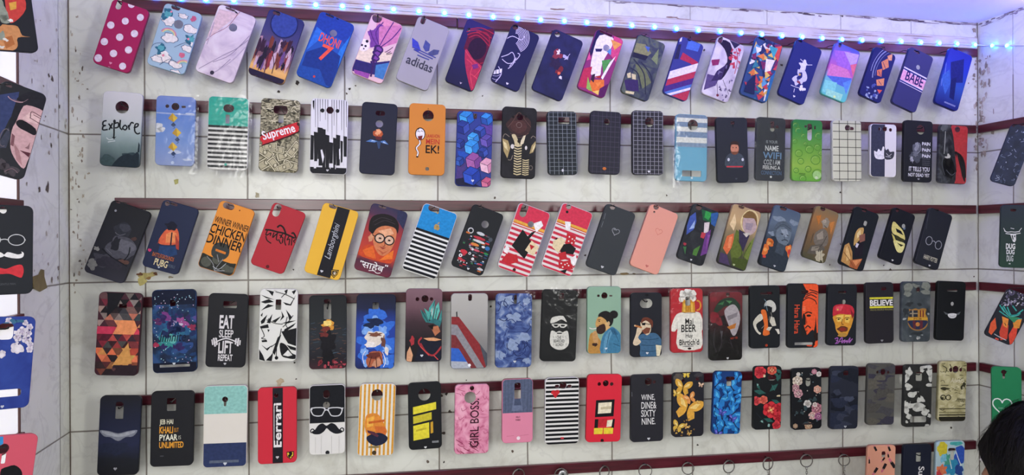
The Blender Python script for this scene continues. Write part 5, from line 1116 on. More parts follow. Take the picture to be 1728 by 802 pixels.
butterfly(200, 355, 88, .35, '#e2a83c', '#f2cf78'); butterfly(170, 212, 56, .2, '#d8a436', '#f0d080'); butterfly(218, 285, 40, -.4, '#e0944a', '#f0c080'); butterfly(135, 475, 40, .4, '#d8b040', '#f0dc8c'); butterfly(125, 252, 26, .2, '#d8b040', '#f0dc8c'); butterfly(192, 120, 28, 0, '#e0c040', '#f0e08c'); butterfly(290, 192, 18, .2, '#d8b090', '#f0dcc0'); butterfly(270, 310, 12, .5, '#d0a050', '#f0dc8c'); butterfly(190, 472, 18, 1, '#d0a050', '#f0dc8c'); butterfly(208, 520, 15, .5, '#d0a050', '#f0dc8c'); scatter(['#c8a050','#8a6a38'], 8, 110, 420, 250, 540, 3, 8, 6, .5)
done()
start('X', (385,102,575,98,552,522,365,528), 'phone case packed with blue butterfly wings', '#123a78', [('r',490,148,60,24),('r',482,180,34,40,6)], group=G5)
for x, y, r, a in ((420,290,60,.4),(500,210,56,-.6),(520,310,50,.3),(430,405,56,-.2),(510,385,54,.9),(445,480,50,.4),(520,460,50,-.5),(400,190,46,.8),(395,130,44,-.3),(540,140,36,.5),(400,350,40,-.9),(470,255,34,.1),(540,250,36,1.2),(395,470,36,-.4),(540,510,36,.2)):
    butterfly(x, y, r, a, '#1f7cc8', '#4ab0e6')
for x, y in ((430,380),(500,420),(400,520)): butterfly(x, y, 26, .4, '#4a50b4', '#7a80d8')
rn = random.Random(8)
for i in range(26):
    x, y = rn.uniform(370, 565), rn.uniform(110, 520); LM(['#0c2450','#0f2c62'][i % 2], 4, [[(x, y), (x + rn.uniform(-25, 25), y + rn.uniform(15, 40))]])
done()
start('X', (652,65,838,65,835,492,648,495), 'black phone case with big red roses and green leaves', '#16191c', [('r',772,142,60,40)], group=G5)
for x, y, r, a in ((690,240,44,.2),(800,130,40,1.2),(820,100,30,.6),(785,210,40,2.4),(750,430,36,.3),(800,305,34,.4),(820,140,30,2),(680,205,24,1)): P('#2c5c54', (x - r * math.cos(a), y - r * math.sin(a)), (x + r * .4 * math.sin(a), y - r * .4 * math.cos(a)), (x + r * math.cos(a), y + r * math.sin(a)), (x - r * .4 * math.sin(a), y + r * .4 * math.cos(a)))
flower(690, 105, 42, '#d83a44', '#a82030', 1); flower(772, 92, 32, '#e0604a', '#e8a070', 2); flower(665, 300, 30, '#d84a4c', '#b02834', 3); flower(715, 293, 28, '#e26a54', '#c83c3c', 4); flower(765, 360, 54, '#d8303a', '#ee7a5c', 5); flower(820, 350, 36, '#cc2c38', '#a01c28', 6); flower(815, 410, 34, '#d0303c', '#a01c28', 7); flower(802, 465, 28, '#d43a44', '#a82030', 8); E('#f0d078', 765, 362, 8); LM('#3f7a70', 3, [[(700,430),(715,450)],[(690,440),(712,428)],[(770,190),(790,230)],[(670,180),(680,200)]]); BM('#8ab0a8', [(705,440,8,6),(752,465,10,8),(675,190,6,6)], .5); BM('#d8c8a0', [(815,265,12,6),(720,130,8,8)], .4); LM('#27303a', 3, [[(665,380),(700,420)]])
done()
start('X', (908,82,1105,75,1112,488,910,498), 'black phone case with small pink and cream blossoms', '#15171c', [('r',1018,172,34,60)], group=G5)
for x, y, r, c, c2 in ((945,165,34,'#d8c8b4','#e8dccc'),(930,215,28,'#b88890','#d8b0b0'),(950,250,30,'#c8949c','#e0c0b8'),(1080,222,26,'#e0a890','#f0cbb8'),(1058,102,18,'#c88494','#e8b8c0'),(1090,118,18,'#e0d8d0','#c8b8a8'),(1012,320,26,'#d8d4cc','#a8a098'),(1075,350,36,'#b87884','#d8a0a4'),(1062,325,16,'#e4d4cc','#c8a098'),(1045,400,26,'#dcb0a8','#ecd0c4'),(1085,405,26,'#a8648c','#d098b0'),(1018,468,26,'#c8a080','#e0c8a8'),(930,470,16,'#b8987c','#d8c0a0'),(950,120,14,'#d0c8bc','#e8e0d4')): flower(x, y, r, c, c2, int(x))
BM('#37484c', [(960,300,16,8),(1000,350,12,14),(1060,290,14,14),(1030,290,10,8),(940,380,12,8),(975,380,10,10),(1000,450,20,10)], .5); scatter(['#b8b4ac','#5c7078'], 12, 920, 100, 1100, 440, 2, 5, 3, .4); E('#3a3436', 1015, 455, 40, 6)
done()
def camo(cols, seed, n=9, r=(18, 46), stretch=.55):
    rn = random.Random(seed)
    for k in range(n):
        for c in cols:
            x, y = rn.uniform(2, 98), rn.uniform(4, 98)
            rr = rn.uniform(*r) / 100 * C.w
            cx, cy = (x / 100 - .5) * C.w, (1 - y / 100) * C.h
            ra = [rn.uniform(.45, 1.3) for _ in range(9)]
            pts = [Vector((cx + rr * ra[i] * math.cos(2 * PI * i / 9), cy + rr * stretch * ra[i] * math.sin(2 * PI * i / 9))) for i in range(9)]
            sm = smooth(pts + [pts[0]], 3)
            _lay([[(p.x, p.y) for p in sm[:-1]]], c)
start('Y', (48,68,238,65,230,490,40,492), 'dark navy camouflage phone case', '#262a38', [('r',150,112,36,30,8)], group=G5)
camo(['#1c202b','#383e50','#2a3044'], 4, 7); B('#454b5e', 180, 285, 34, 4, .4, 22); H('#b8bcc4', 145, 474, 9); LM('#0f1116', 3, [[(148,98),(148,126)]])
done()
start('Y', (303,48,485,48,475,462,290,465), 'olive grey camouflage phone case', '#54534e', [('c',401,104,18),('r',364,106,16,18,5),('r',436,107,16,18,5)], group=G5)
camo(['#48474c','#3c3a48','#5e5b52','#4e4c48'], 9, 7, (20, 50), .4)
done()
start('Y', (552,58,738,52,725,475,538,478), 'black and white camouflage phone case with an open window at its foot', '#2c2d2e', [('r',645,135,44,60,8),('r',640,425,112,42,10)], group=G5, sleeve=True)
BM('#e2e2de', [(700,75,40,18),(665,85,20,20),(715,110,22,26),(575,110,20,30),(560,150,18,30),(575,205,24,22),(600,255,44,22),(655,285,30,24),(590,330,54,32),(650,345,40,26),(690,370,26,26),(555,365,18,20),(720,195,22,12),(730,150,16,24),(575,400,16,18),(560,440,12,10),(700,470,20,10),(715,400,14,12)], .45)
BM('#232425', [(610,310,20,12),(575,300,16,12),(690,85,12,10),(640,260,12,20),(620,220,26,10),(700,340,12,14)], .5)
done()
start('Y', (785,32,972,30,955,440,775,438), 'parchment coloured phone case covered in dark ink doodles, rightmost on the fifth rail', ('noise',4.0,[(.35,'#a8a070'),(.55,'#c6be90'),(.7,'#d6d0a8')],.6), [('c',893,87,21),('c',862,90,13),('c',928,90,11)], group=G5)
rn = random.Random(15)
for i in range(60):
    x, y = rn.uniform(785, 955), rn.uniform(45, 410); LM(['#35321f','#6a6540','#e6e0bc'][i % 3], 3, [[(x, y), (x + rn.uniform(5, 20), y + rn.uniform(-10, 10)), (x + rn.uniform(15, 34), y + rn.uniform(-12, 12))]])
Q('#2a281f', 0, 92, 100, 100); Q('#8a845c', 0, 84, 100, 86); Q('#5a553a', 0, 78, 100, 79.5); Q('#3c3a2a', 0, 88, 100, 90); BM('#3c3a28', [(810,215,30,10),(940,200,18,20),(800,280,10,8)], .5)
P('#2c2a1c', (787,192),(843,192),(838,196),(792,196)); LM('#2c2a1c', 4, [[(800,60),(830,80),(820,110)],[(850,50),(860,70)]])
for x in (805, 840): ring('#2c2a1c', 5, x, 276, 16, 16)
LM('#2c2a1c', 4, [[(821,274),(825,272)]]); T('#efe9c8', 'Always', 900, 165, 92, 44, shear=.3, bold=.01); T('#e6dfb8', 'love', 935, 225, 40, 30, rot=75, shear=.3); T('#2c2a1c', 'Always', 925, 290, 60, 26, shear=.3)
done()

# ================================================================ sixth row (bottom edge of the photo)
G6 = 'phone cases on the lowest rail'
start('Y', (303,600,487,600,475,1012,290,1015), 'peach phone case printed with black and pink lipsticks', '#eba486', [('r',405,662,26,40,8)], group=G6)
for x, y, a, r in ((345,615,1.1,26),(440,615,1.2,26),(400,700,-.9,20),(405,755,-1.1,34),(460,720,1.0,38),(345,780,-1.0,32),(305,700,1.5,24),(435,665,1.4,18),(320,850,1,36),(420,860,-1,36),(380,930,1,36),(460,940,-1,36)):
    def q(u, v): return (x + r * (u * math.cos(a) - v * math.sin(a)), y + r * (u * math.sin(a) + v * math.cos(a)))
    P('#231d22', q(-.1,-.28), q(1,-.28), q(1,.28), q(-.1,.28)); P('#8a6a60', q(-.3,-.24), q(-.1,-.24), q(-.1,.24), q(-.3,.24)); P('#d8708a', q(-1,-.05), q(-.8,-.2), q(-.3,-.2), q(-.3,.2), q(-.8,.2))
done()
start('Y', (543,598,730,592,722,1002,535,1005), 'dark navy phone case with white vertical lettering beginning Su', '#1a2032', [('r',642,680,34,64,6)], group=G6)
T('#e8e6e6', 'Supreme', 652, 860, 232, 52, rot=270, bold=.03)
done()
start('Y', (765,575,955,570,945,980,755,985), 'white phone case with blue, yellow and teal brushed leaves', '#b8d4dc', [('r',868,632,54,26),('r',870,670,24,60,6)], group=G6)
B('#d8c82c', 800, 620, 40, 3, .3, 44); B('#4ab0b0', 905, 588, 44, 4, .3, 16); B('#2f56b8', 920, 675, 40, 5, .25, 62); B('#2f90b8', 860, 740, 42, 6, .3, 60); B('#4aa48c', 835, 700, 26, 7, .35, 46); B('#e07a50', 795, 770, 34, 8, .35, 40); B('#c83c44', 775, 800, 24, 9, .4, 30); B('#2a4a90', 915, 770, 30, 10, .3, 36); B('#7ac0d8', 810, 690, 20, 11, .4, 30); LM('#e8f0f0', 5, [[(890,630),(910,690),(930,740)],[(850,690),(865,760)]]); B('#d8c82c', 900, 880, 40, 12, .3, 40); B('#2f90b8', 800, 900, 40, 13, .3, 40)
done()
# ================================================================ cases beside the two corners
def facing(px, py, fr, off, toward, ang):
    """a frame standing in front of a side wall and turned to the room"""
    o = fr @ hit(px, py, fr, off)
    d = Vector((0, 0, CZ)) - o; d.z = 0; d.normalize()
    t = Vector(toward)
    a = math.acos(max(-1, min(1, d.dot(t))))
    q = min(1, math.radians(ang) / a)
    z = (d * (1 - q) + t * q).normalized()
    return frame(Vector((o.x, o.y, CZ)), Z.cross(z), Z, z)
FL = facing(-42, 400, LEFT, .05, U, 18)
FR = facing(1746, 400, RIGHT, .03, N, 14)
GL = 'phone cases on the left wall'
GR = 'phone cases on the right wall'
sl = dict(fr=FL, off=0.0, group=GL)
start('A', (-140,-215,226,-210,220,338,-130,345), 'black phone case with red and orange paint shapes, topmost on the left wall', '#20222a', [('c',30,-120,40)], **sl)
P('#c8403c', (40,-60),(150,-40),(175,60),(110,140),(60,150),(40,60)); P('#d8a040', (60,20),(110,10),(110,60),(70,70)); P('#c98a58', (0,180),(60,170),(120,180),(150,240),(205,250),(120,255),(120,310),(90,340),(0,340)); BM('#8d9488', [(10,60,40,60),(10,240,16,34),(30,130,30,20)], .5); B('#e8e4e0', 72, 138, 18, 3, .3, 10); P('#b06a3a', (20,260),(80,240),(100,300),(40,330)); BM('#d8d4d0', [(40,270,16,10),(10,320,20,10)], .5)
done()
start('F', (35,-10,345,80,140,655,-170,575), 'dark phone case with the painted face of a man in black eye make-up, left wall', '#24262c', [('r',60,18,50,20)], **sl)
P('#35406a', (0,80),(130,60),(110,180),(60,250),(0,380)); P('#22222a', (100,150),(130,90),(220,60),(330,100),(300,200),(180,150),(140,190),(110,270),(80,320),(60,290)); P('#c8a0a4', (140,190),(180,150),(300,195),(292,260),(280,330),(240,420),(190,520),(160,580),(110,530),(70,440),(80,320),(110,260)); P('#dcb8b8', (150,240),(200,200),(280,230),(250,280),(190,260)); P('#1c1a20', (108,265),(150,250),(240,310),(235,355),(180,330),(125,300)); LM('#5a3a40', 5, [[(205,240),(215,195),(285,235)],[(200,235),(250,265),(285,285)],[(225,215),(290,250)]]); P('#8e6a70', (185,430),(205,400),(195,450),(165,440)); P('#5a2c38', (130,455),(205,475),(195,505),(165,480)); P('#a87c80', (90,400),(130,460),(150,560),(110,520)); P('#7a5058', (80,340),(100,360),(90,430),(70,420)); P('#3c4050', (0,390),(60,300),(70,360),(40,440),(0,440)); ring('#6a6068', 6, 30, 370, 30, 60, 60, 300); BM('#4a444a', [(40,580,40,30),(90,600,40,24),(10,540,30,40)], .5); LM('#8d7078', 3, [[(90,110),(150,130),(190,110)],[(30,600),(80,580),(120,610)]]); ring('#b89098', 6, 110, 100, 60, 26, 200, 330)
done()
start('K', (-160,100,230,108,220,705,-168,722), 'black phone case with white round spectacles, moustache and a red bow tie, left wall', '#23262c', [('c',22,140,26)], **sl)
for x in (112, -55): ring('#c8cacc', 6, x, 341, 57, 37)
L('#c8cacc', 6, (3,341), (30,336), (54,341)); L('#c8cacc', 5, (168,335), (172,345))
P('#eae8e6', (28,440),(50,424),(90,432),(120,440),(148,432),(143,420),(160,430),(156,455),(130,466),(80,464),(40,455),(28,450),(10,458),(-40,466),(-90,460),(-110,440),(-100,425),(-80,440),(-20,424),(10,428))
P('#d0323c', (20,535),(50,535),(100,515),(145,510),(160,545),(150,590),(130,595),(80,575),(50,570),(20,572),(-20,575),(-80,595),(-105,590),(-110,545),(-95,510),(-50,515)); T('#5a5e64', 'GENTLE MAN', 50, 640, 110, 14)
done()
start('P', (-150,295,228,306,212,920,-160,935), 'blue phone case with a branch of white blossoms, left wall', ('noise',2.0,[(.35,'#24388a'),(.6,'#2f489c'),(.8,'#4660ac')],.6), [('r',40,400,106,110,30),('r',20,820,250,50,20)], **sl)
for x, y, r, s in ((150,400,34,1),(120,440,30,2),(200,370,24,3),(180,450,34,4),(110,510,40,5),(200,520,24,6),(15,550,24,7),(170,340,20,8),(190,410,26,9),(205,490,24,10),(60,330,26,11)): flower(x, y, r, '#d8d0dc', '#b8a8c4', s, 5)
BM('#e2dce4', [(118,515,44,30),(100,405,20,14),(15,560,14,24)], .3); BM('#4a4a78', [(150,430,10,6),(190,440,12,6),(130,480,10,8),(200,390,8,10)], .5); BM('#3a6c8c', [(90,330,20,14),(130,330,24,10),(40,345,16,8)], .5); H('#c8ccd8', 14, 908, 12)
done()
start('U', (-160,535,220,540,210,1160,-165,1170), 'coral phone case with a blue edge and black blot, lowest on the left wall', '#d8566a', [('c',25,625,38),('r',25,690,30,70,8)], **sl)
P('#2f8fd0', (-180,530),(22,540),(22,590),(-10,610),(-180,600)); B('#17181c', 60, 830, 84, 5, .2, 80)
done()
sr = dict(fr=FR, off=0.0, group=GR)
start('J', (1400,160,1578,216,1450,660,1268,600), 'navy phone case with a pale scratched floral pattern, topmost on the right wall', ('noise',3.0,[(.35,'#1c2336'),(.7,'#2c3650')],.6), [('r',1425,185,24,20)], **sr)
rn = random.Random(41)
for i in range(34):
    x, y = rn.uniform(1300, 1540), rn.uniform(190, 640); LM(['#6f7a94','#8d96ac','#4a5670'][i % 3], 4, [[(x, y), (x + rn.uniform(-14, 14), y + rn.uniform(6, 18)), (x + rn.uniform(-26, 26), y + rn.uniform(10, 30))]])
scatter(['#9aa4bc'], 16, 1300, 200, 1530, 620, 2, 5, 4, .5)
done()
start('O', (1338,118,1545,112,1530,592,1312,585), 'dark green phone case lettered DUG three times under a horned emblem', ('grad',[(0,'#1c2838'),(.4,'#1c2e30'),(1,'#163a2c')],.05), [('r',1425,155,44,20)], **sr)
LM('#dcdcdc', 6, [[(1358,310),(1380,320),(1410,318),(1440,320),(1475,315)],[(1368,330),(1400,335),(1440,335),(1480,328)]]); LM('#dcdcdc', 4, [[(1352,290),(1365,312)],[(1488,290),(1470,312)],[(1405,290),(1432,296)]]); P('#dcdcdc', (1402,335),(1445,333),(1446,380),(1436,398),(1422,390)); P('#1c2c2c', (1412,345),(1422,343),(1428,378),(1420,376)); E('#1c2c2c', 1436, 352, 5, 8)
T('#e4e4e4', 'DUG', 1405, 427, 70, 42, bold=.05); T('#e4e4e4', 'DUG', 1404, 470, 60, 36, bold=.04); T('#b8bcbc', 'DUG', 1400, 518, 50, 46, bold=.05); E('#b8bcbc', 1398, 558, 8, 5)
done()
start('T', (1370,100,1568,200,1430,575,1228,465), 'dark phone case with teal brush waves above orange and red drips', '#171a26', [('r',1400,120,26,16)], **sr)
scatter(['#c8c4d0','#8d88a0','#5a5470'], 26, 1330, 120, 1500, 250, 3, 9, 5, .6); LM('#2fa098', 9, [[(1320,240),(1360,300),(1340,260)],[(1350,250),(1400,320),(1480,310)],[(1380,260),(1420,330),(1500,280)],[(1420,250),(1450,290)],[(1320,290),(1400,340),(1490,350)]]); LM('#5ac8b8', 4, [[(1340,270),(1400,330),(1470,320)]]); P('#d8562c', (1255,380),(1290,340),(1300,420),(1260,470),(1240,450)); P('#c8402c', (1320,450),(1350,360),(1390,400),(1380,500),(1330,510)); P('#e08a34', (1340,330),(1390,350),(1380,420),(1350,400)); P('#d8442c', (1390,470),(1430,400),(1460,400),(1440,520),(1400,550)); P('#d88a2c', (1420,360),(1490,350),(1470,420),(1430,420)); P('#2f8a60', (1380,330),(1470,340),(1430,380)); LM('#17181f', 5, [[(1310,350),(1310,480)],[(1400,380),(1385,480)],[(1360,380),(1370,400)]]); LM('#c8c8d0', 5, [[(1282,462),(1320,485),(1372,510)]]); B('#d84a3a', 1305, 505, 14, 4, .5)
done()
start('Y', (1132,62,1342,80,1340,545,1142,540), 'plain green phone case with a white heart outline, beside the dark haired person', '#14804f', [('c',1218,105,18),('r',1218,130,18,40)], **sr)
HO('#dfe8e4', 9, 1208, 335, 66); T('#9ac0ac', 'Love you', 1210, 350, 56, 16, shear=.3)
done()

# ================================================================ room
def tile_material(name, u0, rows, lift=1.0):
    t = NT(name, 0.32, 0.45)
    tc = t.n('ShaderNodeTexCoord'); sp = t.n('ShaderNodeSeparateXYZ')
    t.l(tc.outputs['Object'], sp.inputs[0])
    wob = t.n('ShaderNodeTexNoise', i_Scale=9.0, i_Detail=2.0); t.l(tc.outputs['Object'], wob.inputs['Vector'])
    wv = t.math('MULTIPLY', t.math('SUBTRACT', wob.outputs[0], .5), .0022)
    def line(coord, o, per, wdt):
        v = t.math('DIVIDE', t.math('SUBTRACT', t.math('ADD', coord, wv), o), per)
        d = t.math('MULTIPLY', t.math('ABSOLUTE', t.math('SUBTRACT', t.math('FRACT', t.math('ADD', v, 40.5)), .5)), per)
        return t.math('SUBTRACT', 1.0, t.math('MINIMUM', t.math('DIVIDE', d, wdt), 1.0))
    gx = line(sp.outputs[0], u0, .2032, .0021); gy = t.math('MULTIPLY', line(sp.outputs[1], rows, .3048, .0021), t.math('LESS_THAN', sp.outputs[1], .40))
    gx = t.math('MULTIPLY', gx, t.math('SUBTRACT', 1.0, t.math('MULTIPLY', t.math('GREATER_THAN', sp.outputs[1], .40), .6)))
    g = t.math('MINIMUM', t.math('MULTIPLY', t.math('MAXIMUM', gx, gy), 1.6), 1.0)
    big = t.n('ShaderNodeTexNoise', i_Scale=2.2, i_Detail=4.0); t.l(tc.outputs['Object'], big.inputs['Vector'])
    base = t.ramp(big.outputs[0], [(.3, lin('#c2c3bb', lift)), (.55, lin('#d2d3cb', lift)), (.75, lin('#dadbd4', lift))])
    vein = t.n('ShaderNodeTexNoise', i_Scale=7.0, i_Detail=6.0, i_Distortion=2.2); t.l(tc.outputs['Object'], vein.inputs['Vector'])
    vv = t.math('SUBTRACT', 1.0, t.math('MINIMUM', t.math('MULTIPLY', t.math('ABSOLUTE', t.math('SUBTRACT', vein.outputs[0], .5)), 28.0), 1.0))
    base = t.mix(t.math('MULTIPLY', vv, .22), base, lin('#a3a19e', 1))
    sm = t.n('ShaderNodeTexNoise', i_Scale=38.0, i_Detail=5.0, i_Roughness=.7); t.l(tc.outputs['Object'], sm.inputs['Vector'])
    mo = t.n('ShaderNodeTexNoise', i_Scale=13.0, i_Detail=6.0, i_Roughness=.65); t.l(tc.outputs['Object'], mo.inputs['Vector'])
    base = t.mix(t.math('MULTIPLY', t.math('MAXIMUM', t.math('SUBTRACT', mo.outputs[0], .52), 0.0), 1.6), base, lin('#8f8878', 1))
    spk = t.math('MULTIPLY', t.math('GREATER_THAN', sm.outputs[0], .72), .4)
    base = t.mix(spk, base, lin('#7c7266', 1))
    col_ = t.mix(t.math('MULTIPLY', g, .85), base, lin('#57493f', 1))
    t.l(col_, t.b.inputs['Base Color'])
    bp = t.n('ShaderNodeBump', i_Strength=.5, i_Distance=.002); t.l(t.math('SUBTRACT', 1.0, g), bp.inputs['Height']); t.l(bp.outputs[0], t.b.inputs['Normal'])
    return t.m

ZC = (hit(1650, 40, BACK).y + hit(1020, 0, BACK).y) / 2         # ceiling height over the eye
ZA = 0.2175
def wall(name, fr, x0, x1, mat):
    mb = MB()
    # a skin of 60 mm behind the surface
    mb.box(x0, -CZ, -.06, x1, ZC, 0)
    o = mb.build(name, mat); o.matrix_world = fr
    return tag(o, kind='structure')
M_BACK = tile_material('marbled_wall_tile', -.7787, ZA)
M_LEFT = tile_material('marbled_wall_tile_left', hit(100, 400, LEFT).x, ZA, 1.28)  # same tile in a lighter copy, brightness put into this wall's colour
M_RIGHT = tile_material('marbled_wall_tile_right', .31, ZA)
wb = wall('wall_back', BACK, uL - .06, uR + .06, M_BACK)
wl = wall('wall_left', LEFT, -3.4, 0, M_LEFT)
wr = wall('wall_right', RIGHT, 0, 3.4, M_RIGHT)
mb = MB(); mb.box(uL - .06, 0, 0, uR + .06, 3.4, .06)
ce = mb.build('ceiling', plain('old_ceiling_paint', '#eceaf2', .7, var=.05, scale=6, g=1.0)); ce.matrix_world = frame(BACK @ Vector((0, ZC, 0)), U, N, U.cross(N) * 1)
if ce.matrix_world.to_3x3().col[2].z < 0:
    mb = MB(); mb.box(uL - .06, 0, -.06, uR + .06, 3.4, 0); bpy.data.objects.remove(ce)
    ce = mb.build('ceiling', bpy.data.materials['old_ceiling_paint']); ce.matrix_world = frame(BACK @ Vector((0, ZC, 0)), U, N, U.cross(N))
tag(ce, kind='structure')
mb = MB(); mb.box(uL - .06, 0, 0, uR + .06, 3.4, .05)
fl = mb.build('floor', plain('floor_tile', '#8d877e', .5, var=.1, scale=5, g=1.0)); fl.matrix_world = frame(BACK @ Vector((0, -CZ, 0)), U, N, U.cross(N)); tag(fl, kind='structure')

# cracked joint between wall and ceiling, mould and glue stains on the tiles
ST = []
def stain(fr, px, py, rx, ry, c, seed, jag=.45, n=9, off=.0007):
    rn = random.Random(seed)
    p = hit(px, py, fr); e = hit(px + 1, py, fr); k = abs((e - p).x); k2 = abs((hit(px, py + 1, fr) - p).y)
    ra = [1 + jag * (rn.random() * 2 - 1) for _ in range(n)]
    ST.append((fr, [(p.x + rx * k * ra[i] * math.cos(2 * PI * i / n), p.y + ry * k2 * ra[i] * math.sin(2 * PI * i / n)) for i in range(n)], lin(c, 1), off))
rn = random.Random(99)
for i in range(64):
    x = 131 + rn.gauss(0, 7); y = rn.uniform(20, 500)
    if rn.random() < .6: y = rn.choice([80, 130, 150, 165, 190, 240, 260, 300, 345, 400, 410, 455]) + rn.gauss(0, 8)
    stain(BACK, max(120, x), y, rn.uniform(.6, 2.4), rn.uniform(1, 4.5), rn.choice(['#8a7e72','#a0968a','#6a6058','#aaa08f','#b4aa9c']), i)
for x, y, rx, ry, c in ((243,466,13,6,'#a89a62'),(240,474,7,9,'#b4a86a'),(256,463,9,5,'#b0a26c'),(236,463,5,3,'#6c4a34'),(262,462,4,3,'#6c4a34'),(250,470,5,3,'#8a6c44'),(288,468,4,2,'#8d8470'),(472,645,6,5,'#b8a890'),(702,342,12,4,'#c4c09c'),(298,306,4,5,'#a8a468'),(1052,462,7,2.5,'#7c6a4c'),(1070,462,3,1.5,'#5c4a34'),(434,330,4,5,'#a8a088')):
    stain(BACK, x, y, rx, ry, c, int(x))
for x, y, r in ((987,431,1.6),(828,517,1.8),(1418,412,1.3),(1643,467,1.4),(1177,751,1.5),(753,665,2.6),(759,695,2.8),(745,668,2),(748,731,3.2),(722,780,3),(749,780,1.6),(820,513,1.5),(865,762,2),(500,640,1.4),(497,612,1.5),(325,224,1.5),(1418,325,1.4),(788,648,1.6),(787,642,1),(814,162,1.4),(1125,330,1.6),(835,334,1.6),(1605,722,1.6),(1502,455,2.2),(1491,448,1.2),(1400,447,1.2),(495,455,1.5),(1318,110,2.4),(1188,85,2),(1264,70,1),(590,150,2),(600,145,1.4),(475,140,3),(470,155,2.2),(502,140,4),(585,158,1.6)):
    stain(BACK, x, y, r, r, rn.choice(['#3a3430','#4a423c','#5a5048']), int(x * 3 + y))
for i in range(70):
    x = rn.uniform(400, 1640); y = -12 + (x - 200) * .0615 + rn.gauss(-2, 4)
    stain(BACK, x, y - 6, rn.uniform(2, 14), rn.uniform(.4, 1.6), rn.choice(['#a08c80','#8d7468','#b4a498']), i + 500, .6)
for i in range(56):
    stain(BACK, 1650 - abs(rn.gauss(0, 5)), rn.uniform(48, 300), rn.uniform(.6, 2.6), rn.uniform(1, 5), rn.choice(['#a3978b','#b0a69a','#8a7e74']), i + 700)
    stain(RIGHT, 1653 + abs(rn.gauss(0, 9)), rn.uniform(85, 260), rn.uniform(.6, 3), rn.uniform(1, 6), rn.choice(['#a3978b','#b8aea4','#8d8278']), i + 900)
for i in range(110):
    x = rn.uniform(260, 1640); q_ = hit(x, 0, BACK); f_ = (x - 205) / (1650 - 205); yy = -2 + 85 * f_ - rn.uniform(2, 16)
    stain(BACK, x, yy, rn.uniform(6, 46), rn.uniform(.25, .8), rn.choice(['#a89484','#8d7868','#b8a898']), i + 2100, .5, 9, .0124)
for i in range(90):
    x = rn.uniform(1020, 1648); y = (x - 1020) * .0635 + rn.gauss(1.5, 1.2)
    stain(BACK, x, y, rn.uniform(2, 14), rn.uniform(.4, 1.5), rn.choice(['#6a5f66','#544a50','#8d848c']), i + 1200, .6)
for i in range(30):
    x = rn.uniform(1652, 1727); stain(RIGHT, x, 40 - (x - 1650) * .37 + rn.gauss(3, 2), rn.uniform(2, 6), rn.uniform(.5, 1.6), rn.choice(['#75696c','#8d848c']), i + 1400, .6)
for x, y, rx, ry in ((88,133,2,5),(82,127,1.5,3),(80,317,3,10),(66,320,1.5,5),(86,245,1,4),(100,180,1,3)): stain(LEFT, x, y, rx, ry, '#5c5048', int(x + y))
for i in range(40): stain(LEFT, rn.uniform(36, 112), rn.uniform(20, 500), rn.uniform(.5, 1.5), rn.uniform(1, 5), rn.choice(['#a89c90','#8d8278','#b4aa9e']), i + 1700)
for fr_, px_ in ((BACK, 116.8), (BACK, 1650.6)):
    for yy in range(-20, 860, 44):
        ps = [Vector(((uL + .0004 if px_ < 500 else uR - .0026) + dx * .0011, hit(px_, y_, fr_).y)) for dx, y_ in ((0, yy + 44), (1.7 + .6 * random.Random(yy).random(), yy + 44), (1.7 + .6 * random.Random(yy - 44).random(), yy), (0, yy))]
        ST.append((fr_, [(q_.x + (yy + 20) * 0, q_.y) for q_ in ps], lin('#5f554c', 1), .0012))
for fr, w_ in ((BACK, wb), (LEFT, wl), (RIGHT, wr)):
    vs, fs, cs = [], [], []
    for k, (f, pts, c, off) in enumerate(ST):
        if f is not fr: continue
        for t in tris(pts):
            a = sum(t[i][0] * t[(i + 1) % 3][1] - t[(i + 1) % 3][0] * t[i][1] for i in range(3))
            if a < 0: t = t[::-1]
            o = len(vs); vs += [(x, y, off + (k % 40) * 1e-5) for x, y in t]; fs.append([o, o + 1, o + 2]); cs.append(c)
    s = mesh_obj('stains', vs, fs, INK, w_, colors=cs); tag(s, kind='structure')

# ================================================================ rails with their pegs
M_RAIL = NT('maroon_lacquered_wood', 0.28, 0.5)
_tc = M_RAIL.n('ShaderNodeTexCoord'); _mp = M_RAIL.n('ShaderNodeMapping'); _mp.inputs['Scale'].default_value = (6, 90, 20); M_RAIL.l(_tc.outputs['Object'], _mp.inputs[0])
_nz = M_RAIL.n('ShaderNodeTexNoise', i_Scale=1.5, i_Detail=5.0, i_Distortion=.6); M_RAIL.l(_mp.outputs[0], _nz.inputs['Vector'])
M_RAIL.l(M_RAIL.ramp(_nz.outputs[0], [(.3, lin('#3a1019', 1)), (.55, lin('#4e1722', 1)), (.75, lin('#5c202c', 1))]), M_RAIL.b.inputs['Base Color'])
M_RAIL = M_RAIL.m
M_PEG = plain('black_steel', '#1b1b1e', .35, .6)
RT = .011
RAILS = {}
def rail(fr, tl, tr, br, bl, label, key, group='wall display rails'):
    P4 = [hit(p[0], p[1], fr, RT) for p in (tl, tr, br, bl)]
    b = P4[3]
    mb = MB()
    mb.slab([(p.x - b.x, p.y - b.y) for p in (P4[3], P4[2], P4[1], P4[0])], .0002, RT, .0012)
    o = mb.build('display_rail', M_RAIL)
    o.matrix_world = fr @ Matrix.Translation((b.x, b.y, 0))
    tag(o, label, 'rail', group)
    RAILS[key] = (o, fr, P4)
    return o
rail(BACK, (205,-2), (771,29.5), (771,46), (205,16), 'maroon wooden rail under the left half of the light strip', 't1')
rail(BACK, (772.5,29.5), (1654-4,83), (1650,96), (772.5,47), 'maroon wooden rail under the right half of the light strip', 't2')
rail(BACK, (190,165.3), (1648,211.5), (1648,225), (190,185.2), 'second maroon rail from the top on the back wall', 'r2')
rail(BACK, (193,333.8), (1648,346.5), (1648,361), (193,353), 'middle maroon rail on the back wall with tilted cases', 'r3')
rail(BACK, (180,503.1), (1648,476), (1648,490), (180,520.5), 'fourth maroon rail on the back wall, above the last full row of cases', 'r4')
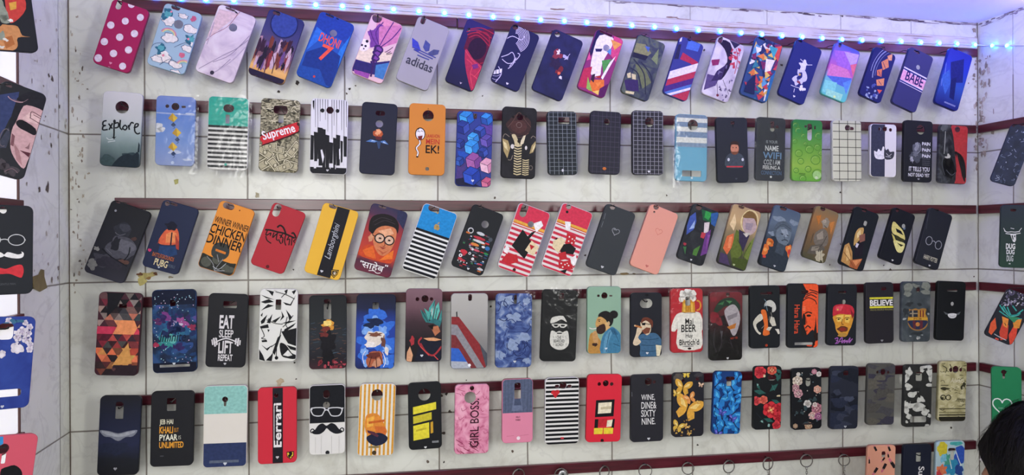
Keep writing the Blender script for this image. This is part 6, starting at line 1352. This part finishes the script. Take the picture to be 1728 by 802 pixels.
rail(BACK, (182,670.6), (1648,612.2), (1648,626.6), (182,687.2), 'fifth maroon rail on the back wall holding the lowest full row', 'r5')
rail(BACK, (420,813), (1648,744.4), (1648,758.6), (420,833), 'lowest maroon rail on the back wall with the key rings', 'r6')
def side_rail(fr, key, src, lo, hi, label):
    _, _, P4 = RAILS[src]
    i, j = (2, 1) if fr is RIGHT else (3, 0)
    y0, y1 = P4[i].y, P4[j].y
    mb = MB(); mb.slab([(lo, y0), (hi, y0), (hi, y1), (lo, y1)], .0002, RT, .0012)
    o = mb.build('display_rail', M_RAIL); o.matrix_world = fr; tag(o, label, 'rail', 'wall display rails')
    RAILS[key] = (o, fr, [Vector((lo, y1, RT)), Vector((hi, y1, RT)), Vector((hi, y0, RT)), Vector((lo, y0, RT))])
for key, src, lb in (('g2','r2','maroon rail on the right wall behind the navy floral case'),('g3','r3','maroon rail on the right wall behind the dark green lettered case'),('g4','r4','maroon rail on the right wall behind the teal and orange case'),('g5','r5','maroon rail on the right wall behind the plain green heart case'),('g6','r6','lowest maroon rail on the right wall beside the dark haired person')):
    side_rail(RIGHT, key, src, RT + .0005, .75, lb)
# white display board on the near part of the left wall, with its own rails
xb = hit(29, 400, LEFT, .012).x
BOARD = NT('backlit_white_acrylic', .35); BOARD.b.inputs['Base Color'].default_value = (.85, .85, .84, 1); BOARD.b.inputs['Emission Color'].default_value = (1, 1, .98, 1); BOARD.b.inputs['Emission Strength'].default_value = .5  # plain white board, a weak glow added to make it look brighter
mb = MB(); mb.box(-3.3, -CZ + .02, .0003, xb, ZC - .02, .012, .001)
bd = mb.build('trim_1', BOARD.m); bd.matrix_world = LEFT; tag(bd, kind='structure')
mb = MB(); mb.box(xb + .0004, -CZ + .02, .0003, xb + .006, ZC - .02, .014, .001)
bd = mb.build('trim_2', plain('brown_edge_strip', '#6a4a44', .5)); bd.matrix_world = LEFT; tag(bd, kind='structure')
FB = frame(LEFT @ Vector((0, 0, .012)) , -N, Z, U); FB = FB.copy()
BL_ = frame(LEFT @ Vector((0, 0, .0125)), -N, Z, U)
for key, py, lb in (('l1',-52,'dark rail at the top of the white board on the left wall'),('l2',142,'dark rail on the white board behind the painted face case'),('l3',344,'dark rail on the white board behind the moustache case'),('l4',545,'dark rail on the white board behind the blue blossom case'),('l5',756,'dark rail on the white board behind the coral case')):
    y = hit(12, py, BL_, RT).y
    mb = MB(); mb.slab([(-1.2, y - .009), (xb - .001, y - .009), (xb - .001, y + .009), (-1.2, y + .009)], .0002, RT, .0012)
    o = mb.build('display_rail', M_RAIL); o.matrix_world = BL_; tag(o, lb, 'rail', 'wall display rails')
    RAILS[key] = (o, BL_, [Vector((-1.2, y + .009, RT)), Vector((xb, y + .009, RT)), Vector((xb, y - .009, RT)), Vector((-1.2, y - .009, RT))])

ROWKEY = {G1: ('t1','t2'), G2: ('r2',), G3: ('r3',), G4: ('r4',), G5: ('r5',), G6: ('r6',), GL: ('l1','l2','l3','l4','l5'), GR: ('g2','g3','g4','g5','g6')}
for i, (wp, grp, tip) in enumerate(PEGS):
    best = None
    for key in ROWKEY[grp]:
        o, fr, P4 = RAILS[key]
        p = fr.inverted() @ wp
        if p.z < .01 or p.z > .25: continue
        if not (min(P4[0].x, P4[3].x) - .01 < p.x < max(P4[1].x, P4[2].x) + .01): continue
        f = (p.x - P4[0].x) / (P4[1].x - P4[0].x)
        hi_ = P4[0].y + (P4[1].y - P4[0].y) * f; lo_ = P4[3].y + (P4[2].y - P4[3].y) * f
        d = max(0, p.y - hi_, lo_ - p.y) + p.z * .2
        if best is None or d < best[0]: best = (d, key, p, lo_, hi_)
    if best is None:
        print('NO PEG', i, grp); continue
    _, key, p, lo_, hi_ = best
    o, fr, P4 = RAILS[key]
    x = p.x; yr = max(lo_ + .004, min(hi_ - .004, p.y))
    mb = MB()
    mb.tube([(x, yr, RT - .004), (x, yr, RT + .006), (x, p.y, p.z - .013), (x, p.y, p.z - .003), (x, p.y + tip * .3, p.z + .001), (x, p.y + tip, p.z + .002)], .0014 if tip > .0024 else .0009, 6)
    og = o.matrix_world.inverted() @ fr
    mb.v = [og @ v for v in mb.v]
    mb.build('peg', M_PEG, o, True)

# ================================================================ ledge and light strip
LED = [(262,-5),(306,-2),(348,0),(395,1.5),(440,3.5),(488,6),(533,9),(578,11),(620,13.5),(664,16.5),(707,19.5),(750,22.5),(791,26),(832,29),(873,31.5),(912,34),(952,36),(990,38.5),(1029,41),(1066,43.5),(1104,46),(1141,49),(1178,51.5),(1215,53.5),(1250,56),(1285,58.5),(1319,61),(1353,63),(1387,65),(1420,67),(1454,68.5),(1487,69.5),(1520,70.5),(1553,72),(1584,73.3),(1614,74.5),(1644,76)]
mb = MB()
t1, t2 = RAILS['t1'][2], RAILS['t2'][2]
a0, a1 = t1[0], t2[1]
mb.slab([(a0.x - .05, a0.y + .0012), (a1.x, a1.y + .0012), (a1.x, a1.y + .030), (a0.x - .05, a0.y + .030)], .0003, .012, .002)
tr = mb.build('trim_3', None or plain('scuffed_white_paint', '#d6cdc4', .6, var=.2, scale=30, g=1.0)); tr.matrix_world = BACK; tag(tr, kind='structure')
strip = empty('led_strip', BACK @ Matrix.Translation((a0.x, a0.y, 0)))
tag(strip, 'thin light strip with glowing blue bulbs above the top rail', 'light strip')
inv = strip.matrix_world.inverted()
pts = [BACK @ hit(x, y, BACK, .0135) for x, y in LED]
pr = [RIGHT @ hit(x, y, RIGHT, .006) for x, y in ((1676,77),(1701,77),(1722,76.5))]
lastb = BACK @ Vector((uR - .008, hit(1644, 76, BACK, .0135).y, .0135)); 
path = [BACK @ (hit(190, -8, BACK, .0135))] + pts + [lastb] + pr + [RIGHT @ (hit(1740, 76, RIGHT, .006))]
mb = MB()
L2 = [inv @ p for p in path]
mb.tube(L2, .0021, 8)
mb.build('strip_band', plain('milky_silicone', '#c9cde0', .25, g=1.0), strip, True)
LM_ = NT('blue_led'); LM_.b.inputs['Base Color'].default_value = (.5, .8, 1, 1)
_g = LM_.n('ShaderNodeTexCoord'); _sp = LM_.n('ShaderNodeSeparateXYZ'); LM_.l(_g.outputs['Object'], _sp.inputs[0])
_r = LM_.math('MULTIPLY', LM_.math('SQRT', LM_.math('ADD', LM_.math('MULTIPLY', _sp.outputs[0], _sp.outputs[0]), LM_.math('MULTIPLY', _sp.outputs[1], _sp.outputs[1]))), 150.0)
LM_.l(LM_.ramp(_r, [(.0, (.22, .75, 1, 1)), (.4, (.03, .42, 1, 1)), (.8, (.0, .05, 1, 1))]), LM_.b.inputs['Emission Color']); LM_.b.inputs['Emission Strength'].default_value = LEDE
proto = None
for i, p in enumerate(pts + pr[:2]):
    if proto is None:
        mb = MB(); mb.lathe([(.0005, 0), (.0058, .0002), (.0062, .0012), (.0055, .0022), (.0042, .0030), (.0026, .0035), (.0010, .0037)], 12)
        proto = mb.build('led_bulb', LM_.m, strip, True); o = proto
    else:
        o = proto.copy(); col.objects.link(o); o.parent = strip
    z = (N if i < len(pts) else -U)
    q = inv @ (p + z * .0012)
    R_ = inv.to_3x3() @ Matrix(((U.x, 0, N.x), (U.y, 0, N.y), (0, 1, 0))) if i < len(pts) else inv.to_3x3() @ Matrix(((N.x, 0, -U.x), (N.y, 0, -U.y), (0, 1, 0)))
    o.matrix_local = Matrix.Translation(q) @ R_.to_4x4()

# ================================================================ key rings on the lowest rail
M_STEEL = plain('nickel_steel', '#b8b6b2', .22, 1.0)
M_DULL = plain('dull_steel', '#8d8a86', .35, 1.0)
FOB = [plain('fob_leather', '#3a2a22', .5), plain('fob_enamel', '#8a2430', .3), plain('fob_blue', '#26406a', .3), plain('fob_black', '#1c1c20', .4), plain('fob_brass', '#a8843c', .3, 1.0)]
KR = [(875,803,11),(947,802,11),(1020,797,10),(1089,795,11),(1161,791,10),(1230,788,10.5),(1296,783,10.5),(1361,778,10.5),(1424.5,777,9.5)]
KL = ['key ring under the pink and slate case, leftmost on the lowest rail','key ring with a round silver disc on the lowest rail','key ring hanging below the black and white striped case','key ring hanging below the white dining slogan case','key ring below the golden butterfly case','key ring below the blue butterfly wing case','key ring below the red rose case','key ring with a chain below the small blossom case','key ring with a chain below the dark navy camouflage case']
_, _, P6 = RAILS['r6']
for i, (px, py, r) in enumerate(KR):
    c = hit(px, py, BACK, .024)
    k = abs((hit(px, py + 1, BACK, .024) - c).y)
    R = r * k
    root = empty('key_ring', BACK @ Matrix.Translation((c.x, c.y - R - .05, .024)))
    tag(root, KL[i], 'key ring', 'key rings on the lowest rail')
    cy = R + .05
    tl = random.Random(i).uniform(-.35, .35)
    rm = Matrix.Rotation(tl, 4, 'Y')
    mb = MB()
    for dz, rr in ((-.0009, R), (.0009, R * .98)):
        mb.tube([rm @ Vector((rr * math.cos(2 * PI * q / 36), rr * math.sin(2 * PI * q / 36), dz)) for q in range(36)], .0010, 6, True)
    mb.v = [v + Vector((0, cy, 0)) for v in mb.v]
    mb.build('split_ring', M_DULL, root, True)
    mb = MB()
    y = cy - R
    for q in range(5):
        ang = (q % 2) * PI / 2 + .4
        mb.tube([Vector((.0022 * math.cos(s) * math.cos(ang), y - .003 - q * .0052 + .0042 * math.sin(s), .0022 * math.cos(s) * math.sin(ang))) for s in [2 * PI * j / 12 for j in range(12)]], .0006, 5, True)
    mb.build('chain', M_STEEL, root, True)
    mb = MB(); yb = y - .003 - 5 * .0052
    mb.slab([(-.011, yb - .034), (.011, yb - .034), (.013, yb - .006), (.004, yb), (-.004, yb), (-.013, yb - .006)], -.002, .002, .0008)
    mb.build('fob', FOB[i % 5], root)
    if i == 1:
        mb = MB(); mb.lathe([(.0005, .002), (.0085, .002), (.0095, .003), (.0095, .0045), (.0075, .0058), (.003, .0052), (.0005, .0048)], 20)
        mb.v = [v + Vector((.002, cy + .003, .001)) for v in mb.v]
        mb.build('disc', plain('silver_enamel', '#d4d6d8', .2, .7), root, True)
        mb = MB(); mb.lathe([(.0004, .0050), (.003, .0062), (.0026, .0072), (.0004, .0078)], 12); mb.v = [v + Vector((.002, cy + .003, .001)) for v in mb.v]
        mb.build('disc_centre', plain('dark_enamel', '#1e2a28', .2), root, True)
    # its peg belongs to the rail
    w_ = RAILS['r6'][0]
    f = (c.x - P6[0].x) / (P6[1].x - P6[0].x); lo_ = P6[3].y + (P6[2].y - P6[3].y) * f; hi_ = P6[0].y + (P6[1].y - P6[0].y) * f
    yt = c.y + R - .0012
    yr = max(lo_ + .003, min(hi_ - .003, yt))
    mb = MB(); mb.tube([(c.x, yr, RT - .004), (c.x, yr, RT + .004), (c.x, yt - .0014, .020), (c.x, yt - .0014, .028), (c.x, yt + .002, .030)], .0012, 6)
    og = w_.matrix_world.inverted() @ BACK
    mb.v = [og @ v for v in mb.v]
    mb.build('peg', M_PEG, w_, True)

# ================================================================ torn tape on the left wall
def cropk(x, y): return (x / 4.01, 320 + y / 4.01)
pts = [hit(*cropk(x, y), LEFT, .0015) for x, y in ((222,590),(262,575),(278,540),(300,545),(298,590),(322,665),(270,692),(226,668))]
b = pts[-1]
vs = [(p.x - b.x, p.y - b.y, .0002 + .0018 * ((i * 7) % 5) / 5) for i, p in enumerate(pts)]
tp = mesh_obj('tape', vs + [(x, y, 0) for x, y, z in vs], [list(range(8))] + [[i, (i + 1) % 8, (i + 1) % 8 + 8, i + 8] for i in range(8)], plain('brown_paper_tape', '#85764c', .5, var=.15, scale=80, g=1.0))
tp.matrix_world = LEFT @ Matrix.Translation((b.x, b.y, .001)); tag(tp, 'torn brown tape stuck on the left wall beside the moustache case', 'tape')

# ================================================================ the person at the lower right
def skin_body(name, nodes, edges, mat, parent=None, sub=2, root=0):
    me = bpy.data.meshes.new(name); me.from_pydata([n[0] for n in nodes], edges, [])
    o = link(bpy.data.objects.new(name, me), parent)
    md = o.modifiers.new('skin', 'SKIN'); md.use_smooth_shade = True
    for i, n in enumerate(nodes):
        r = n[1]; o.data.skin_vertices[0].data[i].radius = r if isinstance(r, tuple) else (r, r)
    o.data.skin_vertices[0].data[root].use_root = True
    sb = o.modifiers.new('subdivision', 'SUBSURF'); sb.levels = sub; sb.render_levels = sub
    me.materials.append(mat)
    return o
d_ = 1.24
rc = ray(1768, 812); hc = Vector((0, 0, CZ)) + rc * (d_ / rc.y)
pm = Matrix.Translation((hc.x, hc.y, 0)) @ Matrix.Rotation(.25, 4, 'Z')       # faces the back wall (+Y)
person = empty('person', pm)
tag(person, 'dark haired person seen from behind at the lower right corner', 'person')
hz_ = hc.z
SK = plain('skin', '#9a6a4c', .5, var=.03); SH = plain('shirt_cloth', '#2b2f38', .8); TR = plain('trouser_cloth', '#23242a', .8)
sz = hz_ - .235
nodes = [((0, 0, .93), (.15, .11)), ((0, .0, 1.12), (.135, .10)), ((0, 0, sz - .06), (.15, .10)), ((0, -.01, sz + .03), .062), ((0, .0, hz_ - .11), .058), ((0, .012, hz_ - .04), (.072, .085)), ((0, .0, hz_ + .06), (.074, .09)),
         ((.17, 0, sz - .03), .055), ((.23, .0, sz - .30), .042), ((.23, .10, sz - .52), .032), ((.225, .15, sz - .60), .03),
         ((-.17, 0, sz - .03), .055), ((-.23, .0, sz - .30), .042), ((-.23, .10, sz - .52), .032), ((-.225, .15, sz - .60), .03),
         ((.09, 0, .85), .085), ((.10, .01, .48), .058), ((.10, -.01, .10), .042), ((.10, .12, .035), .035),
         ((-.09, 0, .85), .085), ((-.10, .01, .48), .058), ((-.10, -.01, .10), .042), ((-.10, .12, .035), .035)]
edges = [(0,1),(1,2),(2,3),(3,4),(4,5),(5,6),(2,7),(7,8),(8,9),(9,10),(2,11),(11,12),(12,13),(13,14),(0,15),(15,16),(16,17),(17,18),(0,19),(19,20),(20,21),(21,22)]
skin_body('body', nodes, edges, SK, person)
sn = [((0, 0, .90), (.165, .125)), ((0, .0, 1.12), (.15, .115)), ((0, 0, sz - .05), (.165, .115)), ((0, -.01, sz + .012), .074), ((.175, 0, sz - .03), .066), ((.235, .0, sz - .22), .058), ((-.175, 0, sz - .03), .066), ((-.235, .0, sz - .22), .058)]
skin_body('shirt', sn, [(0,1),(1,2),(2,3),(2,4),(4,5),(2,6),(6,7)], SH, person)
tn = [((0, 0, .90), (.16, .12)), ((.09, 0, .82), .10), ((.10, .01, .48), .072), ((.10, -.01, .09), .06), ((-.09, 0, .82), .10), ((-.10, .01, .48), .072), ((-.10, -.01, .09), .06)]
skin_body('trousers', tn, [(0,1),(1,2),(2,3),(0,4),(4,5),(5,6)], TR, person)
for sx in (1, -1):
    for k in range(5):
        bx = sx * .225; dx = (k - 1.5) * .017 if k < 4 else -sx * .034
        ln = (.062, .072, .068, .055, .05)[k]
        y0, z0 = .17, sz - .635
        if k == 4: nd = [((bx + dx * .5, .16, z0 + .03), .010), ((bx + dx, .178, z0 + .0), .009), ((bx + dx * 1.1, .195, z0 - .028), .007)]
        else: nd = [((bx + dx * .6, y0 - .01, z0 + .02), .010), ((bx + dx, y0 + .012, z0 - ln * .4), .0085), ((bx + dx, y0 + .012, z0 - ln * .75), .008), ((bx + dx, y0 + .004, z0 - ln * 1.05), .0065)]
        skin_body('finger' if k < 4 else 'thumb', nd, [(i, i + 1) for i in range(len(nd) - 1)], SK, person, 1)
    mb = MB(); mb.tube([(sx * .088, -.012, hz_ - .045), (sx * .096, -.022, hz_ - .015), (sx * .095, -.012, hz_ + .012), (sx * .088, .004, hz_ + .002), (sx * .086, .0, hz_ - .04)], [.005, .010, .010, .007, .005], 8)
    mb.build('ear', SK, person, True)
mb = MB(); mb.tube([(0, .098, hz_ + .012), (0, .112, hz_ - .025), (0, .098, hz_ - .04)], [.007, .013, .008], 8); mb.build('nose', SK, person, True)
for sx in (1, -1):
    mb = MB(); mb.lathe([(.0005, -.008), (.010, -.004), (.012, 0), (.010, .004), (.0005, .008)], 10, Matrix.Translation((sx * .032, .088, hz_ + .012))); mb.build('eye', plain('eye', '#d8d4cc', .2), person, True)
mb = MB(); mb.tube([(-.026, .088, hz_ - .07), (0, .097, hz_ - .072), (.026, .088, hz_ - .07)], [.003, .006, .003], 8); mb.build('mouth', plain('lips', '#7a4038', .5), person, True)
# hair: a full cap with loose strands
HR = plain('black_hair', '#0b0908', .6, spec=.2, var=.1, scale=40)
rn = random.Random(6)
vs, fs = [], []
nu, nv = 40, 22
def hairp(a, b, k=1.0):
    rx, ry, rz = .094, .112, .128
    n_ = 1 + .035 * math.sin(a * 7 + b * 3) + .025 * math.sin(a * 13 - b * 8)
    x, y, z = rx * math.sin(b) * math.cos(a), ry * math.sin(b) * math.sin(a), rz * math.cos(b)
    return Vector((x * n_ * k, -.006 + y * n_ * k, hz_ + .005 + z * n_ * k))
for j in range(nv + 1):
    for i in range(nu):
        a = 2 * PI * i / nu
        fr_ = max(0, math.sin(a))                 # towards the face the hairline stays high
        bmax = 2.25 - 1.25 * fr_ ** .7
        vs.append(hairp(a, .02 + (bmax - .02) * j / nv))
for j in range(nv):
    fs += [[j * nu + i, j * nu + (i + 1) % nu, (j + 1) * nu + (i + 1) % nu, (j + 1) * nu + i] for i in range(nu)]
for k in range(1500):
    a = rn.uniform(0, 2 * PI); fr_ = max(0, math.sin(a)); bm = 2.2 - 1.2 * fr_ ** .7
    b0 = rn.uniform(.05, bm - .2); ln = rn.uniform(.25, .55); sw = rn.uniform(-.25, .25)
    p = [hairp(a + sw * t, min(b0 + ln * t, bm + .1), 1.0 + rn.uniform(.0, .035) + .03 * t * rn.random()) for t in (0, .35, .7, 1)]
    o = len(vs); w_ = .0009
    for q, pt in enumerate(p):
        s = Vector((-math.sin(a), math.cos(a), 0)) * w_ * (1 - .8 * q / 3)
        vs += [pt - s, pt + s]
    fs += [[o + 2 * q, o + 2 * q + 1, o + 2 * q + 3, o + 2 * q + 2] for q in range(3)]
mesh_obj('hair', vs, fs, HR, person, True)

# ================================================================ lamps
def area(name, loc, target, sx, sy, power, colr):
    ld = bpy.data.lights.new(name, 'AREA'); ld.shape = 'RECTANGLE'; ld.size = sx; ld.size_y = sy; ld.energy = power; ld.color = colr
    o = bpy.data.objects.new(name, ld); col.objects.link(o)
    o.location = loc; o.rotation_euler = (Vector(target) - Vector(loc)).to_track_quat('-Z', 'Y').to_euler()
    return o
area('ceiling_lamp', (.35, -1.0, CZ + .40), (.2, 1.7, CZ - .02), 1.0, .35, KEY, (1, .997, .965))
area('ceiling_lamp', (1.25, -.35, CZ + .42), (-.5, 1.55, CZ - .1), .25, 1.1, KEY2, (1, .997, .965))  # unseen lamp added at the right to brighten the left wall
area('ceiling_lamp', (-.28, -.45, CZ + .42), (-.2, 1.65, CZ - .1), .25, 1.1, KEY3, (1, .997, .965))  # unseen lamp added at the left, lifts that side and widens the shadows
for k in range(9):
    x = uL + .08 + (uR - uL - .12) * k / 8
    y = t1[0].y + (t2[1].y - t1[0].y) * k / 8
    ld = bpy.data.lights.new('blue_strip_glow', 'POINT'); ld.energy = BLUE * (.08, .4, .9, 1, 1, 1, 1.15, 1.3, 1.3)[k]; ld.color = (.30, .24, 1.0); ld.shadow_soft_size = .04
    o = bpy.data.objects.new('blue_strip_glow', ld); col.objects.link(o)
    o.matrix_world = BACK @ Matrix.Translation((x, ZC - .055, .26))
wd = bpy.data.worlds.new('room_light'); bpy.context.scene.world = wd
wd.use_nodes = True
wd.node_tree.nodes['Background'].inputs[0].default_value = (1, 1, .99, 1)
wd.node_tree.nodes['Background'].inputs[1].default_value = WORLD
sc = bpy.context.scene
sc.view_settings.view_transform = 'Standard'
sc.view_settings.exposure = 0.0
